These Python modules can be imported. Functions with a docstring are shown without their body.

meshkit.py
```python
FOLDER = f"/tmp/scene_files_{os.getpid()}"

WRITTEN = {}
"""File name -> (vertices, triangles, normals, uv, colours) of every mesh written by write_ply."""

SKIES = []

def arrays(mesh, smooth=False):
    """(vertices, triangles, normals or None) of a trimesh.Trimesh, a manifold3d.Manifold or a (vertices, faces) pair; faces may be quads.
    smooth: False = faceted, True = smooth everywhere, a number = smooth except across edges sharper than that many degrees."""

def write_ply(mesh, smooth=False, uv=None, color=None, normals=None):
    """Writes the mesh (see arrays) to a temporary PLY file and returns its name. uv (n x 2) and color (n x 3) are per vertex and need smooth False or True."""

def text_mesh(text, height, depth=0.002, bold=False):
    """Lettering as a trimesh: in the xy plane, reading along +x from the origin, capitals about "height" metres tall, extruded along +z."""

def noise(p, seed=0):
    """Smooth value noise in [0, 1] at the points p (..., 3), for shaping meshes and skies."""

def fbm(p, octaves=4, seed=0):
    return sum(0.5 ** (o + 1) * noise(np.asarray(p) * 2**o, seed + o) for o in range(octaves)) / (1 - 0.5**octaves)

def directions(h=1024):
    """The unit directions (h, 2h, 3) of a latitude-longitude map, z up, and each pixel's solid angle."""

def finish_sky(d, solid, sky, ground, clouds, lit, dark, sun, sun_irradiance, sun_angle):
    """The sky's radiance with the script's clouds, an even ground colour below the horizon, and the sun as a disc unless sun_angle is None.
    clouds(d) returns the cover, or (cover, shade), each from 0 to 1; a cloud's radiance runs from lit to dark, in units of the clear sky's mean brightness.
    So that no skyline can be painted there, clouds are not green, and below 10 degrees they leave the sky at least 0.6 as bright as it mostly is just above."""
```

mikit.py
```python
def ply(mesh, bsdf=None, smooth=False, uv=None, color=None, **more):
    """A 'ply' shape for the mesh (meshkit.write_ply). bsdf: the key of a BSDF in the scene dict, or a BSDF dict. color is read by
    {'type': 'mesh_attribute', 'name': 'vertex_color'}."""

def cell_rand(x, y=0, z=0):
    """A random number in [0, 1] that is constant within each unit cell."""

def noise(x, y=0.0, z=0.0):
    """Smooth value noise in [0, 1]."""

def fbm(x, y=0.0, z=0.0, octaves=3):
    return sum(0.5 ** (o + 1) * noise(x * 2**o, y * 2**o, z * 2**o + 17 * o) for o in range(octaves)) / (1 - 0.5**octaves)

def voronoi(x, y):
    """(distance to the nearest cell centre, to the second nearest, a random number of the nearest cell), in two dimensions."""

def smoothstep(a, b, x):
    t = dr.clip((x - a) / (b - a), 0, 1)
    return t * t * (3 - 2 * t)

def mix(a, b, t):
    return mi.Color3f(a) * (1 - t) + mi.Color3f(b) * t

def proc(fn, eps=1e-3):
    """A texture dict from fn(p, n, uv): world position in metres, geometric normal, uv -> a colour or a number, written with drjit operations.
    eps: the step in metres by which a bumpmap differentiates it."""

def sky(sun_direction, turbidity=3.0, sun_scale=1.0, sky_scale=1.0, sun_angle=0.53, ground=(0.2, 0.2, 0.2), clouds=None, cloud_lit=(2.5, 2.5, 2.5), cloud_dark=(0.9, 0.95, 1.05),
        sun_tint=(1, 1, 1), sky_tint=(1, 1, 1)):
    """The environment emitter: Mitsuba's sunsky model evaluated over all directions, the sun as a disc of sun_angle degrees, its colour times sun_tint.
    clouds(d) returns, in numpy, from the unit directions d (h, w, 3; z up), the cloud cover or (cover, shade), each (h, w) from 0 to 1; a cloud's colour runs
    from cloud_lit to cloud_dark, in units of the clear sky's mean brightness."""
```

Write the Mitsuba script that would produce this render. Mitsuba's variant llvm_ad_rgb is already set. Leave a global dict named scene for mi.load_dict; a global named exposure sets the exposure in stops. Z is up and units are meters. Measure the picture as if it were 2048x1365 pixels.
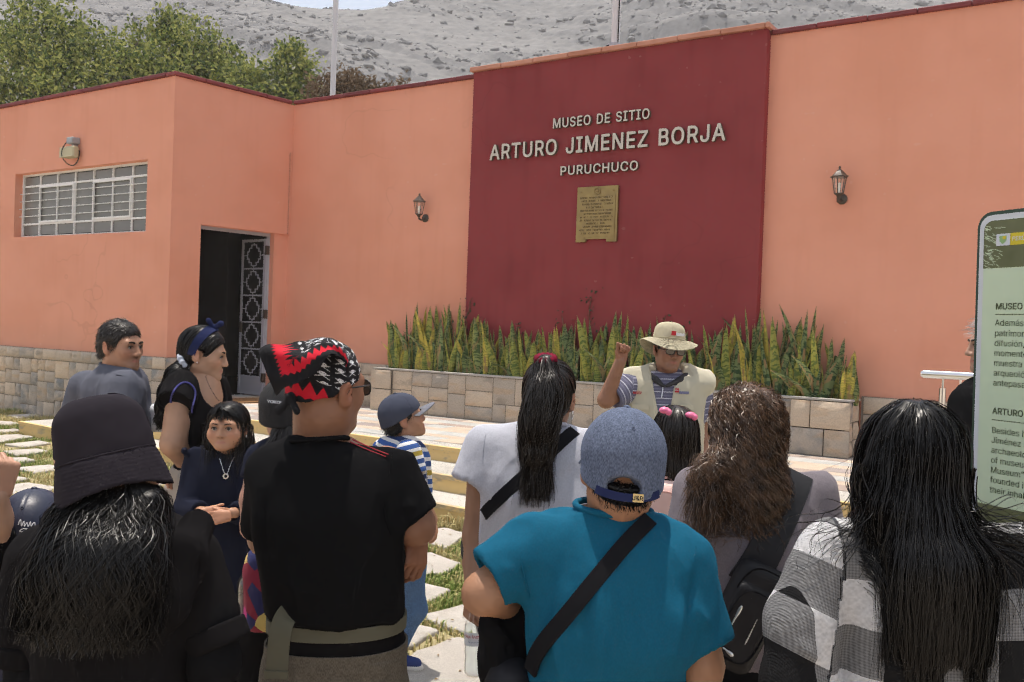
import math, random
import numpy as np, trimesh, drjit as dr, mitsuba as mi
import mikit, meshkit
from mikit import noise as tn, fbm as tf, voronoi, smoothstep as ss, mix, proc
from shapely.geometry import Polygon, box as sbox, LineString
T4 = mi.ScalarTransform4f
scene, labels = {'type': 'scene'}, {}
# ---------------------------------------------------------------- camera, sky, exposure
PITCH, ROLL = 0.0123, 0.0362
_f = np.array([0, math.cos(PITCH), -math.sin(PITCH)]); _u = np.array([0, math.sin(PITCH), math.cos(PITCH)])
_up = -math.sin(ROLL)*np.array([1., 0, 0]) + math.cos(ROLL)*_u
EYE = np.array([0, 0, 1.65])
scene['camera'] = {'type': 'perspective', 'fov': 2*math.degrees(math.atan(1024/1874.2)), 'fov_axis': 'x', 'near_clip': 0.05, 'far_clip': 3000.0,
                   'to_world': T4().look_at(origin=EYE.tolist(), target=(EYE+_f).tolist(), up=_up.tolist())}
SUN = (-0.06, 0.13, 0.990)
scene['sky'] = mikit.sky(SUN, turbidity=6.0, sun_scale=1.0, sun_tint=(0.92, 1.0, 1.13), ground=(0.3, 0.28, 0.25), clouds=lambda d: (0.30 + 0*d[..., 2], 0.15 + 0*d[..., 2]))
exposure = 1.92
rng = np.random.default_rng(7); random.seed(7)
# ---------------------------------------------------------------- helpers
def V(*a): return np.array(a, float)
def unit(v): v = np.asarray(v, float); return v/max(np.linalg.norm(v), 1e-12)
_used = {}
def name(key):
    if key not in _used: _used[key] = 0; return key
    _used[key] += 1; return f'{key}_{_used[key]:03d}'
def tag(key, label=None, cat=None, group=None, kind=None):
    d = {k: v for k, v in (('label', label), ('category', cat), ('group', group), ('kind', kind)) if v}
    if d: labels.setdefault(key, {}).update(d)
    return key
def thing(key, label, cat, group=None): return tag(name(key), label, cat, group)
def add(key, mesh, mat, smooth=35, label=None, cat=None, group=None, kind=None, uv=None, color=None, to=None):
    key = name(key)
    d = mikit.ply(mesh, mat, smooth=smooth, uv=uv, color=color) if not (isinstance(mesh, dict)) else dict(mesh)
    if to is not None: d['to_world'] = to
    scene[key] = d
    tag(key, label, cat, group, kind)
    return key
def cat_(ms): return trimesh.util.concatenate([m for m in ms if m is not None])
def tm(v, f): return trimesh.Trimesh(np.asarray(v, float), np.asarray(f, int), process=False)
def quads(f): f = np.asarray(f, int); return np.vstack([f[:, [0, 1, 2]], f[:, [0, 2, 3]]])
# building frame: u runs along the facade to the right, w out of it towards the forecourt, z up
AZ, DF = 0.5872, 10.36
UD = V(math.cos(AZ), -math.sin(AZ), 0); ND = V(-math.sin(AZ), -math.cos(AZ), 0); ZD = V(0, 0, 1)
BM = np.eye(4); BM[:3, 0] = UD; BM[:3, 1] = ND; BM[:3, 2] = ZD; BM[:3, 3] = -DF*ND
def B(u, w, z): return UD*u + ND*(w-DF) + ZD*z
def toB(mesh):
    # (u, w, z) is left handed here, so turn the faces round
    m = mesh.copy(); v = np.asarray(m.vertices); m.vertices = v[:, :1]*UD + (v[:, 1:2]-DF)*ND + v[:, 2:]*ZD
    return tm(m.vertices, np.asarray(m.faces)[:, ::-1])
def bx(u0, u1, w0, w1, z0, z1, bev=0.0):
    if bev > 0:
        import manifold3d as m3
        b = bev; c = []
        for s in (0, 1, 2):
            g = [b, b, b]; g[s] = 0
            c += [[x, y, z] for x in (u0+g[0], u1-g[0]) for y in (w0+g[1], w1-g[1]) for z in (z0+g[2], z1-g[2])]
        h = m3.Manifold.hull_points(np.array(c)).to_mesh()
        return tm(h.vert_properties[:, :3], h.tri_verts)
    m = trimesh.creation.box((u1-u0, w1-w0, z1-z0)); m.apply_translation(((u0+u1)/2, (w0+w1)/2, (z0+z1)/2)); return m
def bb(*a, **k): return toB(bx(*a, **k))
def tube(pts, r, n=8, cap=True):
    P = np.asarray(pts, float); k = len(P); r = np.broadcast_to(np.asarray(r, float), (k,))
    t = np.gradient(P, axis=0); t /= np.maximum(np.linalg.norm(t, axis=1, keepdims=True), 1e-12)
    nv = np.cross(t[0], [0, 0, 1.]); nv = np.cross(t[0], [1., 0, 0]) if np.linalg.norm(nv) < .1 else nv
    N = []
    for i in range(k):
        nv = nv - t[i]*(nv@t[i]); nv = unit(nv); N.append(nv)
    N = np.array(N); Bn = np.cross(t, N); a = np.arange(n)*2*np.pi/n
    v = (P[:, None] + r[:, None, None]*(np.cos(a)[None, :, None]*N[:, None] + np.sin(a)[None, :, None]*Bn[:, None])).reshape(-1, 3)
    f = []
    for i in range(k-1):
        for j in range(n): f.append([i*n+j, i*n+(j+1) % n, (i+1)*n+(j+1) % n, (i+1)*n+j])
    f = quads(f)
    if cap:
        v = np.vstack([v, P[0], P[-1]]); m = k*n
        f = np.vstack([f, [[m, (j+1) % n, j] for j in range(n)], [[m+1, (k-1)*n+j, (k-1)*n+(j+1) % n] for j in range(n)]])
    return tm(v, f)
def spline(P, n=20):
    from scipy.interpolate import CubicSpline
    P = np.asarray(P, float); t = np.concatenate([[0], np.cumsum(np.linalg.norm(np.diff(P, axis=0), axis=1))])
    return CubicSpline(t, P)(np.linspace(0, t[-1], n))
def ext(poly, h, M=None):
    gs = getattr(poly, 'geoms', [poly])
    m = cat_([trimesh.creation.extrude_polygon(g, h, engine='earcut') for g in gs])
    return m if M is None else m.apply_transform(M)
def frame(o, x, y, z):
    M = np.eye(4); M[:3, 0] = x; M[:3, 1] = y; M[:3, 2] = z; M[:3, 3] = o; return M
def lathe(prof, n=24, M=None):
    prof = np.asarray(prof, float); a = np.arange(n)*2*np.pi/n; k = len(prof)
    v = np.stack([prof[:, None, 0]*np.cos(a), prof[:, None, 0]*np.sin(a), np.repeat(prof[:, 1:2], n, 1)], -1).reshape(-1, 3)
    f = quads([[i*n+j, i*n+(j+1) % n, (i+1)*n+(j+1) % n, (i+1)*n+j] for i in range(k-1) for j in range(n)])
    m = tm(v, f)
    return m if M is None else m.apply_transform(M)
# ---------------------------------------------------------------- materials
def mat(key, color, rough=0.6, spec=0.3, metal=0.0, bump=None, bs=0.001, two=True, **more):
    c = color if isinstance(color, dict) else {'type': 'rgb', 'value': list(color)}
    b = {'type': 'principled', 'base_color': c, 'roughness': rough, 'specular': spec, 'metallic': metal, **more}
    if bump is not None: b = {'type': 'bumpmap', 'arbitrary': bump, 'scale': bs, 'bsdf': b}
    if two: b = {'type': 'twosided', 'bsdf': b}
    scene[key] = b
    return key
VC = {'type': 'mesh_attribute', 'name': 'vertex_color'}
def lin(r, g, b):
    return [(c/255/12.92 if c < 10.3 else ((c/255+.055)/1.055)**2.4) for c in (r, g, b)]
plaster_bump = proc(lambda p, n, uv: tf(p.x*30, p.y*30, p.z*30, 3)*0.6 + tf(p.x*5, p.y*5, p.z*3, 2), 4e-3)
def wall_col(base, dark, streak):
    def f(p, n, uv):
        k = tf(p.x*1.3, p.y*1.3, p.z*1.3, 4); s = tf(p.x*9, p.y*9, p.z*.8, 3); g = tf(p.x*40, p.y*40, p.z*40, 2)
        c = mix(base, dark, ss(.35, .75, k)*.55 + ss(.5, .8, s)*streak + (g-.5)*.15)
        low = ss(1.75, 1.05, p.z + .25*tf(p.x*4, p.y*4, 3, 2))
        cr = ss(.007, .002, dr.abs(tf(p.x*.8+3, p.y*.8, p.z*.9, 4)-.5))*ss(.52, .66, tn(p.x*.45+9, p.y*.45, p.z*.5))
        c = mix(c, mi.Color3f(dark)*.7, cr*.22*ss(.5, .62, tn(p.x*.9+4, p.y*.9, p.z*.7)))
        sp = .45*ss(.90, .93, tn(p.x*14, p.y*14, p.z*14))*ss(.5, .7, tn(p.x*.8, p.y*.8, p.z*.8+3))
        return mix(mix(c, [.40, .22, .16], low*.35), [.75, .6, .5], sp*.25)
    return proc(f)
mat('orange_plaster', wall_col([.69, .315, .215], [.62, .265, .17], .25), .85, .15, bump=plaster_bump, bs=.004)
mat('maroon_plaster', wall_col([.235, .042, .045], [.19, .031, .034], .35), .8, .2, bump=plaster_bump, bs=.004)
mat('maroon_tile', proc(lambda p, n, uv: mix([.22, .045, .045], [.14, .03, .033], tf(p.x*5, p.y*5, p.z*5, 3) + (uv.x-.5)*.8)), .6, .3)
mat('orange_tile', proc(lambda p, n, uv: mix([.52, .26, .185], [.40, .18, .12], tf(p.x*6, p.y*6, p.z*6, 3) + (uv.x-.5)*.6)), .75, .2)
def stone_col(p, n, uv):
    a = tf(p.x*7+uv.x*31, p.y*7, p.z*7, 4); v = tf(p.x*3+uv.x*17, p.y*3, p.z*11+uv.y*9, 3); g = tn(p.x*160, p.y*160, p.z*160)
    c = mix(mix([.52, .42, .315], [.37, .32, .265], uv.x), mix([.21, .21, .205], [.48, .40, .32], ss(.3, .8, a)), ss(.45, .9, uv.y))
    c = mix(c, [.46, .29, .15], ss(.55, .75, v)*.35)
    c = mix(c, [.16, .14, .12], ss(.58, .78, a)*.45)
    return c*(.82+.36*g)
mat('ashlar_stone', proc(stone_col), .9, .15, bump=proc(lambda p, n, uv: tf(p.x*22, p.y*22, p.z*22, 4), 4e-3), bs=.012)
mat('mortar', [.20, .17, .14], .95, .1)
def tile_col(p, n, uv):
    g = tn(p.x*220, p.y*220, p.z*220); a = tf(p.x*6, p.y*6, 2, 3)
    c = mix([.47, .385, .30], [.40, .40, .38], ss(.45, .55, uv.x)); c = mix(c, [.27, .21, .19], ss(.75, .8, uv.y)*.7)
    return c*(.8+.25*g)*(.85+.3*a)
mat('floor_tile', proc(tile_col), .7, .3)
def conc_col(p, n, uv):
    g = tn(p.x*240, p.y*240, p.z*240); a = tf(p.x*3+uv.x*9, p.y*3, p.z*3, 4); b = ss(.55, .8, tf(p.x*9, p.y*9, p.z*9+5, 3))
    c1 = voronoi(p.x*1.1+.25*tf(p.x*6, p.y*6, 1, 3)+uv.x*13, p.y*1.1+.25*tf(p.x*6, p.y*6, 8, 3))
    crack = ss(.012, .004, c1[1]-c1[0])*ss(.4, .6, uv.y)
    return mix(mix([.42, .40, .365], [.32, .29, .255], a), [.30, .27, .22], b*.5+crack*.7)*(.82+.36*g)
mat('slab_concrete', proc(conc_col), .9, .15, bump=proc(lambda p, n, uv: tf(p.x*60, p.y*60, p.z*60, 3), 2e-3), bs=.004)
mat('granite_tread', proc(lambda p, n, uv: mix([.42, .40, .36], [.19, .18, .16], ss(.62, .8, tn(p.x*150, p.y*150, p.z*150)))*(.8+.35*tf(p.x*4, p.y*4, p.z*4, 3))), .8, .2)
mat('yellow_riser', proc(lambda p, n, uv: mix(mix([.66, .46, .19], [.55, .40, .19], tf(p.x*3, p.y*3, p.z*9, 4)), [.33, .28, .2], ss(.55, .72, tf(p.x*8, p.y*8, p.z*14+7, 4))*.75)), .8, .2)
mat('soil', proc(lambda p, n, uv: mix([.10, .075, .05], [.2, .15, .1], tf(p.x*20, p.y*20, p.z*20, 3))), .95, .1)
def sand_col(p, n, uv):
    g = tn(p.x*200, p.y*200, 1.); a = tf(p.x*2.2, p.y*2.2, 3., 4); b = tf(p.x*14, p.y*14, 5., 3)
    return mix([.46, .39, .31], [.34, .28, .215], a*.7+b*.4)*(.78+.4*g)
mat('sand', proc(sand_col), .95, .1, bump=proc(lambda p, n, uv: tf(p.x*30, p.y*30, 1., 4), 3e-3), bs=.014)
def turf_col(p, n, uv):
    a = tf(p.x*2.1, p.y*2.1, 3., 4); b = tf(p.x*12, p.y*12, 5., 3)
    return mix(mix([.16, .17, .06], [.36, .30, .17], ss(.38, .62, a)), [.06, .07, .02], b*.4)
mat('turf', proc(turf_col), .95, .1)
scene['blade'] = {'type': 'twosided', 'bsdf': {'type': 'principled', 'base_color': proc(lambda p, n, uv: mix(mix([.10, .17, .03], [.26, .31, .07], uv.x), [.50, .42, .21], ss(.35, .65, tf(p.x*2.1, p.y*2.1, 3., 4)*.7+uv.x*.32))), 'roughness': .6, 'specular': .2}}
def hill_col(p, n, uv):
    a = tf(p.x*.05, p.y*.05, p.z*.05, 4); g = tf(p.x*1.1, p.y*1.1, p.z*1.1, 4); st = ss(.86, .62, n.z)
    c = mix([.205, .199, .195], [.168, .163, .160], a + .5*(g-.5))
    return mix(c, [.145, .145, .150], st*.7)*(.75+.5*g)
mat('hill_rock', proc(hill_col), .95, .1)
mat('boulder', proc(lambda p, n, uv: mix([.20, .198, .20], [.125, .125, .13], uv.x*.8+.4*(tf(p.x*1.5, p.y*1.5, p.z*1.5, 3)-.4))), .9, .15)
mat('white_paint', [.72, .72, .70], .45, .4)
mat('grey_paint', [.36, .36, .40], .45, .4)
mat('pole_paint', [.55, .54, .55], .4, .5)
mat('dark_metal', [.055, .042, .032], .45, .5)
mat('black_plastic', [.012, .012, .013], .5, .4)
mat('chrome', [.75, .75, .76], .12, .5, 1.0)
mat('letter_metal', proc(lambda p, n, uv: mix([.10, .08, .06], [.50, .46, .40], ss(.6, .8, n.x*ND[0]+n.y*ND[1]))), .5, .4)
mat('letter_side', [.12, .1, .08], .6, .3)
mat('bronze', proc(lambda p, n, uv: mix([.34, .245, .095], [.20, .14, .06], tf(p.x*9, p.y*9, p.z*9, 4))), .38, .5, .7)
mat('bronze_dark', [.14, .095, .04], .5, .4, .5)
mat('cream_plastic', [.44, .40, .26], .5, .4)
mat('grey_plastic', [.30, .31, .33], .5, .4)
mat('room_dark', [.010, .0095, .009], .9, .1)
mat('frosted_pane', proc(lambda p, n, uv: mix([.115, .118, .11], [.20, .195, .18], tf(p.x*2+uv.x*7, p.y*2, p.z*5, 3)*.8 + .25*ss(.62, .75, tf(p.x*7, p.y*7, p.z*7, 3)))), .3, .5)
scene['glass_pane'] = {'type': 'thindielectric', 'int_ior': 1.5}
mat('lamp_bulb', [.8, .78, .7], .3, .5)
mat('mat_coir', proc(lambda p, n, uv: mix([.28, .15, .06], [.09, .06, .04], tn(p.x*90, p.y*90, 2.))), .95, .1)
# ================================================================ the setting
# ground: one big sheet of sand, the slab lawn 8 cm above it on the building's side of a kerb
def grid_sheet(xs, ys, zf):
    X, Y = np.meshgrid(xs, ys, indexing='ij'); Z = zf(X, Y); a, b = X.shape
    v = np.stack([X, Y, Z], -1).reshape(-1, 3); i = np.arange(a*b).reshape(a, b)
    return tm(v, quads(np.stack([i[:-1, :-1], i[1:, :-1], i[1:, 1:], i[:-1, 1:]], -1).reshape(-1, 4)))
add('ground', tm([[-900, -300, -.084], [900, -300, -.084], [900, 1200, -.084], [-900, 1200, -.084]], [[0, 1, 2], [0, 2, 3]]), 'sand', smooth=False, label='pale sandy ground where the crowd stands', kind='structure')
KERB_W = 7.08
us = np.arange(-24, 6.01, .25); ws_ = np.linspace(-1, KERB_W, 40)
lawn = grid_sheet(us, ws_, lambda u, w: -.022 + .012*(meshkit.fbm(np.stack([u*1.7, w*1.7, u*0], -1), 3)-.5))
add('lawn', toB(lawn), 'turf', smooth=True, label='patchy dry lawn between the stepping slabs', kind='structure')
# kerb pieces along the lawn edge
k = tag(name('kerb'), 'low pale concrete kerb between lawn and sandy ground', kind='structure')
u = -16.
while u < 5:
    L = .75 + .1*rng.random(); m = bb(u, u+L-.012, KERB_W-.02+.01*rng.random(), KERB_W+.11, -.12, -.004+.006*rng.random(), bev=.012)
    add(k+'__stone', m, 'slab_concrete', smooth=30, uv=None); u += L
# stepping slabs
def slab_mesh(poly, z0, z1, bev=.012, r=None):
    """poly in (u, w), a convex outline; a slab with rounded, uneven edges"""
    P = Polygon(poly).buffer(-.03).buffer(.03, 3)
    Q = P.segmentize(.16); c = np.array(Q.exterior.coords)[:-1]
    if Polygon(c).exterior.is_ccw is False: c = c[::-1]
    r = r or rng
    ctr = c.mean(0); c = c + (r.random(c.shape)-.5)*.022; n = len(c)
    inn = ctr + (c-ctr)*(1-bev/np.maximum(np.linalg.norm(c-ctr, axis=1, keepdims=True), .05)*1.2)
    v = np.vstack([np.c_[c, np.full(n, z0)], np.c_[c, np.full(n, z1-bev)], np.c_[inn, z1 + (r.random(n)-.5)*.004], [[*ctr, z1+.002]]])
    f = []
    for i in range(n):
        j = (i+1) % n
        f += [[i, j, n+j], [i, n+j, n+i], [n+i, n+j, 2*n+j], [n+i, 2*n+j, 2*n+i], [2*n+i, 2*n+j, 3*n]]
    return tm(v, f)
slab_polys = [
 [(-4.75, 4.42), (-4.66, 4.24), (-4.40, 4.28), (-4.22, 4.80), (-4.62, 4.72)],
 [(-4.55, 5.02), (-4.22, 4.98), (-3.88, 5.07), (-3.80, 5.38), (-3.95, 5.55), (-4.45, 5.5)],
 [(-4.20, 5.62), (-3.52, 5.66), (-3.44, 6.17), (-4.05, 6.2)],
 [(-3.36, 6.19), (-3.28, 5.80), (-2.78, 5.86), (-2.70, 6.27), (-3.05, 6.24)],
 [(-3.85, 6.36), (-3.10, 6.32), (-3.05, 6.62), (-3.80, 6.7)],
 [(-2.98, 6.66), (-2.96, 6.36), (-2.2, 6.36), (-1.9, 6.95), (-2.9, 7.02)],
 [(-14.2, 2.99), (-14.0, 2.80), (-13.62, 2.86), (-13.56, 3.14), (-14.1, 3.2)],
 [(-14.85, 2.42), (-14.85, 2.02), (-14.45, 2.06), (-14.38, 2.48)],
 [(-12.5, 3.95), (-12.45, 3.56), (-12.10, 3.52), (-11.83, 4.12), (-12.2, 4.16)],
 [(-11.62, 4.18), (-11.66, 3.68), (-11.38, 3.70), (-11.20, 4.14)],
 [(-11.05, 4.5), (-11.0, 4.1), (-10.72, 4.12), (-10.6, 4.55)],
 [(-10.50, 4.88), (-10.42, 4.56), (-10.14, 4.60), (-10.12, 4.96)],
 [(-9.80, 5.02), (-9.76, 4.66), (-9.45, 4.66), (-9.34, 5.06)],
 [(-8.88, 5.75), (-8.86, 5.38), (-8.36, 5.33), (-8.36, 5.78)],
 [(-10.3, 5.5), (-10.1, 5.15), (-9.75, 5.2), (-9.7, 5.55)],
 [(-9.35, 5.65), (-9.3, 5.3), (-9.05, 5.25), (-9.0, 5.7)],
 [(-13.1, 3.6), (-13.05, 3.25), (-12.8, 3.3), (-12.75, 3.65)],
]
U_ = [Polygon(p) for p in slab_polys]
for i in range(-24, 8):
    for j in range(0, 10):
        cu, cw = i*.78 + (j % 2)*.35 + .1*(rng.random()-.5), 2.4 + j*.66 + .1*(rng.random()-.5)
        if cw > KERB_W-.36 or cu < -20: continue
        if -12.9 < cu < 4 and cw < 4.5 + .085*(cu+4.6): continue
        if cw < 2.35: continue
        q = [(cu-.31+.06*rng.random(), cw-.25+.06*rng.random()), (cu+.3+.06*rng.random(), cw-.25+.06*rng.random()), (cu+.3+.06*rng.random(), cw+.25+.06*rng.random()), (cu-.31+.06*rng.random(), cw+.25+.06*rng.random())]
        p = Polygon(q)
        if any(p.buffer(.09).intersects(o) for o in U_): continue
        U_.append(p); slab_polys.append(q)
k = tag(name('slab_path'), 'stepping path of pale irregular concrete slabs set in the lawn', kind='structure')
for q in slab_polys:
    m = toB(slab_mesh(q, -.06, .004 + .006*rng.random()))
    add(k+'__slab', m, 'slab_concrete', smooth=True, uv=np.tile([rng.random(), rng.random()], (len(m.vertices), 1)))
SLABS = U_
# grass blades where the lawn shows
def blades(n, u0, u1, w0, w1, hgt, keep=None, dens=None):
    u = rng.uniform(u0, u1, n); w = rng.uniform(w0, w1, n)
    from shapely import contains_xy, union_all
    un = union_all([p.buffer(.012) for p in SLABS]); ok = ~contains_xy(un, u, w)
    if keep is not None: ok &= keep(u, w)
    nz = meshkit.fbm(np.stack([u*2.3, w*2.3, u*0], -1), 3); ok &= rng.random(n) < np.clip((nz-.25)*3, .25, 1)
    u, w, nz = u[ok], w[ok], nz[ok]; n = len(u)
    h = hgt*(.45+.9*rng.random(n))*(.6+.8*nz); a = rng.uniform(0, 2*np.pi, n); ln = rng.uniform(.2, 1.1, n); wd = .0035+.002*rng.random(n)
    d = np.stack([np.cos(a), np.sin(a), 0*a], -1); s = np.stack([-np.sin(a), np.cos(a), 0*a], -1)
    o = np.stack([u, w, np.full(n, -.03)], -1)
    m1 = o + d*(h*ln*.35)[:, None] + np.c_[0*h, 0*h, h*.65+.012]; tip = o + d*(h*ln)[:, None] + np.c_[0*h, 0*h, h*(1.05-.35*ln)+.012]
    v = np.stack([o-s*wd[:, None], o+s*wd[:, None], m1+s*wd[:, None]*.8, m1-s*wd[:, None]*.8, tip], 1).reshape(-1, 3)
    i = np.arange(n)[:, None]*5
    f = np.vstack([i+[0, 1, 2], i+[0, 2, 3], i+[3, 2, 4]])
    m = toB(tm(v, f)); return m, np.repeat(np.c_[rng.random(n), rng.random(n)], 5, 0)
front = lambda u, w: (w > 4.12 + .085*(u+4.6)) | (u < -12.75)
g1, t1 = blades(60000, -5.6, -1.2, 3.9, 7.05, .045, front)
g2, t2 = blades(60000, -15.5, -7.6, 2.1, 7.0, .05, front)
g3, t3 = blades(900, -5.4, -4.3, 4.08, 4.35, .13, front)
g4, t4 = blades(1500, -15.5, -12.8, 2.1, 2.35, .09)
gm = cat_([g1, g2, g3, g4])
add('grass', gm, 'blade', smooth=False, uv=np.vstack([t1, t2, t3, t4]), label='short grass, green and straw coloured, growing between the slabs', cat='grass', kind='stuff')
fl = rng.uniform([-12, 2.6], [-1, 7.0], (700, 2)); fl = fl[(fl[:, 1] > 4.2+.085*(fl[:, 0]+4.6))]
fm, fu_ = (lambda P, r: (lambda n: (tm(np.stack([P+np.c_[-.014*np.cos(n), -.014*np.sin(n), 0*n], P+np.c_[.006*np.sin(n), -.006*np.cos(n), 0*n+.005], P+np.c_[.014*np.cos(n), .014*np.sin(n), 0*n], P+np.c_[-.006*np.sin(n), .006*np.cos(n), 0*n+.004]], 1).reshape(-1, 3), np.vstack([np.arange(len(n))[:, None]*4+[0, 1, 2], np.arange(len(n))[:, None]*4+[0, 2, 3]])), None))(r.uniform(0, 6.28, len(P))))(np.c_[fl, np.full(len(fl), .013)], rng)
mat('dry_litter', [.23, .15, .07], .8, .1); add('leaf_litter', toB(fm), 'dry_litter', smooth=False, label='small dry leaves and bits lying on the slabs and grass', cat='leaf litter', kind='stuff')
# terrace: three steps in front of the facade
def edge(a, s, u0=-4.6): return lambda u: a + s*(u-u0)
E1, E2, E3 = edge(4.10, .085), edge(3.62, .075), edge(3.0, .06, -4.0)
k = tag(name('terrace'), 'raised tiled terrace with three yellow edged steps in front of the museum', kind='structure')
def step(E, uL, uR, z0, z1, wb):
    t = .035   # granite tread slab on a yellow riser
    P = [(uL, E(uL)), (uR, E(uR)), (uR, wb), (uL, wb)]
    c = np.array(P)
    def prism(c, za, zb):
        n = len(c); v = np.vstack([np.c_[c, np.full(n, za)], np.c_[c, np.full(n, zb)]])
        f = quads([[i, (i+1) % n, n+(i+1) % n, n+i] for i in range(n)]); f = np.vstack([f, [[n, n+1, n+2], [n, n+2, n+3]]])
        return tm(v, f[:, ::-1])
    r = prism(c, z0, z1-t); c2 = c.copy(); c2[:2, 1] += .012; c2[0, 0] -= .012; c2[3, 0] -= .012
    return toB(r), toB(prism(c2, z1-t+.0, z1)), toB(prism(np.array([(uL-.014, E(uL)+.014), (uR, E(uR)+.014), (uR, E(uR)-.045), (uL-.014, E(uL)-.045)]), z1-.033, z1+.003))
for i, (E, uL, z0, z1, wb) in enumerate(((E1, -12.66, -.1, .15, 2.0), (E2, -12.32, .15, .30, 1.9), (E3, -11.98, .30, .446, 0.03))):
    r, t, nose = step(E, uL, 5.0, z0, z1, wb)
    add(k+'__riser', r, 'yellow_riser', smooth=False); add(k+'__tread', t, 'granite_tread', smooth=False); add(k+'__nosing', nose, 'yellow_riser', smooth=False)
# terrace tiles: strips of two tones laid along the facade, a wide granite border in front
def split(rect, mn, mx, r, out):
    (a, b, c, d) = rect; W, H = b-a, d-c
    if W <= mx and H <= mx*.75 and (W < 2*mn or H < 2*mn or r.random() < .55): out.append(rect); return
    if (W > H*1.15 and W >= 2*mn) or H < 2*mn:
        if W < 2*mn: out.append(rect); return
        s = r.uniform(max(mn, W*.33), min(W-mn, W*.67)); split((a, a+s, c, d), mn, mx, r, out); split((a+s, b, c, d), mn, mx, r, out)
    else:
        s = r.uniform(max(mn, H*.33), min(H-mn, H*.67)); split((a, b, c, c+s), mn, mx, r, out); split((a, b, c+s, d), mn, mx, r, out)
tr = np.random.default_rng(5)
cells = []
for i in range(24):
    u0 = -11.9 + i*.68
    for j in range(5):
        w0 = .05 + j*.51
        h = .30 if (i+j) % 2 else .22
        cells += [(u0, u0+.68, w0, w0+.21, 0), (u0, u0+.68 if (i+j) % 3 else u0+.34, w0+.21, w0+.51, 1)]
        if not (i+j) % 3: cells.append((u0+.34, u0+.68, w0+.21, w0+.51, 0))
base_tile = {}
for (a, b, c, d, s) in cells:
    if a > 1.5 or (c < .4 and -8.6 < a < -2.9): continue
    m = bb(a+.004, b-.004, c+.004, d-.004, .40, .4515+.002*tr.random(), bev=.003)
    add(k+'__tile', m, 'floor_tile', smooth=False, uv=np.tile([.2 if s == 0 else .8, tr.random()], (len(m.vertices), 1)))
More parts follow.
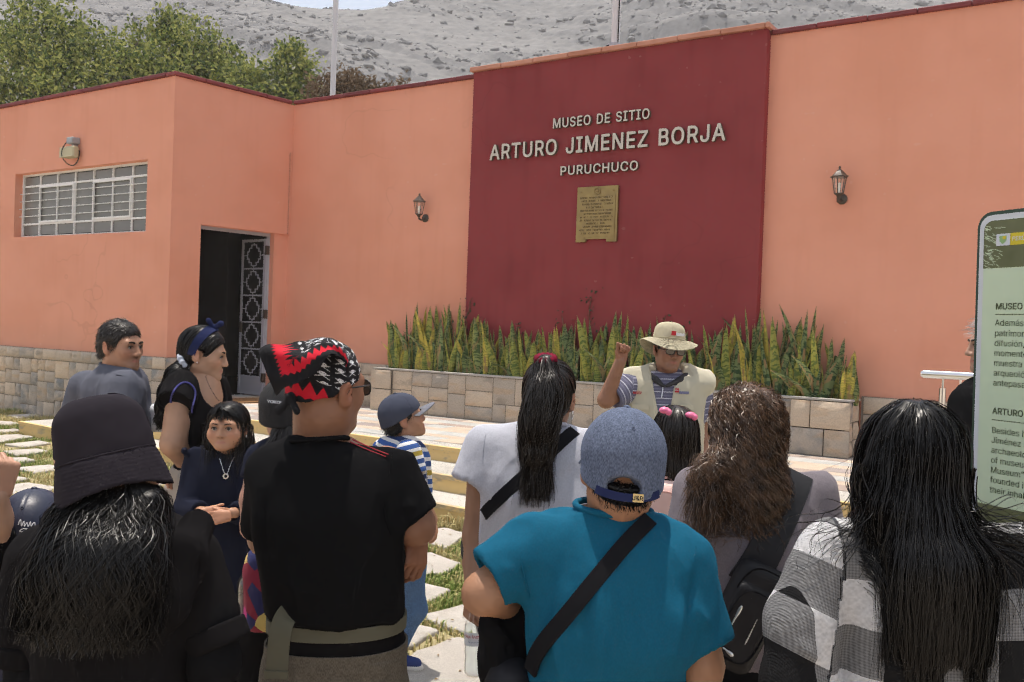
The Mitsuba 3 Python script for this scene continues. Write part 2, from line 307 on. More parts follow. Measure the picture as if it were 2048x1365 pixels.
# ---------------------------------------------------------------- museum building
M_ = thing('museum_building', 'long low museum building with orange walls and a tall maroon panel', 'museum building')
HT = 5.06
UIN, UW, WW = -11.18, -11.425, 2.013
walls = [bb(UIN-.05, 6.5, -.30, 0, -.1, HT)]
P0, P1 = B(UW, WW, 0), B(UIN, 0, 0); SE = unit(P1-P0); SL = np.linalg.norm(P1-P0); SN = V(-SE[1], SE[0], 0)
if SN@UD < 0: SN = -SN
def side(s0, s1, d0, d1, z0, z1, bev=0):
    m = bx(s0, s1, d0, d1, z0, z1, bev); v = np.asarray(m.vertices); m = tm(P0+v[:, :1]*SE+v[:, 1:2]*SN+v[:, 2:]*ZD, m.faces)
    if np.dot(np.cross(SE, SN), ZD) < 0: m.invert()
    return m
add(M_+'__facade_wall', walls[0], 'orange_plaster', smooth=False)
d0, d1, dz = .475, 1.77, 3.015
sw = [side(0, d0, -.25, 0, -.1, HT), side(d0, SL, -.25, 0, dz, HT), side(d1, SL, -.25, -.045, -.1, dz)]
add(M_+'__side_wall', cat_(sw), 'orange_plaster', smooth=False, label='shaded short wall with the doorway')
WU0, WU1, WZ0, WZ1 = -15.56, -12.0, 2.88, 3.925
w0_, w1_ = WW-.25, WW
fw = [bb(-24, WU0, w0_, w1_, -.1, HT), bb(WU1, UW-.02, w0_, w1_, -.1, HT), bb(WU0, WU1, w0_, w1_, -.1, WZ0), bb(WU0, WU1, w0_, w1_, WZ1, HT)]
c_ = side(-.001, .02, -.25, 0, -.1, HT)
add(M_+'__wing_wall', cat_(fw+[bb(UW-.02, UW, w0_, w1_, -.1, HT)]), 'orange_plaster', smooth=False, label='front wall of the left wing with the barred window')
# roof, back and the dark room behind the door
add(M_+'__roof', cat_([bb(-24, UW-.3, -6, w0_, 4.7, 4.85), bb(UIN-.06, 6.5, -6, -.3, 4.7, 4.85)]), 'mortar', smooth=False)
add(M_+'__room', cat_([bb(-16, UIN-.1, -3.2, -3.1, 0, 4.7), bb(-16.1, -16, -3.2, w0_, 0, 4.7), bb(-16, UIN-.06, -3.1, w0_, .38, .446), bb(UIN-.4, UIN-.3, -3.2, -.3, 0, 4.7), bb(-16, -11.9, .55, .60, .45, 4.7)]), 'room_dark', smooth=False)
# maroon panel
PL, PR, PW = -7.59, -3.545, .12
add(M_+'__panel', bb(PL, PR, .0, PW, .45, HT+.045), 'maroon_plaster', smooth=False, label='tall maroon panel standing proud of the orange facade')
# copings, tile by tile
def copings(a, b, f, mt, L=.52):
    x = a
    while x < b-.02:
        e = min(x+L*(.94+.12*rng.random()), b); m = f(x+.004, e-.004, .006*rng.random())
        add(M_+'__coping_tile', m, mt, smooth=False, uv=np.tile([rng.random(), .5], (len(m.vertices), 1))); x = e
copings(UIN+.03, PL, lambda a, b, t: bb(a, b, -.34, .045+t, HT+t, HT+.05+t, bev=.006), 'maroon_tile')
copings(PR+.02, 5.5, lambda a, b, t: bb(a, b, -.34, .045+t, HT+t, HT+.05+t, bev=.006), 'maroon_tile')
copings(PL-.04, PR+.04, lambda a, b, t: bb(a, b, -.34, PW+.05+t, HT+.047+t, HT+.105+t, bev=.006), 'orange_tile', .5)
copings(-22, UW-.04, lambda a, b, t: bb(a, b, w0_-.05, WW+.045+t, HT+t, HT+.05+t, bev=.006), 'maroon_tile')
copings(-.04, SL-.06, lambda a, b, t: side(a, b, -.3, .045+t, HT+.001+t, HT+.051+t, bev=.006), 'maroon_tile')
# stone plinths: squared stones of many sizes, pieces proud of dark joints
def stone(a, b, z0, z1, w0, prj, r, put, g=.006, n=4):
    """put(x, y, z): local along, out, up -> world; one rough faced block"""
    xs = np.linspace(0, 1, n); X, Z = np.meshgrid(xs, xs, indexing='ij'); W, H = b-a-2*g, z1-z0-2*g
    edge_ = np.minimum(np.minimum(X, 1-X), np.minimum(Z, 1-Z)) < 1e-6
    out = np.where(edge_, prj*.35, prj*(.75+.5*r.random(X.shape))); j = (r.random(X.shape)-.5)*.3/n*~edge_
    v = np.stack([a+g+(X+j)*W, w0+out, z0+g+(Z+j[::-1])*H], -1).reshape(-1, 3); i = np.arange(n*n).reshape(n, n)
    f = np.stack([i[:-1, :-1], i[1:, :-1], i[1:, 1:], i[:-1, 1:]], -1).reshape(-1, 4)
    ring = np.concatenate([i[:, 0], i[-1, 1:], i[-2::-1, -1], i[0, -2:0:-1]]); m0 = len(v)
    back = v[ring].copy(); back[:, 1] = w0-.02; v = np.vstack([v, back]); L = len(ring)
    f2 = [[ring[q], m0+q, m0+(q+1) % L, ring[(q+1) % L]] for q in range(L)]
    f = quads(np.vstack([f, f2])); P = put(v[:, 0], v[:, 1], v[:, 2]); m = tm(P, f)
    c = m.triangles_center[0]; 
    return m
def ashlar(holder, rect, w0, put, mn, mx, r, prj=.022, out_dir=None):
    cells = []; split(rect, mn, mx, r, cells)
    for (a, b, c, d) in cells:
        m = stone(a, b, c, d, w0, prj*(.6+.8*r.random()), r, put)
        if m.face_normals[0]@out_dir < 0: m.invert()
        t = r.random(); add(holder+'__stone', m, 'ashlar_stone', smooth=50, uv=np.tile([0, 0], (1, 1))) if False else None
        mm = mikit.ply(m, 'ashlar_stone', smooth=True, uv=np.tile([r.random(), r.random()**1.3], (len(m.vertices), 1)))
        add(holder+'__stone', mm, None)
putB = lambda x, y, z: UD*x[:, None] + ND*(y[:, None]-DF) + ZD*z[:, None]
putS = lambda x, y, z: P0 + SE*x[:, None] + SN*y[:, None] + ZD*z[:, None]
sr = np.random.default_rng(11)
HS = 1.075
pk = M_+'__stone_plinth'; name(pk)
scene[pk] = mikit.ply(cat_([bb(-24, UW+.02, WW, WW+.03, -.1, HS), side(-.03, d0, 0, .03, -.1, HS)]), 'mortar')
for m in (side(d1, SL, -.04, -.01, -.1, HS), bb(-11.15, -9.4, 0, .03, .4, HS), bb(-2.4, 6.4, 0, .03, .4, HS)): add(pk, m, 'mortar', smooth=False)
ashlar(pk, (-16.6, UW+.03, -.06, .90), WW+.03, putB, .17, .42, sr, out_dir=ND)
ashlar(pk, (-16.6, UW+.03, .90, HS), WW+.03, putB, .15, .50, sr, prj=.03, out_dir=ND)
ashlar(pk, (-.03, d0, -.06, .90), .03, putS, .17, .4, sr, out_dir=SN); ashlar(pk, (-.03, d0, .90, HS), .03, putS, .17, .5, sr, prj=.03, out_dir=SN)
ashlar(pk, (d1, SL, .44, HS), -.01, putS, .17, .4, sr, out_dir=SN)
ashlar(pk, (-11.13, -9.0, .44, HS), .03, putB, .17, .45, sr, out_dir=ND); ashlar(pk, (-2.38, 6.3, .44, HS), .03, putB, .16, .42, sr, out_dir=ND)
# door opening: frame, open leaf with stepped cross grille
dk = M_+'__door'; name(dk)
scene[dk] = mikit.ply(cat_([side(d1-.035, d1, -.20, -.15, .45, dz), side(d0, d0+.03, -.20, -.15, .45, dz), side(d0+.03, d1-.035, -.20, -.15, dz-.05, dz)]), 'grey_paint')
Hh = P0+SE*(d1-.04)+SN*(-.17); far = B(-12.0, .225, 0); LD = unit(far-Hh); LW = .62; LN = np.cross(LD, ZD)
def leaf_box(x0, x1, z0, z1, t=.016, bev=0):
    m = bx(x0, x1, -t, t, z0, z1, bev); v = np.asarray(m.vertices); m = tm(Hh+v[:, :1]*LD+v[:, 1:2]*LN+v[:, 2:]*ZD, m.faces)
    if np.dot(np.cross(LD, LN), ZD) < 0: m.invert()
    return m
zb, zt = .47, 2.93
add(dk+'__leaf_frame', cat_([leaf_box(0, .055, zb, zt, .02), leaf_box(LW-.04, LW, zb, zt, .02), leaf_box(.055, LW-.04, zt-.04, zt, .02), leaf_box(.055, LW-.04, zb, zb+.04, .02)]), 'grey_paint', smooth=False)
add(dk+'__kick_panel', leaf_box(.055, LW-.04, zb+.04, zb+.30, .008), 'grey_paint', smooth=False)
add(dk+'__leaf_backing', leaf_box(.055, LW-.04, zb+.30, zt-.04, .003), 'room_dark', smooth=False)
cell = (zt-.04-zb-.30)/5
for i in range(1, 5): add(dk+'__rail', leaf_box(.055, LW-.04, zb+.30+i*cell-.012, zb+.30+i*cell+.012), 'grey_paint', smooth=False)
cx_ = (.055+LW-.04)/2
for i in range(5):
    zc = zb+.30+(i+.5)*cell; a, b, c = .165, .12, .06
    pts = [(a, c), (b, c), (b, b*.95), (c, b*.95), (c, a), (-c, a), (-c, b*.95), (-b, b*.95), (-b, c), (-a, c)]; pts = pts+[(-x, -z) for x, z in pts]
    ms = []
    for (x0, z0), (x1, z1) in zip(pts, pts[1:]+pts[:1]):
        ms.append(leaf_box(cx_+min(x0, x1)-.009, cx_+max(x0, x1)+.009, zc+min(z0, z1)-.009, zc+max(z0, z1)+.009, .012))
    add(dk+'__cross', cat_(ms), 'grey_paint', smooth=False)
    add(dk+'__bar', cat_([leaf_box(cx_-.008, cx_+.008, zc+a+.01, zb+.30+(i+1)*cell-.013, .009), leaf_box(cx_-.008, cx_+.008, zb+.30+i*cell+.013, zc-a-.01, .009), leaf_box(.055, cx_-a-.01, zc-.008, zc+.008, .009), leaf_box(cx_+a+.01, LW-.04, zc-.008, zc+.008, .009)]), 'grey_paint', smooth=False)
for z in (.75, 1.75, 2.75): add(dk+'__hinge', cat_([leaf_box(-.03, .02, z-.07, z+.07, .028)]), 'dark_metal', smooth=False)
add(dk+'__lock', leaf_box(LW-.05, LW+.004, 1.45, 1.62, .028), 'dark_metal', smooth=False)
add('doormat', side(.62, 1.62, .10, .75, .452, .472, bev=.006), 'mat_coir', label='brown coir doormat on the terrace in front of the doorway', cat='doormat')
# barred window
wk = M_+'__window'; name(wk)
wy = WW-.16
def wb(u0, u1, z0, z1, a=wy, b=wy+.035): return bb(u0, u1, a, b, z0, z1)
scene[wk] = mikit.ply(cat_([wb(WU0+.001, WU0+.035, WZ0, WZ1), wb(WU1-.035, WU1-.001, WZ0, WZ1), wb(WU0+.035, WU1-.035, WZ1-.035, WZ1-.001), wb(WU0+.035, WU1-.035, WZ0+.001, WZ0+.03)]), 'white_paint')
cu = np.linspace(WU0+.035, WU1-.035, 8); cz = [WZ0+.03, WZ0+.22, WZ1-.20, WZ1-.035]
for i in range(7):
    for j in range(3):
        m = bb(cu[i]+.011, cu[i+1]-.011, wy+.006+.003*rng.random(), wy+.012, cz[j]+.014, cz[j+1]-.014)
        add(wk+'__pane', mikit.ply(m, 'frosted_pane', uv=np.tile([rng.random(), 0], (len(m.vertices), 1))), None)
for i in range(1, 7): add(wk+'__mullion', wb(cu[i]-.011, cu[i]+.011, WZ0+.03, WZ1-.035), 'white_paint', smooth=False)
for j in (1, 2):
    for i in range(7): add(wk+'__transom', wb(cu[i]+.011, cu[i+1]-.011, cz[j]-.014, cz[j]+.014), 'white_paint', smooth=False)
for s0, s1 in ((1, 2), (4, 5)):
    f = [wb(cu[s0]+.012, cu[s0]+.035, cz[1]+.015, cz[2]-.015, wy+.03, wy+.055), wb(cu[s1+1]-.035, cu[s1+1]-.012, cz[1]+.015, cz[2]-.015, wy+.03, wy+.055), wb(cu[s0]+.035, cu[s1+1]-.035, cz[2]-.045, cz[2]-.015, wy+.03, wy+.055), wb(cu[s0]+.035, cu[s1+1]-.035, cz[1]+.015, cz[1]+.045, wy+.03, wy+.055)]
    add(wk+'__casement', cat_(f), 'white_paint', smooth=False)
for q in range(1, 5):
    z = cz[1]+(cz[2]-cz[1])*q/5; add(wk+'__security_bar', tube([B(WU0-.01, wy+.07, z), B(WU1+.01, wy+.07, z)], .007, 6), 'white_paint')
# small conduit on the inner corner
add(M_+'__conduit', cat_([tube([P1+SN*.012-SE*.05+ZD*4.3, P1+SN*.012-SE*.05+ZD*3.02], .008, 6)]), 'orange_tile')
# ---------------------------------------------------------------- lettering, plaque, lamps
TXM = lambda u, z, w: frame(B(u, w, z), UD, ZD, ND)
def lettering(text, u0, u1, z, hgt, label):
    t = thing('wall_lettering', label, 'lettering', None)
    ch = [(c, meshkit.text_mesh(c, 1.0, 1.0, bold=True)) for c in text if c != ' ']
    from PIL import ImageFont
    import glob
    font = ImageFont.truetype(glob.glob('/opt/blender-*/*/datafiles/fonts/Inter.woff2')[0], 96)
    adv = [font.getlength(c)/70.0*(1.0)+.09 if c != ' ' else .60 for c in text]; tot = sum(adv)-.09
    sx = (u1-u0)/tot; x = 0; it = iter(ch)
    for c, a in zip(text, adv):
        if c != ' ':
            m = next(it)[1].copy(); v = np.array(m.vertices); m.vertices = np.c_[(v[:, 0]+x)*sx+u0, v[:, 1]*hgt, v[:, 2]*.042]
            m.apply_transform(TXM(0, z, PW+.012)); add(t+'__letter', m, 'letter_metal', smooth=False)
            m2 = m.copy(); m2.apply_translation(-ND*.012)
        x += a
lettering('MUSEO DE SITIO', -6.285, -4.925, 4.228, .118, 'top line of raised metal letters MUSEO DE SITIO on the maroon panel')
lettering('ARTURO JIMENEZ BORJA', -7.25, -3.975, 3.895, .190, 'large raised metal letters ARTURO JIMENEZ BORJA on the maroon panel')
lettering('PURUCHUCO', -6.15, -5.053, 3.622, .110, 'bottom line of raised metal letters PURUCHUCO above the bronze plaque')
t = thing('bronze_plaque', 'bronze memorial plaque with raised text and a notched lower edge on the maroon panel', 'plaque')
pu0, pu1, pz0, pz1 = -5.885, -5.315, 2.77, 3.455
def plq(P, w0, h): return ext(Polygon(P), h, TXM(0, 0, w0))
out = [(pu0, pz0), (pu0+.14, pz0), (pu0+.14, pz0+.035), (pu1-.14, pz0+.035), (pu1-.14, pz0), (pu1, pz0), (pu1, pz1), (pu0, pz1)]
add(t+'__plate', plq(out, PW+.012, .03), 'bronze', smooth=False)
inn = [(pu0+.02, pz0+.025), (pu0+.12, pz0+.025), (pu0+.12, pz0+.06), (pu1-.12, pz0+.06), (pu1-.12, pz0+.025), (pu1-.03, pz0+.025), (pu1-.03, pz1-.11), (pu0+.02, pz1-.11)]
add(t+'__inner_plate', plq(inn, PW+.042, .008), 'bronze', smooth=False)
e = cat_([trimesh.creation.torus(.042, .006, 20, 8).apply_transform(TXM((pu0+pu1)/2, pz1-.06, PW+.046)), trimesh.creation.icosphere(2, .022).apply_transform(TXM((pu0+pu1)/2, pz1-.055, PW+.040)), plq([((pu0+pu1)/2-.03, pz1-.085), ((pu0+pu1)/2+.03, pz1-.085), ((pu0+pu1)/2, pz1-.068)], PW+.04, .008)])
add(t+'__emblem', e, 'bronze')
for x, z in ((pu0+.06, pz1-.06), (pu1-.06, pz1-.06)): add(t+'__bolt', trimesh.creation.icosphere(2, .011).apply_transform(TXM(x, z, PW+.042)), 'bronze')
rowsP = []; pr_ = np.random.default_rng(3)
for i in range(12):
    z = pz1-.15-i*.040; x = pu0+.045+.03*pr_.random(); xe = pu1-.055-.04*pr_.random()
    if i in (3, 8): x += .09; xe -= .1
    while x < xe:
        wv = .008+.008*pr_.random()
        if pr_.random() < .86:
            rowsP.append(bx(x, x+.003, PW+.049, PW+.054, z, z+.022)); rowsP.append(bx(x+.003, x+wv, PW+.049, PW+.054, z+(.019 if pr_.random() < .5 else .008), z+(.022 if False else .0125)+.010*pr_.random()))
            if pr_.random() < .5: rowsP.append(bx(x+wv-.003, x+wv, PW+.049, PW+.0545, z, z+.021))
        x += wv+.006
add(t+'__raised_text', toB(cat_(rowsP)), 'bronze_dark', smooth=False, kind='stuff')
def wall_lamp(u, z, label):
    """six sided carriage lantern on a short scroll arm; origin = wall plate centre"""
    t = thing('wall_lantern', label, 'wall lamp', 'lanterns on the orange facade')
    pc = B(u, 0, z)
    add(t+'__wall_plate', lathe([(0, .0), (.055, .0), (.058, .012), (.045, .022), (.03, .028), (0, .03)], 20, frame(pc+ZD*-.13, UD, ZD, ND)), 'dark_metal', smooth=True)
    arm = spline([pc-ZD*.13+ND*.02, pc-ZD*.16+ND*.07, pc-ZD*.16+ND*.125, pc-ZD*.115+ND*.15], 14)
    add(t+'__arm', tube(arm, .011, 8), 'dark_metal')
    L = frame(pc+ND*.15, UD, -ND, ZD); a = np.arange(6)*np.pi/3+np.pi/6
    add(t+'__base', lathe([(0, -.165), (.008, -.162), (.012, -.15), (.006, -.14), (.018, -.125), (.03, -.105), (.045, -.098), (.05, -.088), (0, -.088)], 12, L), 'dark_metal', smooth=40)
    for i in range(6):
        a0, a1 = a[i], a[(i+1) % 6]; q = lambda r, an, zz: [r*math.cos(an), r*math.sin(an), zz]
        add(t+'__post', tube([(L@np.array([*q(.046, a0, -.09), 1]))[:3], (L@np.array([*q(.074, a0, .085), 1]))[:3]], .0055, 6), 'dark_metal')
        g = tm([q(.043, a0, -.088), q(.043, a1, -.088), q(.071, a1, .083), q(.071, a0, .083)], [[0, 1, 2], [0, 2, 3]]).apply_transform(L)
        add(t+'__glass', g, 'glass_pane', smooth=False)
    add(t+'__bulb', lathe([(0, .03), (.014, .02), (.016, -.01), (.012, -.05), (.01, -.088), (0, -.088)], 12, L), 'lamp_bulb', smooth=True)
    add(t+'__roof', lathe([(0, .084), (.098, .084), (.096, .093), (.074, .105), (.05, .135), (.03, .15), (.026, .16), (.012, .168), (.007, .178), (.015, .19), (.008, .2), (0, .204)], 6, L), 'dark_metal', smooth=20)
wall_lamp(-8.44, 3.31, 'wall lantern on the orange wall left of the maroon panel')
wall_lamp(-2.69, 3.31, 'wall lantern on the orange wall right of the maroon panel')
# floodlight with sensor over the window
t = thing('floodlight', 'small cream floodlight with a grey sensor box above the barred window', 'floodlight')
fu, fz = -13.80, 4.17
add(t+'__sensor', bb(fu-.07, fu+.09, WW, WW+.14, fz+.10, fz+.20, bev=.012), 'grey_plastic')
add(t+'__bracket', bb(fu-.015, fu+.03, WW, WW+.08, fz+.02, fz+.10), 'grey_plastic', smooth=False)
add(t+'__housing', bb(fu-.13, fu+.14, WW+.04, WW+.15, fz-.12, fz+.06, bev=.022), 'cream_plastic')
add(t+'__flap', bb(fu-.29, fu-.16, WW+.10, WW+.115, fz-.10, fz+.06, bev=.004), 'cream_plastic')
add(t+'__visor', bb(fu-.12, fu+.13, WW+.14, WW+.20, fz-.12, fz-.105, bev=.004), 'cream_plastic')
add(t+'__cable', tube(spline([B(fu-.06, WW+.12, fz+.15), B(fu-.09, WW+.15, fz+.08), B(fu-.13, WW+.17, fz-.04), B(fu-.10, WW+.14, fz-.16), B(fu+.01, WW+.07, fz-.23), B(fu+.12, WW+.05, fz-.15), B(fu+.145, WW+.05, fz-.0)], 40), .008, 6), 'black_plastic')
# ---------------------------------------------------------------- planter
PU0, PU1, PWF, PZ = -8.95, -2.40, .44, 1.035
t = thing('stone_planter', 'long low planter faced with squared stones below the maroon panel', 'planter')
body = cat_([bb(PU0+.03, PU1-.03, PWF-.10, PWF-.025, .40, PZ-.01), bb(PU0+.03, PU0+.1, 0, PWF-.10, .40, PZ-.01), bb(PU1-.1, PU1-.03, 0, PWF-.10, .40, PZ-.01)])
add(t+'__wall', body, 'mortar', smooth=False)
add(t+'__rim', cat_([bb(PU0+.01, PU1-.01, PWF-.11, PWF-.005, PZ-.01, PZ+.015, bev=.004), bb(PU0+.01, PU0+.11, .13, PWF-.111, PZ-.01, PZ+.015, bev=.004), bb(PU1-.11, PU1-.01, .02, PWF-.111, PZ-.01, PZ+.015, bev=.004)]), 'slab_concrete', smooth=False)
add(t+'__soil', toB(grid_sheet(np.linspace(PU0+.1, PU1-.1, 60), np.linspace(.01, PWF-.1, 6), lambda u, w: PZ-.06+.03*rng.random(u.shape))), 'soil', smooth=True)
pw = t+'__wall'; sr = np.random.default_rng(21)
rects = [((PU0+.36, PU1-.85, .447, PZ-.012), PWF-.03), ((PU0, PU0+.36, .447, PZ-.012), PWF+.02), ((PU1-.85, PU1-.62, .447, PZ-.012), PWF-.03), ((PU1-.62, PU1, .447, PZ-.012), PWF+.02)]
for r_, w in rects: ashlar(pw, r_, w, putB, .17, .50, sr, prj=.026, out_dir=ND)
putR = lambda x, y, z: UD*(PU1-.03+y[:, None]) + ND*(x[:, None]-DF) + ZD*z[:, None]
ashlar(pw, (.0, PWF+.03, .447, PZ-.012), .0, putR, .15, .44, sr, prj=.026, out_dir=UD)
# ---------------------------------------------------------------- snake plants
def leaf_uvmesh(h, w, bend, twist, curl, n=9):
    s = np.linspace(0, 1, n); wd = w*np.clip(np.minimum(.55+1.5*s, 1), 0, 1)*np.clip((1-s)**.55*1.25, 0, 1); wd[-1] = .001
    rows = []
    for i, si in enumerate(s):
        a = twist*si; ox, oz = bend*h*si**2, h*si*(1-.12*abs(bend)*si)
        for q in (-1, -.5, 0, .5, 1):
            x, y = wd[i]*q, curl*wd[i]*(q*q-.4)
            rows.append([ox + x*math.cos(a)-y*math.sin(a), x*math.sin(a)+y*math.cos(a), oz])
    v = np.array(rows); i = np.arange(n*5).reshape(n, 5)
    f = quads(np.stack([i[:-1, :-1], i[:-1, 1:], i[1:, 1:], i[1:, :-1]], -1).reshape(-1, 4))
    uv = np.stack([np.tile([-1, -.5, 0, .5, 1], n), np.repeat(s*h, 5)], -1)
    return tm(v, f), uv
def snake_col(p, n, uv):
    var = dr.floor((uv.x+1.5)/4); x = uv.x-var*4; y = uv.y; wob = .02*tn(x*3, y*9, var)+.03*dr.abs(x)*tn(y*30, var, 1.)
    band = ss(.42, .6, tn((y+wob)*55, x*1.1, var*3)); r = var/5
    c = mix(mix([.20, .25, .11], [.06, .10, .05], band), mix([.38, .38, .09], [.16, .21, .06], band), ss(.25, .75, r))
    c = mix(c, [.58, .47, .10], ss(.78, .95, r)*(1-.5*band))
    c = mix(c, [.40, .35, .08], ss(.80, .92, dr.abs(x))*ss(.15, .5, r)*.9)
    return mix(mix(c, [.35, .22, .11], ss(.66, .76, tf(x*2+var*7, y*6, 3., 2))*.85), [.30, .20, .11], ss(.90, .97, y)*.8)
scene['snake_leaf'] = {'type': 'principledthin', 'base_color': proc(snake_col), 'roughness': .42, 'diff_trans': .55, 'eta': 1.4}
lr = np.random.default_rng(31); variants = []
for i in range(22):
    m, uv = leaf_uvmesh(1.0, .057*(.65+.6*lr.random()), lr.normal(0, .10 if i % 6 else .34), lr.normal(0, .7), lr.uniform(.15, .7))
    uv = uv.copy(); uv[:, 0] += 4*(i % 6); variants.append(mikit.ply(m, 'snake_leaf', smooth=True, uv=uv))
def snake_plant(u, w, h, n, yel):
    t = thing('snake_plant', 'clump of upright banded snake plant leaves growing in the stone planter', 'snake plant', 'snake plants in the stone planter')
    for q in range(n):
        k_ = int(np.clip(lr.normal(1.4+2.8*yel, 1.3), 0, 5)) + 6*lr.integers(0, 3); hh = h*(.38+.80*lr.random()**.8); a = lr.uniform(0, 360); s = (.8+.35*lr.random())*(1.0 if hh > .4 else .8)
        o = B(u+lr.normal(0, .055), np.clip(w+lr.normal(0, .04), .06, PWF-.13), PZ-.05)
        tilt = lr.normal(0, 6, 2)
        d = variants[min(k_, 21)]
        scene[name(t+'__leaf')] = {**d, 'to_world': T4().translate(o.tolist()).rotate([1, 0, 0], float(tilt[0])).rotate([0, 1, 0], float(tilt[1])).rotate([0, 0, 1], float(a if lr.random() < .25 else -33+lr.normal(0, 28))).scale([float(s), float(s), float(hh)])}
hprof = lambda u: float(np.interp(u, [-8.9, -8.5, -7.9, -7.0, -6.0, -5.2, -4.6, -4.2, -3.7, -3.2, -2.9, -2.6], [.62, .78, .88, .66, .70, .80, .72, .66, .80, .92, .88, .62]))
for i in range(54):
    u = -8.72 + i*(6.14/53) + lr.normal(0, .03)
    snake_plant(u, .26 if i % 2 else .16, hprof(u)*(.9+.2*lr.random()), 9 if i % 2 else 8, float(np.clip(.35+.5*math.sin(i*1.7)+.25*(-9 < u < -6), 0, 1)))
# climbers with small dark leaves on the maroon wall
scene['vine_leaf'] = {'type': 'twosided', 'bsdf': {'type': 'principled', 'base_color': {'type': 'rgb', 'value': [.035, .05, .025]}, 'roughness': .5, 'specular': .3}}
mat('vine_stem', [.09, .06, .035], .8, .2)
def leaf_cloud(P, size, r, up=.4, w=.5):
    n = len(P); d = r.normal(size=(n, 3)); d[:, 2] -= up*.5; d /= np.linalg.norm(d, axis=1, keepdims=True)
    nn = r.normal(size=(n, 3)); nn[:, 2] += up*2; s = np.cross(d, nn); s /= np.maximum(np.linalg.norm(s, axis=1, keepdims=True), 1e-6); nr = np.cross(s, d)
    L = size*(.6+.8*r.random(n))[:, None]
    v = np.stack([P, P+d*L*.5+s*L*w*.5+nr*L*.06, P+d*L-nr*L*.12, P+d*L*.5-s*L*w*.5+nr*L*.06], 1).reshape(-1, 3); i = np.arange(n)[:, None]*4
    return tm(v, np.vstack([i+[0, 1, 2], i+[0, 2, 3]])), np.repeat(np.c_[r.random(n), r.random(n)], 4, 0)
for j, (u, hh) in enumerate(((-7.55, 2.02), (-7.35, 1.75), (-6.75, 1.7), (-6.05, 1.85), (-5.62, 2.1), (-5.35, 1.7), (-4.65, 1.88), (-4.35, 1.7))):
    t = thing('climbing_plant', ['thin dark climber at the left edge of the maroon panel', 'low dark creeper just right of the panel edge', 'short dark climber left of the tall one', 'dark climber with a few leaves below the plaque left side', 'tallest dark climber reaching up the maroon panel', 'low dark creeper right of the tallest climber', 'dark climber left of the guide hat', 'low dark creeper behind the guide hat'][j], 'climbing plant')
    wv = (PW if u > PL else 0) + .03
    st = np.array([B(u+.05*math.sin(z_*7+j), wv+.015*math.sin(z_*9), z_) for z_ in np.linspace(1.0, hh, 16)])
    add(t+'__stem', tube(st, .005, 5), 'vine_stem')
    pts = st[lr.integers(0, 16, 70)] + lr.normal(0, .055, (70, 3))*np.array([1, 1, 1]); q = pts@ND + DF
    pts += np.clip(wv-.01-q, 0, None)[:, None]*ND
    m, uv = leaf_cloud(pts, .045, lr); add(t+'__leaves', m, 'vine_leaf', smooth=False, kind='stuff')
# weeds on the planter soil
wp = np.c_[lr.uniform(PU0+.1, PU1-.1, 2200), lr.uniform(.1, PWF-.1, 2200), PZ-.06+.12*lr.random(2200)**2]
m, uv = leaf_cloud(UD*wp[:, :1]+ND*(wp[:, 1:2]-DF)+ZD*wp[:, 2:], .05, lr, w=.3)
scene['weed_leaf'] = {'type': 'twosided', 'bsdf': {'type': 'principled', 'base_color': {'type': 'rgb', 'value': [.07, .13, .03]}, 'roughness': .6, 'specular': .2}}
add('weeds', m, 'weed_leaf', smooth=False, label='low green weeds on the soil at the foot of the snake plants', cat='weeds', kind='stuff')
# ---------------------------------------------------------------- handrail, flagpoles
t = thing('handrail', 'polished steel handrail on twin posts at the right end of the terrace', 'handrail')
h0 = V(3.106, 7.098, 1.427); h1 = h0 + UD*2.2
add(t+'__rail', tube(np.vstack([h0, h0+UD*.02, h1]), [.02, .031, .031], 16), 'chrome')
for q in (.155, .275):
    b_ = h0+UD*q
    add(t+'__post', tube([b_-ZD*.10, V(b_[0], b_[1], .44)], .024, 14), 'chrome')
    add(t+'__pin', tube([b_-ZD*.02, b_-ZD*.10], .008, 8), 'chrome')
t = thing('flagpole', 'slim white flagpole rising behind the roof near the trees', 'flagpole')
b0 = V(-3.814, 19.057, 6.172); add(t+'__pole', tube([V(b0[0], b0[1], 0), V(b0[0], b0[1], 8), V(b0[0], b0[1], 14)], [.062, .055, .045], 14), 'pole_paint')
add(t+'__base', trimesh.creation.cylinder(.14, .3).apply_translation([b0[0], b0[1], .1]), 'slab_concrete')
t = thing('flagpole', 'grey flagpole with cables at its foot behind the maroon panel', 'flagpole')
b1 = V(1.242, 12.648, 5.472); add(t+'__pole', tube([V(b1[0], b1[1], 4.8), V(b1[0], b1[1], 11)], [.062, .048], 14), 'pole_paint')
add(t+'__cable', tube([b1+V(.03, -.065, -.1), b1+V(.035, -.06, 2.5), b1+V(.035, -.055, 5)], .008, 5), 'black_plastic')
for s_ in (-.085, .085): add(t+'__loop', trimesh.creation.torus(.05, .009, 16, 6).apply_transform(trimesh.transformations.rotation_matrix(1.4, [1, .3, 0])).apply_translation(b1+V(s_, -.05, -.02)), 'black_plastic')
add(t+'__base', trimesh.creation.cylinder(.1, .16).apply_translation(b1+V(0, 0, -.02)), 'grey_paint')
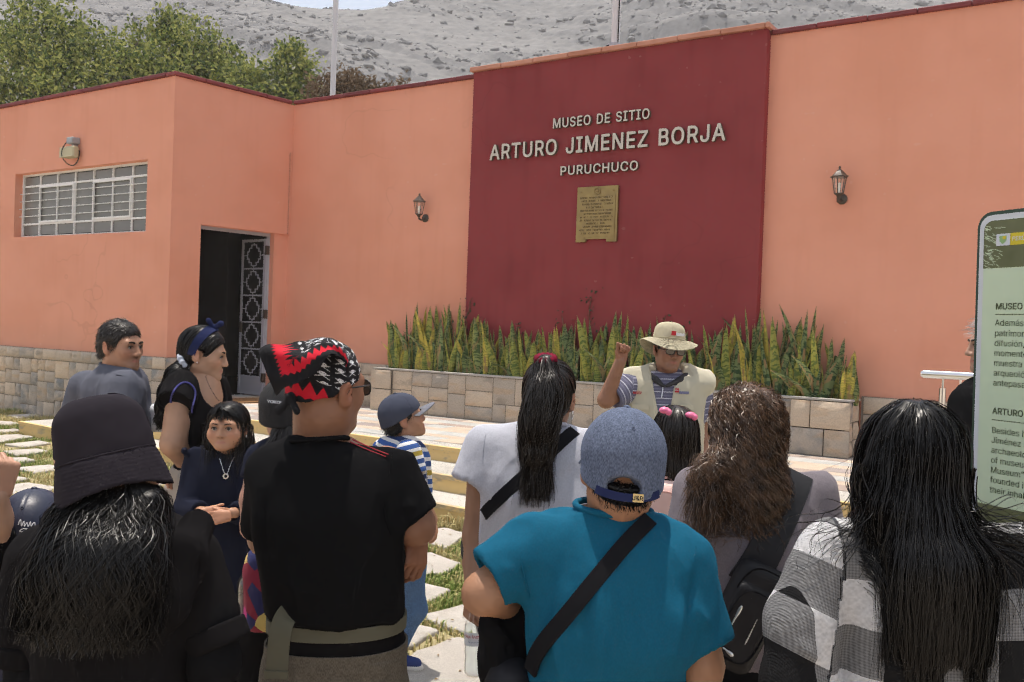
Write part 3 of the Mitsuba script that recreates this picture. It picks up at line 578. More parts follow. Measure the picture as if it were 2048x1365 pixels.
# ---------------------------------------------------------------- trees behind the roof
scene['tree_leaf'] = {'type': 'principledthin', 'base_color': proc(lambda p, n, uv: mix(mix([.15, .20, .06], [.42, .42, .14], uv.x), [.07, .10, .045], ss(.45, .9, uv.y))), 'roughness': .38, 'diff_trans': .7, 'spec_trans': 0.0, 'eta': 1.4}
scene['dry_leaf'] = {'type': 'principledthin', 'base_color': {'type': 'rgb', 'value': [.17, .125, .085]}, 'roughness': .6, 'diff_trans': .4, 'eta': 1.3}
mat('bark', proc(lambda p, n, uv: mix([.13, .10, .075], [.06, .045, .035], tf(p.x*20, p.y*20, p.z*4, 3))), .9, .1)
def tree(label, foot, blobs, nleaf, size, mt='tree_leaf', fill=.55, key='tree', cat='tree', seed=1, w=.5):
    r = np.random.default_rng(seed); t = thing(key, label, cat)
    ctr = np.mean([b[0] for b in blobs], 0); trunk = spline([foot, foot+(ctr-foot)*.4+r.normal(0, .15, 3)*[1, 1, 0], foot+(ctr-foot)*.75], 10)
    limbs = []
    for c, rad in blobs:
        for _ in range(3):
            e = c+r.normal(0, .45, 3)*rad; s = trunk[r.integers(5, 10)]; limbs.append(tube(spline([s, (s+e)/2+r.normal(0, .12, 3)*rad, e], 7), np.linspace(.07, .015, 7)*min(1, rad/1.5+.3), 6, cap=False))
    add(t+'__trunk', cat_([tube(trunk, np.linspace(.22, .11, 10), 10)]+limbs), 'bark')
    tot = sum(b[1]**2 for b in blobs); P = []
    for c, rad in blobs:
        n = int(nleaf*rad**2/tot); nc = max(8, int(n/26)); d = r.normal(size=(nc, 3)); d /= np.linalg.norm(d, axis=1, keepdims=True)
        rr = rad*(fill+(1.08-fill)*r.random(nc))[:, None]; cc = c+d*rr*[1.1, 1.1, .9]
        P.append(np.repeat(cc, 26, 0)+r.normal(0, .16*rad**.5, (nc*26, 3)))
    m, uv = leaf_cloud(np.vstack(P), size, r, up=.6, w=w)
    add(t+'__crown', m, mt, smooth=False, uv=uv, kind='stuff')
TY = 27.
def blob(px, py, Y, r): return (np.array(px), r)
tree('broad yellowish green tree behind the left wing roof, at the left edge', V(-13.397, 27.000, 1.445), [(V(-13.465, 27.096, 9.299), 1.25), (V(-13.957, 26.582, 8.140), 1.3), (V(-12.284, 27.087, 8.549), 1.4), (V(-14.154, 26.072, 7.307), 1.2), (V(-14.254, 27.607, 10.155), .8), (V(-11.173, 26.683, 8.267), 1.1), (V(-12.539, 25.874, 7.524), 1.3), (V(-15.379, 28.098, 9.456), .8)], 15000, .155, seed=3)
tree('tall dark green tree just left of the wing corner', V(-9.787, 28.001, 1.586), [(V(-9.850, 28.099, 9.507), 1.15), (V(-11.022, 28.603, 9.839), .95), (V(-9.233, 28.296, 9.287), .9), (V(-10.690, 27.084, 8.318), 1.1), (V(-9.248, 27.084, 8.298), 1.1), (V(-10.851, 29.112, 10.615), .65), (V(-8.424, 27.686, 8.483), .8)], 12000, .155, seed=4)
tree('small loose tree between the wing corner and the white flagpole', V(-6.315, 26.002, 1.691), [(V(-6.363, 26.090, 8.769), .62), (V(-6.890, 26.080, 7.986), .72), (V(-6.059, 26.080, 8.016), .6), (V(-7.401, 25.679, 7.935), .7), (V(-6.518, 26.095, 9.207), .35), (V(-6.565, 25.674, 7.487), .8)], 5200, .15, seed=5)
tree('leafless looking brown bush beside the white flagpole', V(-4.396, 24.038, 4.559), [(V(-4.886, 24.074, 7.488), .5), (V(-4.384, 24.077, 7.763), .45), (V(-4.368, 24.071, 7.315), .5)], 3000, .12, 'dry_leaf', key='shrub', cat='bush', seed=6)
tree('low brown bush right of the flagpole behind the roof edge', V(-3.573, 24.539, 4.653), [(V(-3.878, 24.576, 7.650), .42), (V(-3.294, 24.577, 7.776), .3), (V(-3.672, 24.573, 7.396), .5)], 2200, .12, 'dry_leaf', key='shrub', cat='bush', seed=7)
# ---------------------------------------------------------------- hillside
def hill_z(X, Y):
    n = lambda sx, sy, o, s, ang=0.: meshkit.fbm(np.stack([(X*math.cos(ang)+Y*math.sin(ang))*sx, (Y*math.cos(ang)-X*math.sin(ang))*sy, X*0+s], -1), o, s)
    yb = 72 + 10*(n(.02, .02, 3, 3)-.5) - .10*np.clip(X, 0, 200)
    z = .62*(Y-yb) + 7*(n(.03, .03, 3, 8)-.5)
    ridge = 58.5 + 34*np.clip(np.abs(X+37)-9, 0, 1e9)/55 + 3*(n(.05, .05, 3, 5)-.5); ridge = np.minimum(ridge, 96)
    z = np.where(z > ridge-4, ridge-4 + 8*(1-np.exp(-(z-ridge+4)/8)), z); z = np.minimum(z, ridge+2)
    z = z - .5*np.clip(Y-(yb+ridge/.62+18), 0, None)
    st = n(.035, .20, 4, 11, -.32); led = np.clip(st-.50, 0, .3)*6 ; led2 = np.clip(n(.16, .6, 3, 14, -.32)-.52, 0, .4)*2.6*np.clip((st-.36)*6, 0, 1)
    fine = (n(.9, 1.1, 3, 17)-.5)*.5
    return np.maximum(z + led + led2 + fine, -.4)
xs = np.concatenate([np.arange(-420, -112, 14), np.arange(-112, 112, .62), np.arange(112, 420, 14)]); ys = np.concatenate([np.arange(55, 92, 4), np.arange(92, 190, .62), np.arange(190, 420, 14)])
hill = grid_sheet(xs, ys, hill_z)
add('hillside', hill, 'hill_rock', smooth=True, label='steep dry grey hillside strewn with rocks rising behind the museum', kind='structure')
hr = np.random.default_rng(41); ico = trimesh.creation.icosahedron(); nb = 22000
bxs, bys = hr.uniform(-110, 110, nb), hr.uniform(94, 186, nb); bz = hill_z(bxs, bys)
st_ = meshkit.fbm(np.stack([(bxs*math.cos(-.32)+bys*math.sin(-.32))*.035, (bys*math.cos(-.32)-bxs*math.sin(-.32))*.20, bxs*0+11], -1), 4, 11)
ok = hr.random(nb) < np.clip((st_-.40)*6, .08, 1); vs, fs, tv = [], [], []
for i in np.nonzero(ok)[0]:
    s = .10+.55*hr.random()**5; v = np.array(ico.vertices)*(.55+.75*hr.random((12, 1)))*[s*1.6, s, s*.85]
    a = hr.normal(-.2, .5); c, s_ = math.cos(a), math.sin(a); v = v@np.array([[c, s_, 0], [-s_, c, 0], [0, 0, 1]]); vs.append(v+[bxs[i], bys[i], bz[i]+.1*s]); fs.append(ico.faces+12*len(fs)); tv.append(np.full(12, hr.random()))
tv = np.concatenate(tv)
add('hillside__rock', tm(np.vstack(vs), np.vstack(fs)), 'boulder', smooth=False, uv=np.c_[tv, tv], kind='stuff')
# ================================================================ people: implicit surfaces meshed into smooth bodies, clothes and hair
def smin(a, b, k):
    if k <= 0: return np.minimum(a, b)
    h = np.clip(.5+.5*(b-a)/k, 0, 1); return b+(a-b)*h - k*h*(1-h)
class S:
    def __init__(self): self.p = []
    def cone(self, a, b, ra, rb, k=.02, op='u', flat=None):
        a, b = np.asarray(a, float), np.asarray(b, float); ba = b-a; L2 = max(ba@ba, 1e-12)
        def d(P):
            Q = P-a
            if flat is not None:
                ax = unit(flat[0]); q = Q@ax; Q = Q + ax*(q*(1/flat[1]-1))[..., None]
                bb_ = ba + ax*((ba@ax)*(1/flat[1]-1)); l2 = bb_@bb_
            else: bb_, l2 = ba, L2
            t = np.clip(Q@bb_/l2, 0, 1); r = np.sqrt(((Q-t[..., None]*bb_)**2).sum(-1)) - (ra+(rb-ra)*t)
            return r*(min(1, flat[1]) if flat is not None else 1)
        m = max(ra, rb); self.p.append((d, np.minimum(a, b)-m, np.maximum(a, b)+m, k, op)); return self
    def chain(self, pts, rs, k=.02, op='u', flat=None):
        for i in range(len(pts)-1): self.cone(pts[i], pts[i+1], rs[i], rs[i+1], k, op, flat)
        return self
    def ell(self, c, r, R=None, k=.02, op='u'):
        c = np.asarray(c, float); r = np.asarray(r, float); R = np.eye(3) if R is None else np.asarray(R, float)
        def d(P):
            Q = (P-c)@R; k0 = np.sqrt(((Q/r)**2).sum(-1)); k1 = np.sqrt(((Q/r**2)**2).sum(-1)); return k0*(k0-1)/np.maximum(k1, 1e-9)
        e = np.sqrt(((R*r)**2).sum(1)); self.p.append((d, c-e, c+e, k, op)); return self
    def stack(self, rows, k=.02, op='u', n=2.2, ax=None, rot=0.):
        """rows (z, cx, cy, a, b): a solid of elliptical sections"""
        from scipy.interpolate import PchipInterpolator
        r = np.array(sorted([list(x) for x in rows])); f = PchipInterpolator(r[:, 0], r[:, 1:]); z0, z1 = r[0, 0], r[-1, 0]
        c, s = math.cos(rot), math.sin(rot)
        def d(P):
            z = np.clip(P[..., 2], z0, z1); q = f(z); x, y = P[..., 0]-q[..., 0], P[..., 1]-q[..., 1]
            if rot: x, y = c*x+s*y, -s*x+c*y
            e = (np.abs(x/q[..., 2])**n + np.abs(y/q[..., 3])**n + 1e-12)**(1/n)
            dd = (e-1)*np.minimum(q[..., 2], q[..., 3])
            dd = np.where(e > 1, np.minimum(dd*1.3, np.sqrt(x*x+y*y)*(1-1/e)), dd)
            dz = np.abs(P[..., 2]-(z0+z1)/2)-(z1-z0)/2
            return np.where(dz > 0, np.sqrt(np.maximum(dd, 0)**2+dz**2), np.maximum(dd, dz))
        m = np.maximum(r[:, 3], r[:, 4])
        lo = np.array([(r[:, 1]-m).min(), (r[:, 2]-m).min(), z0]); hi = np.array([(r[:, 1]+m).max(), (r[:, 2]+m).max(), z1]); self.p.append((d, lo, hi, k, op)); return self
    def cut(self, p, n):   # keep the side that n points away from
        p, n = np.asarray(p, float), unit(n); self.p.append((lambda P: (P-p)@n, None, None, 0, 'i')); return self
    def fn(self, f, lo, hi, k=.01, op='u'): self.p.append((f, np.asarray(lo, float), np.asarray(hi, float), k, op)); return self
    def join(self, o): self.p += o.p; return self
    def eval(self, P, only_u=False):
        D = np.full(P.shape[:-1], 1.0)
        for d, lo, hi, k, op in self.p:
            if op == 'u': D = smin(D, d(P), k)
            elif only_u: continue
            elif op == 's': D = -smin(-D, d(P), k)
            else: D = np.maximum(D, d(P))
        return D
    def bounds(self, pad):
        lo = np.min([q[1] for q in self.p if q[4] == 'u'], 0)-pad; hi = np.max([q[2] for q in self.p if q[4] == 'u'], 0)+pad; return lo, hi
    def mesh(self, h, lo=None, hi=None):
        l, u = self.bounds(3*h); l = l if lo is None else np.maximum(l, lo); u = u if hi is None else np.minimum(u, hi)
        n = np.maximum(np.ceil((u-l)/h).astype(int)+1, 3); ax = [l[i]+h*np.arange(n[i]) for i in range(3)]
        D = np.full(n, 1.0, np.float64)
        for d, a, b, k, op in self.p:
            if a is None: sl = (slice(None),)*3
            else:
                m = k+3*h; i0 = np.clip(np.floor((a-m-l)/h).astype(int), 0, n); i1 = np.clip(np.ceil((b+m-l)/h).astype(int)+1, 0, n)
                if np.any(i1 <= i0): continue
                sl = tuple(slice(i0[j], i1[j]) for j in range(3))
            P = np.stack(np.meshgrid(*[ax[j][sl[j]] for j in range(3)], indexing='ij'), -1); v = d(P)
            if op == 'u': D[sl] = smin(D[sl], v, k)
            elif op == 's': D[sl] = -smin(-D[sl], v, k)
            else: D[sl] = np.maximum(D[sl], v)
        for j in range(3):
            s0 = [slice(None)]*3; s0[j] = 0; D[tuple(s0)] = np.maximum(D[tuple(s0)], h*.5); s0[j] = -1; D[tuple(s0)] = np.maximum(D[tuple(s0)], h*.5)
        return nets(D, l, h)
CORN = [(a, b, c) for a in (0, 1) for b in (0, 1) for c in (0, 1)]
EDG = [(i, j) for i in range(8) for j in range(i+1, 8) if sum(abs(np.subtract(CORN[i], CORN[j]))) == 1]
def nets(D, o, h):
    n = np.array(D.shape); sl = lambda c: tuple(slice(c[j], n[j]-1+c[j]) for j in range(3))
    ins = D < 0; cnt = sum(ins[sl(c)].astype(np.int8) for c in CORN); act = (cnt > 0) & (cnt < 8)
    idx = -np.ones(act.shape, np.int64); ijk = np.argwhere(act); idx[act] = np.arange(len(ijk))
    vals = [D[tuple((ijk+c).T)] for c in CORN]; acc = np.zeros((len(ijk), 3)); num = np.zeros(len(ijk))
    for i, j in EDG:
        a, b = vals[i], vals[j]; m = (a < 0) != (b < 0); t = np.where(m, a/np.where(m, a-b, 1), 0)
        p = np.array(CORN[i]) + t[:, None]*(np.array(CORN[j])-np.array(CORN[i])); acc += p*m[:, None]; num += m
    v = o + h*(ijk + acc/np.maximum(num, 1)[:, None]); F = []
    for ax in range(3):
        a1, a2 = (ax+1) % 3, (ax+2) % 3
        s0, s1 = [slice(1, -1)]*3, [slice(1, -1)]*3; s0[ax] = slice(0, -1); s1[ax] = slice(1, None)
        x = ins[tuple(s0)] != ins[tuple(s1)]; e = np.argwhere(x); pos = e.copy(); pos[:, a1] += 1; pos[:, a2] += 1
        up = ins[tuple(pos.T)]
        def cell(d1, d2):
            q = pos.copy(); q[:, a1] -= d1; q[:, a2] -= d2; return idx[tuple(q.T)]
        f = np.stack([cell(1, 1), cell(0, 1), cell(0, 0), cell(1, 0)], -1); f[~up] = f[~up][:, ::-1]; F.append(f)
    return tm(v, quads(np.vstack(F)))
def normals(m):
    v, f = np.asarray(m.vertices), np.asarray(m.faces); n = np.zeros_like(v); c = np.cross(v[f[:, 1]]-v[f[:, 0]], v[f[:, 2]]-v[f[:, 0]])
    for k in range(3): np.add.at(n, f[:, k], c)
    return n/np.maximum(np.linalg.norm(n, axis=1, keepdims=True), 1e-12)
def smooth_mesh(m, it=3):
    import scipy.sparse as sp
    v, f = np.array(m.vertices), np.asarray(m.faces); e = np.vstack([f[:, [0, 1]], f[:, [1, 2]], f[:, [2, 0]]]); e = np.vstack([e, e[:, ::-1]])
    A = sp.csr_matrix((np.ones(len(e)), (e[:, 0], e[:, 1])), (len(v), len(v))); A.data[:] = 1; dg = np.maximum(np.asarray(A.sum(1)).ravel(), 1)
    for _ in range(it):
        for l in (.5, -.53): v = v + l*((A@v)/dg[:, None]-v)
    return tm(v, f)
def rot3(yaw, pitch=0., roll=0.):
    """columns: right, forward, up. yaw 0 looks along +y (away from the photographer), positive turns left; pitch up; roll tilts to the right"""
    y, p, r = map(math.radians, (yaw, pitch, roll))
    Rz = np.array([[math.cos(y), -math.sin(y), 0], [math.sin(y), math.cos(y), 0], [0, 0, 1]]); Rx = np.array([[1, 0, 0], [0, math.cos(p), -math.sin(p)], [0, math.sin(p), math.cos(p)]])
    Ry = np.array([[math.cos(r), 0, math.sin(r)], [0, 1, 0], [-math.sin(r), 0, math.cos(r)]]); return Rz@Rx@Ry
class Head:
    """c: point between the ears; R: columns right, forward, up; s: size against an adult head"""
    def __init__(self, c, R, s=1.0, child=0.0, wide=1.0): self.c, self.R, self.s, self.child, self.w = np.asarray(c, float), R, s, child, wide
    def P(self, x, y, z): return self.c + self.R@(np.array([x*self.w, y, z])*self.s)
    def local(self, v): return ((v-self.c)@self.R)/self.s/np.array([self.w, 1, 1])
    def ell(self, q, c, r, k=.02, op='u'): q.ell(self.P(*c), np.array(r)*self.s*[self.w, 1, 1], self.R, k*self.s, op)
    def con(self, q, a, b, ra, rb, k=.015, op='u'): q.cone(self.P(*a), self.P(*b), ra*self.s, rb*self.s, k*self.s, op)
    def sdf(self, neck_to=None, neck_r=.056, face=True, ears=True):
        q = S(); ch = self.child
        self.ell(q, (0, -.014, .036), (.074, .093, .080+.004*ch), .0)
        self.ell(q, (0, .030, -.030+.006*ch), (.058+.007*ch, .060, .076-.008*ch), .03)
        for s_ in (-1, 1):
            self.con(q, (s_*.046, -.004, -.052), (s_*.018, .068, -.088+.010*ch), .022, .018, .03)
            self.ell(q, (s_*(.040+.002*ch), .054, -.018-.010*ch), (.024+.003*ch, .026, .026+.004*ch), .03)
        self.ell(q, (0, .074, -.092+.010*ch), (.020, .018, .016), .02)
        if face:
            self.con(q, (-.040, .070, .022), (.040, .070, .022), .016, .016, .02); self.con(q, (0, .085, .020), (0, .1045-.007*ch, -.026), .0075, .0095, .012)
            self.ell(q, (0, .1015-.007*ch, -.029), (.0125, .0115, .0095), .008)
            for s_ in (-1, 1):
                self.ell(q, (s_*.0125, .0945-.005*ch, -.032), (.0085, .0095, .0075), .006)
                self.ell(q, (s_*.031, .097, .004), (.0185, .016, .012), .012, 's')
            self.con(q, (-.019, .083, -.057), (0, .0895, -.0545), .004, .006, .006); self.con(q, (0, .0895, -.0545), (.019, .083, -.057), .006, .004, .006)
            self.con(q, (-.016, .082, -.0635), (0, .0885, -.0665), .004, .007, .006); self.con(q, (0, .0885, -.0665), (.016, .082, -.0635), .007, .004, .006)
            self.con(q, (-.021, .0870, -.0605), (.021, .0870, -.0605), .0020, .0020, .003, 's')
        if ears:
            for s_ in (-1, 1):
                E = self.R@rot3(-s_*22, 0, s_*6)
                q.ell(self.P(s_*.079, -.018, -.004), np.array([.0075, .020, .031])*self.s, E, .006*self.s)
                q.ell(self.P(s_*.075, -.006, -.026), np.array([.008, .011, .013])*self.s, E, .008*self.s)
                q.ell(self.P(s_*.088, -.012, .000), np.array([.007, .0105, .018])*self.s, E, .004*self.s, 's')
        if neck_to is not None: q.cone(self.P(0, -.018, -.055), neck_to, neck_r*self.s, neck_r*self.s*1.06, .025)
        return q
    def mesh(self, neck_to=None, neck_r=.056, h=.0040, face=True, ears=True, cutz=None):
        q = self.sdf(neck_to, neck_r, face, ears); 
        return smooth_mesh(q.mesh(h), 2)
    def skin(self, m, base, lip=(.42, .13, .11), stubble=0., noise=.12):
        v = np.asarray(m.vertices); L = self.local(v); c = np.tile(np.array(base), (len(v), 1)); n = meshkit.fbm(v*38, 3, 3)[:, None]
        c = c*(1+noise*2*(n-.5)); g = lambda p, r: np.exp(-(((L-np.array(p))/np.array(r))**2).sum(1))[:, None]
        k = np.clip(sum(g((x, .087, -.0605), (.009, .014, .0058)) for x in (-.011, 0, .011)), 0, 1); c = c*(1-.65*k)+np.array(lip)*.65*k*(np.mean(base)/.2)**.3
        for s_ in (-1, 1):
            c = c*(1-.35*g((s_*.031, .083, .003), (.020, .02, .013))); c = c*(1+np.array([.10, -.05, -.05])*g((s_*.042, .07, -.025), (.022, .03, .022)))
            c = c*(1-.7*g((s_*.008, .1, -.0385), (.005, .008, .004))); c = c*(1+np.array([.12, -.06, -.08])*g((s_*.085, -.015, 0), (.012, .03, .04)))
        if stubble: c = c*(1-stubble*np.clip(g((0, .09, -.046), (.026, .02, .007))+.5*g((0, .06, -.085), (.05, .06, .03)), 0, 1))
        return np.clip(c, .005, .9)
    def eyes(self, key, brow=(.012, .009, .008), brow_r=.0034, lids=True):
        ms, cs = [], []
        for s_ in (-1, 1):
            e = trimesh.creation.icosphere(3, (.0118+.0012*self.child)*self.s); e.apply_translation(self.P(s_*.031, .0745, .003)); L = self.local(np.asarray(e.vertices))-np.array([s_*.031, .0745, .003])
            d = np.hypot(L[:, 0], L[:, 2]); col = np.where((L[:, 1] > 0)[:, None] & (d < .0062)[:, None], [.020, .012, .008], [.33, .29, .26]); ms.append(e); cs.append(col)
        add(key+'__eyes', cat_(ms), 'eye_wet', smooth=True, color=np.vstack(cs))
        for s_ in (-1, 1):
            pts = [self.P(s_*x, y, z) for x, y, z in ((.014, .0915, .021), (.024, .0925, .0255), (.036, .0885, .0265), (.048, .077, .0225))]
            add(key+'__eyebrow', tube(spline(pts, 10), np.array([.6, 1, 1.1, 1.1, 1.05, 1, .9, .8, .6, .3])*brow_r*self.s, 6), 'brow_hair')
            lid = [self.P(s_*x, y, z) for x, y, z in ((.0185, .0875, .0035), (.025, .0895, .0090), (.033, .0890, .0098), (.041, .0845, .0070), (.0445, .080, .0025))]
            if lids: add(key+'__lashes', tube(spline(lid, 9), np.array([.4, .8, 1, 1, 1, 1, 1, .8, .4])*.0019*self.s, 5), 'brow_hair')
def hand_prims(q, wrist, R, s=1.0, curl=(25, 30, 20), spread=4, thumb=(35, 20), side=1):
    """R columns: towards the thumb side, along the fingers, out of the back of the hand. side: sign of the thumb's x"""
    P = lambda x, y, z: wrist + R@(np.array([x*side, y, z])*s)
    for x0, x1, r in ((-.026, -.033, .0135), (-.012, -.012, .0145), (.004, .010, .0145), (.018, .028, .0135)): q.cone(P(x0*.8, .008, 0), P(x1, .078, 0), .0155*s, r*s*.82, .012*s)
    q.cone(P(.014, .016, -.006), P(.034, .046, -.010), .016*s, .0125*s, .012*s)
    for i, (x, l) in enumerate(((.029, .074), (.010, .082), (-.010, .077), (-.029, .060))):
        a = 0.; p = P(x, .083-abs(i-1.2)*.003, 0.); sp = math.radians((1.3-i)*spread); r = .0088-.0008*(i == 3)
        for j, (fr, c) in enumerate(zip((.47, .29, .24), curl)):
            a += math.radians(c*(1+.08*(i-1))); d = R@np.array([math.sin(sp)*side*math.cos(a), math.cos(a)*math.cos(sp), -math.sin(a)])
            e = p + d*l*fr*s; q.cone(p, e, r*s, r*.93*s, .004*s); p, r = e, r*.93
    p = P(.030, .038, -.008)
    a = math.radians(thumb[0])
    for l, da in ((.034, 0), (.028, -thumb[1])):
        d = R@np.array([math.sin(a)*side*.85, math.cos(a), -.35]); d = unit(d); e = p+d*l*s; q.cone(p, e, .0105*s, .0090*s, .005*s); p = e; a += math.radians(da)
def noise_disp(m, amp, sc, seed=0, stretch=(1, 1, 1), octv=3, ridge=False):
    v = np.asarray(m.vertices); n = normals(m); f = meshkit.fbm(v*sc*np.array(stretch)+seed*7.3, octv, seed)-.5
    if ridge: f = .25-np.abs(f)
    return tm(v+n*(amp*2*f)[:, None], m.faces)
def folds(m, specs, base=.0025, seed=1, only=None):
    """specs: (p0, p1, width, height): soft creases along the segments; plus a fine restless surface"""
    v = np.asarray(m.vertices); n = normals(m); d = base*(meshkit.fbm(v*np.array([16, 16, 7])+seed*3.1, 3, seed)-.5)*2
    a = math.sin(seed*1.7)*.35; w = np.stack([v[:, 0]*7.5+v[:, 2]*a*6, v[:, 1]*7.5, v[:, 2]*2.1-v[:, 0]*a*2], -1)+seed*5.7
    f = meshkit.fbm(w, 2, seed+3); d = d + base*2.2*(1-np.abs(f-.5)*7).clip(-1, 1)*np.clip(meshkit.noise(v*4.5+seed, seed+9)*2.2-.6, 0, 1)
    for p0, p1, w, a in specs:
        p0, p1 = np.asarray(p0, float), np.asarray(p1, float); e = p1-p0; t = np.clip((v-p0)@e/(e@e), 0, 1); D = np.linalg.norm(v-p0-t[:, None]*e, axis=1)
        wig = 1+.35*np.sin(t*7+seed); x = D/(w*wig); d = d + a*1.5*np.exp(-np.abs(x)**1.25*1.3)*np.sin(np.pi*np.clip(t*.9+.08, 0, 1))
    return tm(v+n*d[:, None], m.faces)
def strand_mesh(P, rad):
    """P (n, k, 3), rad (k,) or (n, k): thin ribbons, each turned a little differently"""
    n, k, _ = P.shape; t = np.gradient(P, axis=1); t /= np.maximum(np.linalg.norm(t, axis=-1, keepdims=True), 1e-9); rr = np.random.default_rng(n*31+k)
    out = P - P.reshape(-1, 3).mean(0)*[1, 1, 1]; out = out/np.maximum(np.linalg.norm(out, axis=-1, keepdims=True), 1e-9) + rr.normal(0, .45, (n, 1, 3)); a = np.cross(t, out); a /= np.maximum(np.linalg.norm(a, axis=-1, keepdims=True), 1e-9)
    rad = np.broadcast_to(rad, (n, k))[..., None]*1.15; v = np.stack([P-rad*a, P+rad*a], 2).reshape(-1, 3)
    i = np.arange(n)[:, None]*k*2+np.arange(k-1)[None]*2
    return tm(v, quads(np.stack([i, i+1, i+3, i+2], -1).reshape(-1, 4)))
def grow(q, seeds, flow, steps, step, off=.003, r=None, wave=0., wl=.05, jit=.15, free=-.35, zend=None, curl=0., lift=0., zrag=.05):
    """strands that follow the flow over the surface of q and hang freely below it"""
    n = len(seeds); p = seeds.copy(); out = [p.copy()]; ph = 14*meshkit.fbm(seeds*np.array([16, 16, 5]), 2, 5)+r.uniform(0, 1.6, n); zr = zrag*r.random(n); jd = r.normal(0, jit, (n, 3)); o = off*(.3+1.4*r.random(n)); e = 1e-3; frq = (.7+.6*r.random(n))
    lf = lift*r.random(n)**3
    for i in range(steps):
        d0 = q.eval(p); g = np.stack([q.eval(p+np.eye(3)[j]*e)-d0 for j in range(3)], -1)/e; g /= np.maximum(np.linalg.norm(g, axis=1, keepdims=True), 1e-6)
        fl = flow(p)+jd*.5; under = (g[:, 2] < free)[:, None]
        tg = np.where(under, fl, fl-g*(fl*g).sum(1, keepdims=True)); tg /= np.maximum(np.linalg.norm(tg, axis=1, keepdims=True), 1e-6)
        sd = np.cross(tg, g); s = i*step
        if wave: tg = tg + sd*(wave*np.cos(ph+6.283*s/wl*frq))[:, None]
        if curl: tg = tg + sd*(curl*np.cos(ph+6.283*s/wl*frq))[:, None] + g*(curl*np.sin(ph+6.283*s/wl*frq))[:, None]
        p = p + tg*step; d1 = q.eval(p); tgt = o + lf*i/steps
        p = np.where(under, p, p-g*((d1-tgt)*(.35 if curl else .8))[:, None]); out.append(p.copy())
        if zend is not None:
            st = p[:, 2] < (zend(p) if callable(zend) else zend)+zr; p = np.where(st[:, None], out[-2], p); out[-1] = p.copy()
    return np.stack(out, 1)
DOWN = lambda p: np.tile([0, 0, -1.], (len(p), 1))
def surf_pts(m, n, r, keep=None):
    v, f = np.asarray(m.vertices), np.asarray(m.faces); a = np.linalg.norm(np.cross(v[f[:, 1]]-v[f[:, 0]], v[f[:, 2]]-v[f[:, 0]]), axis=1); 
    i = r.choice(len(f), n*2, p=a/a.sum()); u, w = r.random((2, n*2)); s = u+w > 1; u[s], w[s] = 1-u[s], 1-w[s]
    p = v[f[i, 0]]+u[:, None]*(v[f[i, 1]]-v[f[i, 0]])+w[:, None]*(v[f[i, 2]]-v[f[i, 0]])
    if keep is not None: p = p[keep(p)]
    return p[:n]
def hair(key, q, h, n, flow, steps, step, seed, mt='hair_black', rad=.0009, part='hair', amp=.006, keep=None, **kw):
    r = np.random.default_rng(seed); m = q.mesh(h*1.3); m = noise_disp(m, amp, 26, seed, (1, 1, .35), 3)
    sd = surf_pts(m, n, r, keep); P = grow(q, sd, flow, steps, step, r=r, **kw)
    t = np.linspace(0, 1, P.shape[1]); R_ = rad*(1-.75*t**2)[None]*(.6+.8*r.random((len(P), 1)))
    s = strand_mesh(P, R_)
    return add(key+'__'+part, cat_([m, s]), mt, smooth=True)
# ---------------------------------------------------------------- materials of people and their things
weave = proc(lambda p, n, uv: tn(p.x*700, p.y*700, p.z*700)*.5 + tf(p.x*90, p.y*90, p.z*60, 2), 8e-4)
def cloth(key, c, rough=.9, sheen=.25, heather=0.):
    c2 = {'type': 'rgb', 'value': list(c)}
    if heather:
        cc = [float(x) for x in c]
        c2 = proc(lambda p, n, uv: mi.Color3f(cc)*(1-heather*.5+heather*tn(p.x*420, p.y*420, p.z*230)*1.0+heather*.25*(tf(p.x*60, p.y*60, p.z*14, 2)-.5)))
    return mat(key, c2, rough, .04, bump=weave, bs=.0012, sheen=sheen*.6)
mat('skin', VC, .48, .35, bump=proc(lambda p, n, uv: tf(p.x*300, p.y*300, p.z*300, 2), 1e-3), bs=.0008)
mat('eye_wet', VC, .12, .5); mat('brow_hair', [.022, .016, .012], .8, .1)
mat('hair_black', [.0052, .0046, .0046], .36, .28); mat('hair_dark', [.013, .0095, .0075], .38, .4)
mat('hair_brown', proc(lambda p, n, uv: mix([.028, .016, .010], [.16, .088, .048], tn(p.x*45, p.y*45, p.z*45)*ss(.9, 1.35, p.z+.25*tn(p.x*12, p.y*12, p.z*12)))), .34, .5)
cloth('cloth_black', [.0070, .0070, .0078], .9, .08); cloth('cloth_black_fine', [.0085, .008, .0088], .85, .1); cloth('cloth_hood', [.0085, .0078, .0085], .9, .10); cloth('hat_plum', [.021, .018, .023], .85, .2)
cloth('cloth_teal', [.009, .086, .150], heather=.14); cloth('cloth_pale', [.42, .43, .48], heather=.22); cloth('cloth_mauve', [.185, .165, .185], heather=.25); cloth('cloth_slate', [.095, .10, .125])
cloth('cloth_navy', [.012, .014, .026]); cloth('cloth_khaki', [.42, .38, .27]); cloth('cloth_vest', [.50, .47, .365]); cloth('denim_cap', [.098, .118, .172], heather=.8); cloth('cap_slate', [.06, .067, .095]); cloth('cap_grey', [.085, .09, .095])
cloth('jeans_grey', [.115, .10, .08], heather=.7); cloth('jeans_blue', [.075, .135, .25], heather=.8); cloth('trousers_black', [.007, .007, .008], .9, .1); cloth('trousers_beige', [.45, .41, .36])
cloth('strap_black', [.010, .010, .012], .7, .1); cloth('webbing_olive', [.115, .11, .08], .85); cloth('scrunchie_red', [.16, .008, .025], .8, .6); cloth('scrunchie_grey', [.45, .48, .55]); cloth('band_navy', [.02, .026, .075]); cloth('collar_grey', [.05, .05, .055])
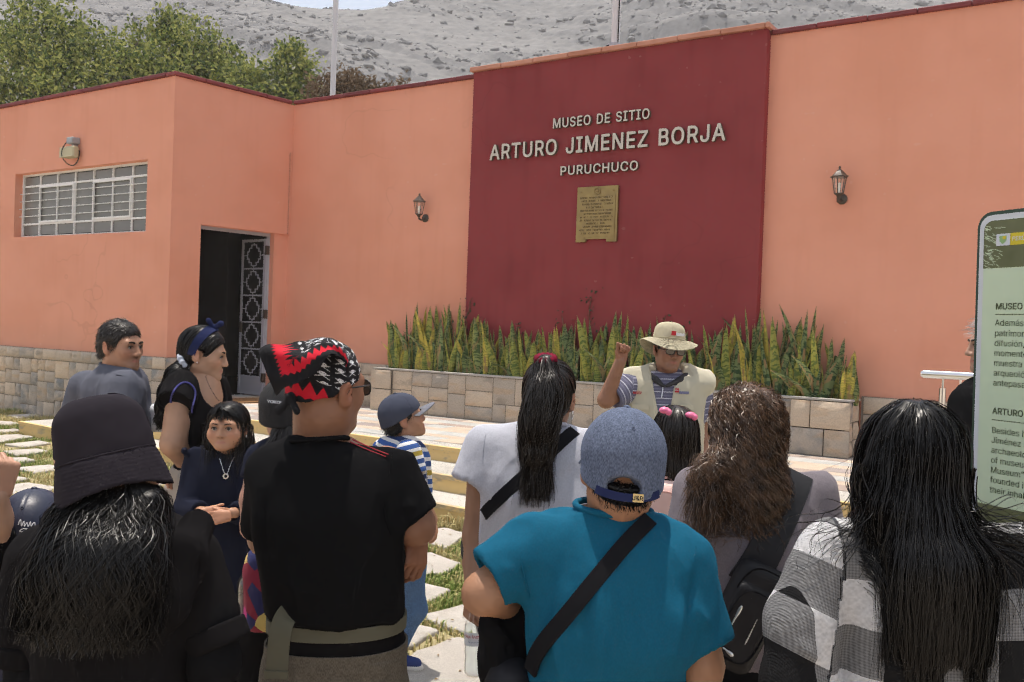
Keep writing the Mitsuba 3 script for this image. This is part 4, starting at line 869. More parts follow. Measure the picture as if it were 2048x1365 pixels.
mat('bag_nylon', [.012, .012, .015], .55, .3, bump=weave, bs=.001); mat('brass', [.55, .42, .2], .3, .5, .8); mat('silver', [.75, .75, .76], .22, .5, .9); mat('pink_bead', [.75, .16, .30], .35, .5); mat('pink_bag', [.70, .48, .43], .5, .35)
mat('shoe_leather', [.012, .012, .014], .22, .5); mat('rubber_white', [.6, .58, .54], .6, .3); mat('sneaker_blue', [.035, .055, .17], .8, .2); mat('white_print', [.62, .62, .64], .6, .2); mat('red_print', [.45, .03, .04], .6, .2); mat('thread_red', [.30, .03, .04], .8, .2)
mat('eyelet', [.30, .31, .33], .4, .5, .6); mat('rim_metal', [.45, .30, .18], .25, .5, .8); mat('rim_black', [.012, .012, .012], .3, .5)
scene['lens_dark'] = {'type': 'twosided', 'bsdf': {'type': 'principled', 'base_color': {'type': 'rgb', 'value': [.10, .085, .07]}, 'roughness': .08, 'specular': .6}}
UPV = V(0, 0, 1)
def limb_skin(m, base, seed=2):
    v = np.asarray(m.vertices); n = meshkit.fbm(v*30, 3, seed)[:, None]; return np.clip(np.array(base)*(1+.24*(n-.5)), 0, .9)
def body(key, parts, cols): add(key+'__body', cat_(parts), 'skin', smooth=True, color=np.vstack(cols))
def ring(c, ax, r, t, n=40, squash=1.0, up=None):
    """a torus-like band round axis ax, elliptical: r across, r*squash the other way"""
    z = unit(ax); x = unit(np.cross(UPV if up is None else up, z)) if abs(z@UPV) < .95 or up is not None else V(1, 0, 0); y = np.cross(z, x); a = np.linspace(0, 2*np.pi, n)
    return tube(np.asarray(c)+r*np.cos(a)[:, None]*x+r*squash*np.sin(a)[:, None]*y, t, 8, cap=False)
def collar_ring(c, a, b, t, tilt=0., rot=0., front_drop=0.):
    th = np.linspace(0, 2*np.pi, 48); x, y = a*np.cos(th), b*np.sin(th); cr, sr = math.cos(rot), math.sin(rot)
    P = np.stack([cr*x-sr*y, sr*x+cr*y, tilt*x/a - front_drop*(np.sin(th)*.5+.5)**1.5], -1)+np.asarray(c); return tube(P, t, 8, cap=False)
def text_on(key, text, hgt, M, mt='white_print', depth=.0015, bold=False, part='print', sx=1.):
    m = meshkit.text_mesh(text, hgt, depth, bold=bold); v = np.array(m.vertices); v[:, 0] -= v[:, 0].mean(); v[:, 0] *= sx; v[:, 1] -= hgt/2; m.vertices = v; m.apply_transform(M); return add(key+'__'+part, m, mt, smooth=False)
def legs(q, hip, feet, r=(.085, .055, .042), spread=.09, k=.03, knee_fwd=.02, lat=None):
    lat = V(1, 0, 0) if lat is None else lat
    for s_, f in zip((-1, 1), feet):
        a = np.asarray(hip)+lat*spread*s_; f = np.asarray(f, float); kn = a*.5+f*.5+V(0, knee_fwd, 0); q.chain([a, kn, f+V(0, 0, .08)], r, k)
    return q
def shoe(key, heel, toe, s=1.0, mt='shoe_leather', sole='black_plastic'):
    heel, toe = np.asarray(heel, float), np.asarray(toe, float); d = unit(toe-heel); z0 = heel[2]
    q = S(); q.chain([heel+V(0, 0, .045), heel+d*.10*s+V(0, 0, .042), toe-d*.04+V(0, 0, .032)], [.036*s, .042*s, .032*s], .02); q.cut(heel+V(0, 0, .018), -UPV)
    q.cone(heel+d*.02+V(0, 0, .08), heel+d*.03+V(0, 0, .115), .034*s, .034*s, .01, 's')
    w = S(); w.chain([heel+V(0, 0, .01), heel+d*.10*s+V(0, 0, .01), toe-d*.035+V(0, 0, .01)], [.041*s, .046*s, .038*s], .01); w.cut(heel+V(0, 0, .026), UPV); w.cut(heel+V(0, 0, .0), -UPV)
    k = key+'__shoe'; k = name(k); scene[k] = mikit.ply(q.mesh(.006), mt, smooth=True); add(k+'__sole', w.mesh(.006), sole, smooth=40)
# ---------------------------------------------------------------- builders shared by the figures
def hunch(rows, lean=.045, top=.26, back=.03):
    """rounds the upper back: the rows below the neck step back towards the shoulder blades"""
    zt = max(r[0] for r in rows); o = []
    for z, x, y, a, b in rows:
        t = min(1, (zt-z)/top); t2 = min(1, max(0, (zt-z-top)/.3)); o.append((z, x, y-lean*(t**.9-.35)+back*t2, a, b))
    return o
def core_body(key, base, head, neck_to, core, hands=(), face=True, ears=True, neck_r=.056, stub=0., hh=.0046, ch=.0135, lip=(.42, .13, .11)):
    parts, cols = [], []
    m = smooth_mesh(core.mesh(ch), 3); parts.append(m); cols.append(limb_skin(m, base))
    m = head.mesh(neck_to, neck_r, hh, face, ears); parts.append(m); cols.append(head.skin(m, base, lip, stub))
    for h_ in hands:
        m = smooth_mesh(h_.mesh(.0042), 1); c = limb_skin(m, base); parts.append(m); cols.append(c*np.array([1.06, .98, .96]))
    body(key, parts, cols)
def inner(rows, s=.9, top=None): return [(z, x, y, a*s, b*s) for z, x, y, a, b in rows if top is None or z < top]
def garment(key, part, q, mt, h=.0075, specs=(), base=.0025, seed=1, sm=2, uvf=None):
    m = smooth_mesh(q.mesh(h), sm); m = folds(m, specs, base, seed)
    return add(key+'__'+part, m, mt, smooth=True, uv=None if uvf is None else uvf(np.asarray(m.vertices)))
def trousers(key, hips, feet, mt, r=(.088, .062, .05), spread=.085, rows=None, kf=.02, lat=None, part='trousers', h=.016, hem=.05):
    q = S()
    if rows: q.stack(rows, .02)
    legs(q, hips, [np.asarray(f)+V(0, 0, hem-.05) for f in feet], r, spread, .04, kf, lat); q.cut(np.asarray(feet[0])+V(0, 0, hem), -UPV)
    return garment(key, part, q, mt, h, [], .006, 5)
def scalp(head, lift=.006, back=True):
    q = S(); head.ell(q, (0, -.014, .036), (.074+lift, .094+lift, .082+lift), 0)
    if back: head.ell(q, (0, -.048, -.018), (.062+lift*.6, .050+lift, .062), .03)
    return q
def short_hair(key, head, mt='hair_black', lift=.007, seed=1, front=.055, n=900, length=.022, hair_z=-.055, side=.0, top=None):
    q = scalp(head, lift); P = head.P
    q.cut(P(0, front, .05), head.R@unit([0, 1, -.55])); q.cut(P(0, -.02, hair_z), head.R@unit([0, .25, -1])); 
    if top is not None: q.cut(P(0, 0, top), head.R@unit([0, -.33, 1]))
    for s_ in (-1, 1): q.cut(P(s_*.05, .040, 0), head.R@unit([s_*.55, .9, -.25])) if side == 0 else None
    for s_ in (-1, 1): head.ell(q, (s_*.085, -.008, -.008), (.03, .026, .034), .006, 's')
    hair(key, q, .005, n, lambda p: (p-head.c)@np.eye(3)*0 + head.R@unit([0, -.5, -.6]) + (p-P(0, .02, .12))*2, 6, length/6, seed, mt, .0009, amp=.003, off=.004, jit=.5, lift=.012)
def cap_crown(key, head, mt, z0=.018, tilt=0., lift=.010, hole=False, h=.0045, seams=6, high=0., panels=None):
    """baseball cap crown with panel seams, button and eyelets; tilt: how much lower it sits at the back"""
    q = S(); A_c = np.array([.076+lift, .097+lift, .086+lift+high])*head.s*[head.w, 1, 1]; c_c = head.P(0, -.010, .034)
    def crown(P):
        Q = (P-c_c)@head.R; z = Q[..., 2]; tp_ = 1-.55*np.clip(-z/head.s, 0, .1); Q = np.stack([Q[..., 0]/tp_, Q[..., 1]/tp_, np.maximum(z, 0)], -1); k0 = np.sqrt(((Q/A_c)**2).sum(-1)); k1 = np.sqrt(((Q/A_c**2)**2).sum(-1)); return k0*(k0-1)/np.maximum(k1, 1e-9)
    q.fn(crown, c_c-.16*head.s, c_c+.16*head.s, 0); nrm = head.R@unit([0, math.sin(tilt), -math.cos(tilt)]); base = head.P(0, 0, z0)
    q.cut(base, nrm)
    if hole: head.ell(q, (-.012, -.115, z0+.022-tilt*.1), (.036, .05, .024), .003, 's')
    m = smooth_mesh(q.mesh(h*head.s), 2); v = np.asarray(m.vertices); L = head.local(v); az = np.arctan2(L[:, 0], L[:, 1]+.01); n = normals(m); rr = np.hypot(L[:, 0], L[:, 1]+.01)
    d = (az*seams/(2*np.pi)+.5) % 1-.5; d = np.abs(d)*2*np.pi/seams*rr; top = np.clip((L[:, 2]-z0)/.02, 0, 1)
    m.vertices = v + n*((-.0016*np.exp(-(d/.0028)**2) + .0009*np.exp(-((d-.006)/.003)**2))*top + .0016*(meshkit.fbm(v*22, 3, 5)-.5)*2)[:, None]*head.s
    k = name(key+'__cap')
    if panels is None: scene[k] = mikit.ply(m, mt, smooth=True)
    else: scene[k] = mikit.ply(m, mt, smooth=True, color=panels(L, az))
    add(k+'__button', trimesh.creation.icosphere(2, .0085*head.s).apply_transform(frame(head.P(0, -.010, .034+.086+lift+high), *(head.R*[1, 1, .6]).T)), mt if panels is None else 'cap_slate', smooth=True)
    for i in range(seams):
        a = (i)*2*np.pi/seams; el = .62; x, y, z = (.076+lift)*math.sin(a)*math.cos(el), -.010+(.097+lift)*math.cos(a)*math.cos(el), .034+(.086+lift+high)*math.sin(el)
        nn = unit([x/(.076+lift)**2, (y+.01)/(.097+lift)**2, (z-.034)/(.086+lift)**2]); 
        t_ = trimesh.creation.torus(.0034, .0011, 14, 6); X = unit(np.cross(nn, [0, 0, 1.])); t_.apply_transform(frame(head.P(x, y, z)+head.R@nn*.0005, head.R@X, head.R@np.cross(nn, X), head.R@nn)); add(k+'__eyelet', t_, mt if panels is None else 'cap_grey')
    return k
def cap_brim(k, head, mt, z0=.018, L=.075, lift=.010, up=0., w=1.05, drop=.022, part='brim', tilt=0.):
    a = np.linspace(-w, w, 25); s = np.linspace(0, 1, 8); rows = []
    for si in s:
        for ai in a:
            rx, ry = .076+lift-.004, .097+lift-.004; ext_ = L*si*max(math.cos(ai/w*1.45), 0)**.55
            x, y = rx*math.sin(ai)*(1+.10*si), -.010+ry*math.cos(ai)+ext_; z = z0+.004 + up*ext_ - drop*(ai/w)**2*(.35+si*.65) - .10*ext_*si
            rows.append(head.P(x, y, z - tilt*y*0))
    v = np.array(rows); i = np.arange(len(s)*len(a)).reshape(len(s), len(a)); f = quads(np.stack([i[:-1, :-1], i[:-1, 1:], i[1:, 1:], i[1:, :-1]], -1).reshape(-1, 4))
    m = tm(v, f); n = normals(m); t = .0022; v2 = np.vstack([v+n*t, v-n*t]); nv = len(v); b = np.concatenate([i[0], i[1:, -1], i[-1, -2::-1], i[-2:0:-1, 0]]); 
    f2 = np.vstack([f, f[:, ::-1]+nv, quads([[b[j], b[(j+1) % len(b)], b[(j+1) % len(b)]+nv, b[j]+nv] for j in range(len(b))])]); m2 = tm(v2, f2)
    return add(k+'__'+part, m2, mt, smooth=40)
def strap(key, pts, w, t, mt, up, part='strap', n=30, sink=.0055):
    on_back = up is None or isinstance(up, S); srf = up if isinstance(up, S) else None; up = None if srf is not None else up
    """a flat band along the points, its broad side along the given directions"""
    P = spline(pts, n)
    if on_back:
        for _ in range(25): P[1:-1] = (P[:-2]+2*P[1:-1]+P[2:])/4
        for _ in range(12 if srf is not None else 0):
            g_ = np.stack([srf.eval(P+np.eye(3)[j]*.002)-srf.eval(P-np.eye(3)[j]*.002) for j in range(3)], -1); g_ /= np.maximum(np.linalg.norm(g_, axis=1, keepdims=True), 1e-9); P = P-g_*np.clip(srf.eval(P)-sink, -.03, .01)[:, None]*.8
    up = V(0, 0, 1)*np.ones((2, 1)) if up is None else np.asarray(up, float); ups = np.array([unit(np.interp(np.linspace(0, len(up)-1, n), np.arange(len(up)), up[:, j]) for j in range(0)) if False else unit([np.interp(u, np.arange(len(up)), up[:, j]) for j in range(3)]) for u in np.linspace(0, len(up)-1, n)])
    T_ = np.gradient(P, axis=0); T_ /= np.linalg.norm(T_, axis=1, keepdims=True); W_ = ups-T_*(ups*T_).sum(1, keepdims=True); W_ /= np.linalg.norm(W_, axis=1, keepdims=True); N = np.cross(T_, W_)
    NB = V(0, -1, 0)
    if srf is not None: NB = np.stack([srf.eval(P+np.eye(3)[j]*.004)-srf.eval(P-np.eye(3)[j]*.004) for j in range(3)], -1); NB = np.array([NB[max(0, i-4):i+5].mean(0) for i in range(n)])
    if on_back: W_ = np.cross(T_, NB); W_ /= np.linalg.norm(W_, axis=1, keepdims=True); N = np.cross(T_, W_)
    w = np.broadcast_to(np.asarray(w, float), (n,))[:, None]
    c = [P+W_*w/2+N*t/2, P-W_*w/2+N*t/2, P-W_*w/2-N*t/2, P+W_*w/2-N*t/2]; v = np.stack(c, 1).reshape(-1, 3)
    f = quads([[i*4+j, i*4+(j+1) % 4, (i+1)*4+(j+1) % 4, (i+1)*4+j] for i in range(n-1) for j in range(4)]+[[3, 2, 1, 0], [(n-1)*4, (n-1)*4+1, (n-1)*4+2, (n-1)*4+3]])
    m = tm(v, f); return m if key is None else add(key+'__'+part, m, mt, smooth=30)
def on_surf(q, pts, off, dirn):
    """moves points along dirn until they lie on the surface of q, plus an offset"""
    P = np.array(pts, float); P0_ = P.copy(); d = np.tile(unit(dirn), (len(P), 1))
    if abs(unit(dirn)[1]) > .99: d = P-EYE; d /= np.linalg.norm(d, axis=1, keepdims=True)   # measured on the photograph, so along the line of sight
    P = P - d*.4
    for _ in range(90):
        e = q.eval(P)-off; P = P + d*np.clip(e, -.02, .06)[:, None]*.75
    ok = (np.abs(q.eval(P)-off) < .006) & (np.linalg.norm(P-P0_, axis=1) < .5)
    if ok.any():
        sh_ = ((P-P0_)*d).sum(1); md = np.median(sh_[ok])
        for i in np.nonzero(~ok)[0]: P[i] = P0_[i]+d[i]*sh_[ok][np.argmin(np.abs(np.nonzero(ok)[0]-i))]
    return P
def sleeve(q, a, b, ra, rb, k=.035, hollow=True, depth=.016, wall=.011):
    """a sleeve from the shoulder a to its hem at b, open at the end; call after the torso is in q"""
    a, b = np.asarray(a, float), np.asarray(b, float); d = unit(b-a); c = S().cone(a, b+d*.06, ra, rb, 0).p[0][0]; m = max(ra, rb)+.01
    q.fn(lambda P: np.maximum(c(P), (P-b)@d), np.minimum(a, b)-m, np.maximum(a, b)+m, k)
    if hollow:
        h_ = S().cone(b-d*depth, b+d*.05, rb-wall, rb-wall, 0).p[0]; f = h_[0]
        q.fn(lambda P: np.maximum(f(P), -((P-(b-d*depth))@d)), b-m, b+m, .003, 's')
    return q
def RY(deg):
    a = math.radians(deg); return np.array([[math.cos(a), 0, math.sin(a)], [0, 1, 0], [-math.sin(a), 0, math.cos(a)]])
def seam_line(key, q, pts, mt, r=.0018, n=20, off=.0012, part='seam'):
    return add(key+'__'+part, tube(on_surf(q, spline(np.array(pts), n), off, CAM_Y), r, 5), mt, smooth=True)
CAM_Y = V(0, 1, 0)
# ================================================================ man in the teal T-shirt
K = thing('person', 'man in teal T-shirt and grey blue cap with a black strap across his back', 'person')
TEAL = [(1.290,0.237,2.026,0.064,0.055), (1.268,0.232,2.035,0.082,0.070), (1.246,0.232,2.045,0.126,0.088), (1.220,0.230,2.045,0.163,0.100), (1.187,0.236,2.044,0.187,0.112), (1.144,0.237,2.044,0.196,0.122), (1.089,0.237,2.043,0.194,0.128), (1.012,0.232,2.042,0.182,0.128), (0.935,0.227,2.041,0.170,0.126), (0.826,0.225,2.040,0.173,0.128), (0.673,0.230,2.038,0.178,0.130)]
TEAL = hunch(TEAL); q = S().stack(TEAL, 0, n=2.3)
sh = q
sleeve(q, V(0.083, 2.024, 1.184), V(-0.031, 1.984, 1.121), .074, .061, .045); sleeve(q, V(0.378, 2.024, 1.173), V(0.438, 2.012, 0.990), .070, .057, .045)
q.cut(V(0.231, 2.025, 1.264), unit(V(.03, .22, 1)))
arms = S().chain([V(0.084, 2.044, 1.180), V(-0.042, 1.973, 1.090), V(0.086, 2.252, 0.959)], [.052, .043, .031], .02).chain([V(0.397, 2.044, 1.169), V(0.438, 2.021, 0.939), V(0.431, 2.020, 0.820), V(0.427, 2.228, 0.660)], [.056, .044, .040, .030], .02)
sp = [(V(0.043, 1.924, 1.187), V(0.058, 1.923, 1.095), .012, -.006), (V(0.407, 1.944, 1.185), V(0.375, 1.923, 1.065), .010, -.006), (V(0.124, 1.911, 0.931), V(0.103, 1.913, 1.069), .016, .006), (V(0.185, 1.911, 0.934), V(0.189, 1.913, 1.103), .02, .004), (V(0.308, 1.911, 0.938), V(0.291, 1.914, 1.117), .018, .005), (V(0.346, 1.912, 1.006), V(0.373, 1.914, 1.130), .014, .005), (V(0.080, 1.912, 1.007), V(0.060, 1.914, 1.119), .012, .005), (V(0.033, 1.914, 1.179), V(-0.007, 1.914, 1.137), .010, .005), (V(0.012, 1.914, 1.189), V(-0.023, 1.914, 1.157), .010, .004), (V(0.390, 1.943, 1.101), V(0.444, 1.943, 1.030), .012, .004), (V(0.236, 1.911, 0.935), V(0.248, 1.912, 1.023), .014, .004)]
garment(K, 'tshirt', q, 'cloth_teal', .0058, [(a_, b_, w__, h__*1.9) for a_, b_, w__, h__ in sp], .0065, 4)
seam_line(K, q, [V(0.042, 1.895, 1.243), V(0.034, 1.895, 1.194), V(0.044, 1.894, 1.144), V(0.053, 1.893, 1.109)], 'cloth_teal'); seam_line(K, q, [V(0.388, 1.895, 1.225), V(0.378, 1.894, 1.166), V(0.366, 1.893, 1.105), V(0.364, 1.893, 1.049)], 'cloth_teal')
add(K+'__collar', collar_ring(V(0.234, 2.035, 1.266), .083, .066, .0075, -.006, 0, -.008), 'cloth_teal', smooth=True)
H = Head(V(0.247, 2.027, 1.355), rot3(4, -4, 3), 1.0, 0, 1.04)
hn = [S(), S()]; hand_prims(hn[0], V(0.086, 2.252, 0.959), rot3(-80, -10, 0), 1, (40, 40, 30)); hand_prims(hn[1], V(0.427, 2.228, 0.660), rot3(30, -10, 0), 1, (40, 40, 30), side=-1)
FT = [V(.12, 2.1, -.084), V(.36, 2.1, -.084)]
co = S().stack(inner(TEAL, .88, 1.27), .02).join(arms); legs(co, V(0.233, 2.038, 0.673), FT, (.08, .055, .04), .085)
core_body(K, [.30, .155, .09], H, V(0.243, 2.055, 1.240), co, hn, neck_r=.060)
short_hair(K, H, seed=4, hair_z=-.068, lift=.005, n=1500, length=.014, top=.004)
k = cap_crown(K, H, 'denim_cap', -.018, .34, .0125, hole=True, high=.003)
cap_brim(k, H, 'denim_cap', .022, .07, .0125)
sb = np.array([H.P(x, y, z) for x, y, z in [(-.064, -.0820, -.038), (-.034, -.1040, -.046), (0, -.1120, -.0485), (.034, -.1040, -.046), (.064, -.0820, -.038)]])
strap(k, sb, .017, .003, 'band_navy', [H.R[:, 2]]*2, 'back_strap')
bk = H.P(.016, -.1128, -.0475); add(k+'__buckle', trimesh.creation.box((.022, .017, .005)).apply_transform(frame(bk, H.R[:, 0], H.R[:, 2], -H.R[:, 1])), 'brass', smooth=False)
text_on(k, 'J&R', .009, frame(bk-H.R[:, 1]*.0028, H.R[:, 0], H.R[:, 2], -H.R[:, 1]), 'black_plastic', .0008, True, 'buckle_print')
trousers(K, V(0.232, 2.038, 0.695), FT, 'trousers_black', (.092, .066, .055), .085)
shoe(K, FT[0]-V(0, .08, 0), FT[0]+V(0, .17, 0)); shoe(K, FT[1]-V(0, .08, 0), FT[1]+V(0, .17, 0))
# his crossbody strap and the dark jacket over his forearm
k = thing('shoulder_bag', 'plain black strap of a bag running across the back of the teal T-shirt', 'bag')
sp_ = on_surf(sh, [V(0.298, 1.945, 1.263), V(0.256, 1.895, 1.237), V(0.191, 1.894, 1.154), V(0.126, 1.893, 1.066), V(0.076, 1.892, 0.997), V(0.041, 1.892, 0.951)], .004, CAM_Y)
strap(k, sp_, .034, .007, 'strap_black', sh, sink=.0125)
q = S().ell(V(0.023, 2.010, 0.858), (.06, .10, .09), None, 0); garment(k, 'pouch', q, 'bag_nylon', .01, [], .004)
k = thing('folded_jacket', 'dark jacket bundled over the left forearm of the man in teal', 'jacket')
q = S().chain([V(0.034, 2.113, 1.034), V(0.019, 2.092, 0.977), V(0.012, 2.091, 0.910), V(0.014, 2.110, 0.812)], [.045, .058, .062, .055], .03).chain([V(0.063, 2.153, 1.029), V(0.084, 2.131, 0.921)], [.04, .06], .03)
q.chain([V(-0.021, 2.032, 1.022), V(-0.027, 2.012, 0.999)], [.026, .024], .02).chain([V(-0.002, 2.022, 0.967), V(0.022, 2.021, 0.886)], [.03, .03], .02)
garment(k, 'cloth', q, 'cloth_black', .0075, [(V(-0.020, 1.993, 1.029), V(0.041, 2.012, 0.961), .012, .01), (V(-0.001, 1.991, 0.934), V(0.050, 2.012, 1.015), .010, -.01), (V(-0.012, 1.992, 0.966), V(0.023, 2.011, 0.874), .012, .01)], .008, 6)
# ================================================================ man in the black T-shirt and bandana
K = thing('person', 'man in a black T-shirt with a red and black patterned bandana on his head', 'person')
BAND = [(1.388,-0.474,2.377,0.069,0.060), (1.360,-0.485,2.397,0.082,0.070), (1.340,-0.473,2.396,0.117,0.088), (1.315,-0.464,2.396,0.152,0.104), (1.284,-0.457,2.396,0.177,0.116), (1.236,-0.451,2.395,0.193,0.126), (1.146,-0.446,2.394,0.195,0.130), (1.070,-0.442,2.393,0.186,0.130), (0.993,-0.433,2.392,0.179,0.130), (0.911,-0.424,2.391,0.175,0.130)]
BAND = hunch(BAND); q = S().stack(BAND, 0, n=2.3); sh = q
ea, eb = V(-0.311, 2.396, 1.279), V(-0.242, 2.394, 1.166)
sleeve(q, ea, V(-0.239, 2.394, 1.154), .080, .070); sleeve(q, V(-0.606, 2.415, 1.259), V(-0.638, 2.493, 1.092), .07, .065)
q.cut(V(-0.474, 2.357, 1.360), unit(V(.10, .28, 1)))
sp = [(V(-0.601, 2.275, 1.262), V(-0.560, 2.272, 0.996), .02, -.004), (V(-0.269, 2.296, 1.290), V(-0.292, 2.274, 1.152), .011, -.007), (V(-0.487, 2.252, 0.949), V(-0.516, 2.253, 1.076), .018, .005), (V(-0.367, 2.252, 0.953), V(-0.347, 2.253, 1.070), .02, .006), (V(-0.271, 2.252, 0.970), V(-0.266, 2.273, 1.092), .014, .006), (V(-0.290, 2.264, 1.130), V(-0.372, 2.263, 1.054), .014, .005), (V(-0.259, 2.294, 1.173), V(-0.200, 2.324, 1.157), .012, .006), (V(-0.272, 2.295, 1.197), V(-0.214, 2.325, 1.206), .012, .006), (V(-0.541, 2.262, 1.024), V(-0.429, 2.252, 0.994), .02, .005)]
garment(K, 'tshirt', q, 'cloth_black', .0075, [(a_, b_, w__, h__*1.5) for a_, b_, w__, h__ in sp], .0055, 3)
q2 = S().stack([(0.923,-0.425,2.391,0.163,0.118), (0.878,-0.423,2.391,0.163,0.122), (0.824,-0.421,2.390,0.170,0.125)], 0, n=2.4); garment(K, 'undershirt', q2, 'cloth_black_fine', .008, [(V(-0.487, 2.261, 0.868), V(-0.391, 2.261, 0.906), .012, .006), (V(-0.249, 2.291, 0.891), V(-0.341, 2.261, 0.873), .012, .006)], .004, 4)
seam_line(K, sh, [V(-0.270, 2.196, 1.352), V(-0.279, 2.196, 1.287), V(-0.283, 2.195, 1.205), V(-0.267, 2.194, 1.158)], 'cloth_black')
add(K+'__collar', collar_ring(V(-0.477, 2.367, 1.363)+V(0, 0, .0), .070, .062, .0065, .004, .3, .03), 'cloth_black', smooth=True)
seam = on_surf(sh, [V(-0.388, 2.297, 1.360), V(-0.345, 2.296, 1.343), V(-0.299, 2.296, 1.327)], .003, CAM_Y)
add(K+'__stitching', cat_([tube(spline(seam, 12), .0017, 5), tube(spline(seam+V(.006, 0, .006), 12), .0017, 5)]), 'thread_red')
H = Head(V(-0.472, 2.398, 1.480), rot3(-30, 2, 2), 1.06)
arms = S().chain([ea, V(-0.229, 2.394, 1.139), V(-0.384, 2.613, 1.055)], [.062, .049, .034], .02).chain([V(-0.611, 2.435, 1.256), V(-0.638, 2.513, 1.068), V(-0.532, 2.692, 1.010), V(-0.280, 2.493, 1.085)], [.06, .05, .04, .031], .02)
FT = [V(-.50, 2.42, -.084), V(-.25, 2.42, -.084)]
hn = [S(), S()]; Rh = np.stack([V(.1, -.75, .65), unit(V(.12, -.35, -.93)), V(.99, .05, .0)], 1)
hand_prims(hn[0], V(-0.227, 2.434, 1.117), np.stack([unit(np.cross(unit(V(-.02, -.25, -.97)), unit(V(.80, -.60, 0.15)))), unit(V(-.02, -.25, -.97)), unit(V(.80, -.60, .15))], 1), 1.02, (30, 42, 30), side=-1); hand_prims(hn[1], V(-0.384, 2.613, 1.055), rot3(60, 0, 0), 1)
arms.chain([V(-0.282, 2.513, 1.087), V(-0.227, 2.434, 1.117)], [.033, .028], .02)
co = S().stack(inner(BAND, .88, 1.38), .02).join(arms); legs(co, V(-0.420, 2.389, 0.776), FT, (.09, .06, .045), .09)
core_body(K, [.245, .118, .070], H, V(-0.487, 2.436, 1.313), co, hn, neck_r=.064, stub=.2)
PANT = [(0.827,-0.422,2.390,0.175,0.128), (0.788,-0.422,2.390,0.181,0.130), (0.686,-0.417,2.388,0.187,0.130), (0.609,-0.414,2.387,0.182,0.120)]
q = S().stack(PANT, 0, n=2.4); legs(q, V(-0.416, 2.388, 0.660), FT, (.10, .075, .065), .085, .04); q.cut(FT[0]+V(0, 0, .05), -UPV)
m = garment(K, 'trousers', q, 'jeans_grey', .008, [(V(-0.395, 2.251, 0.875), V(-0.392, 2.249, 0.718), .006, -.004), (V(-0.486, 2.260, 0.856), V(-0.494, 2.259, 0.735), .012, .004)], .003, 8); pq = q
pk = on_surf(pq, [V(-0.422, 2.190, 0.853), V(-0.292, 2.190, 0.852), V(-0.291, 2.190, 0.828), V(-0.302, 2.189, 0.746)], .001, CAM_Y); add(K+'__pocket', cat_([tube(spline(pk[:2], 8), .0013, 5), tube(pk[1:], .0013, 5), tube(on_surf(pq, [V(-0.422, 2.190, 0.853), V(-0.410, 2.189, 0.742)], .001, CAM_Y), .0013, 5)]), 'jeans_grey')
def waist_ring(row, grow_, w, t, dz=0.): z, x, y, a, b = row; th = np.linspace(0, 2*np.pi, 48); c_, s__ = np.cos(th), np.sin(th); P = np.stack([x+(a+grow_)*np.sign(c_)*np.abs(c_)**.9, y+(b+grow_)*np.sign(s__)*np.abs(s__)**.9, z+dz+.006*c_], -1); return strap(None, P, w, t, None, [UPV]*2, n=60)
add(K+'__belt', waist_ring([(0.891,-0.422,2.391,0.165,0.121)][0], .010, .034, .005), 'webbing_olive', smooth=30); add(K+'__waistband', waist_ring([(0.819,-0.421,2.390,0.175,0.129)][0], .004, .042, .005), 'jeans_grey', smooth=30)
shoe(K, FT[0]-V(0, .08, 0), FT[0]+V(.04, .17, 0)); shoe(K, FT[1]-V(0, .08, 0), FT[1]+V(.04, .17, 0))
k = thing('webbing_strap', 'olive webbing strap hanging down at the hip of the man with the bandana', 'strap')
ws = np.array([V(-0.515, 2.277, 0.945), V(-0.526, 2.253, 0.935), V(-0.531, 2.241, 0.907), V(-0.533, 2.235, 0.857), V(-0.535, 2.235, 0.801)]); strap(k, ws, [.052]*30, .004, 'webbing_olive', None); add(k+'__end_clip', strap(None, np.array([ws[-1]+V(0, -.002, .012), ws[-1]+V(0, -.002, .004), ws[-1]+V(0, -.002, -.006)]), .056, .009, None, None, n=4), 'webbing_olive')
# bandana: dome on the head, free flap blown to the left
def band_col(p, n, uv):
    al, e = uv.x, uv.y; saw = lambda f, ph=0.: dr.abs((al*f+ph) - dr.floor(al*f+ph) - .5)*2
    lo, hi = .17+.05*saw(13.), .30+.20*saw(11., .3)*(.6+.8*tn(al*9, 3.))
    red = ss(lo-.012, lo+.012, e)*ss(hi+.012, hi-.012, e)
    gx, gy = al*6.5, e*6.5; ix, iy = dr.floor(gx), dr.floor(gy); fx, fy = gx-ix-.5+.15*(mikit.cell_rand(ix, iy)-.5), gy-iy-.5+.15*(mikit.cell_rand(iy, ix, 4)-.5)
    head_ = ss(.20, .16, dr.sqrt(dr.square(fx)+dr.square((fy-.12)*1.1))); eye = ss(.05, .03, dr.sqrt(dr.square(dr.abs(fx)-.075)+dr.square(fy-.12))); jaw = ss(.10, .08, dr.maximum(dr.abs(fx), dr.abs(fy+.06)*1.2))
    b1 = ss(.045, .03, dr.abs(fx*.8+fy+.14))*ss(.36, .33, dr.abs(fx)); b2 = ss(.045, .03, dr.abs(fx*.8-fy-.14))*ss(.36, .33, dr.abs(fx))
    sk = dr.maximum(dr.maximum(head_, jaw)*(1-eye), dr.maximum(b1, b2))*ss(.52, .56, e)
    return mix(mix([.012, .012, .014], [.48, .015, .03], red), [.68, .68, .70], sk)
mat('bandana_cloth', proc(band_col), .9, .15, bump=weave, bs=.0012, sheen=.2)
q = S(); cb = H.P(0, -.012, .036); Ab = np.array([.080, .100, .089])*H.s
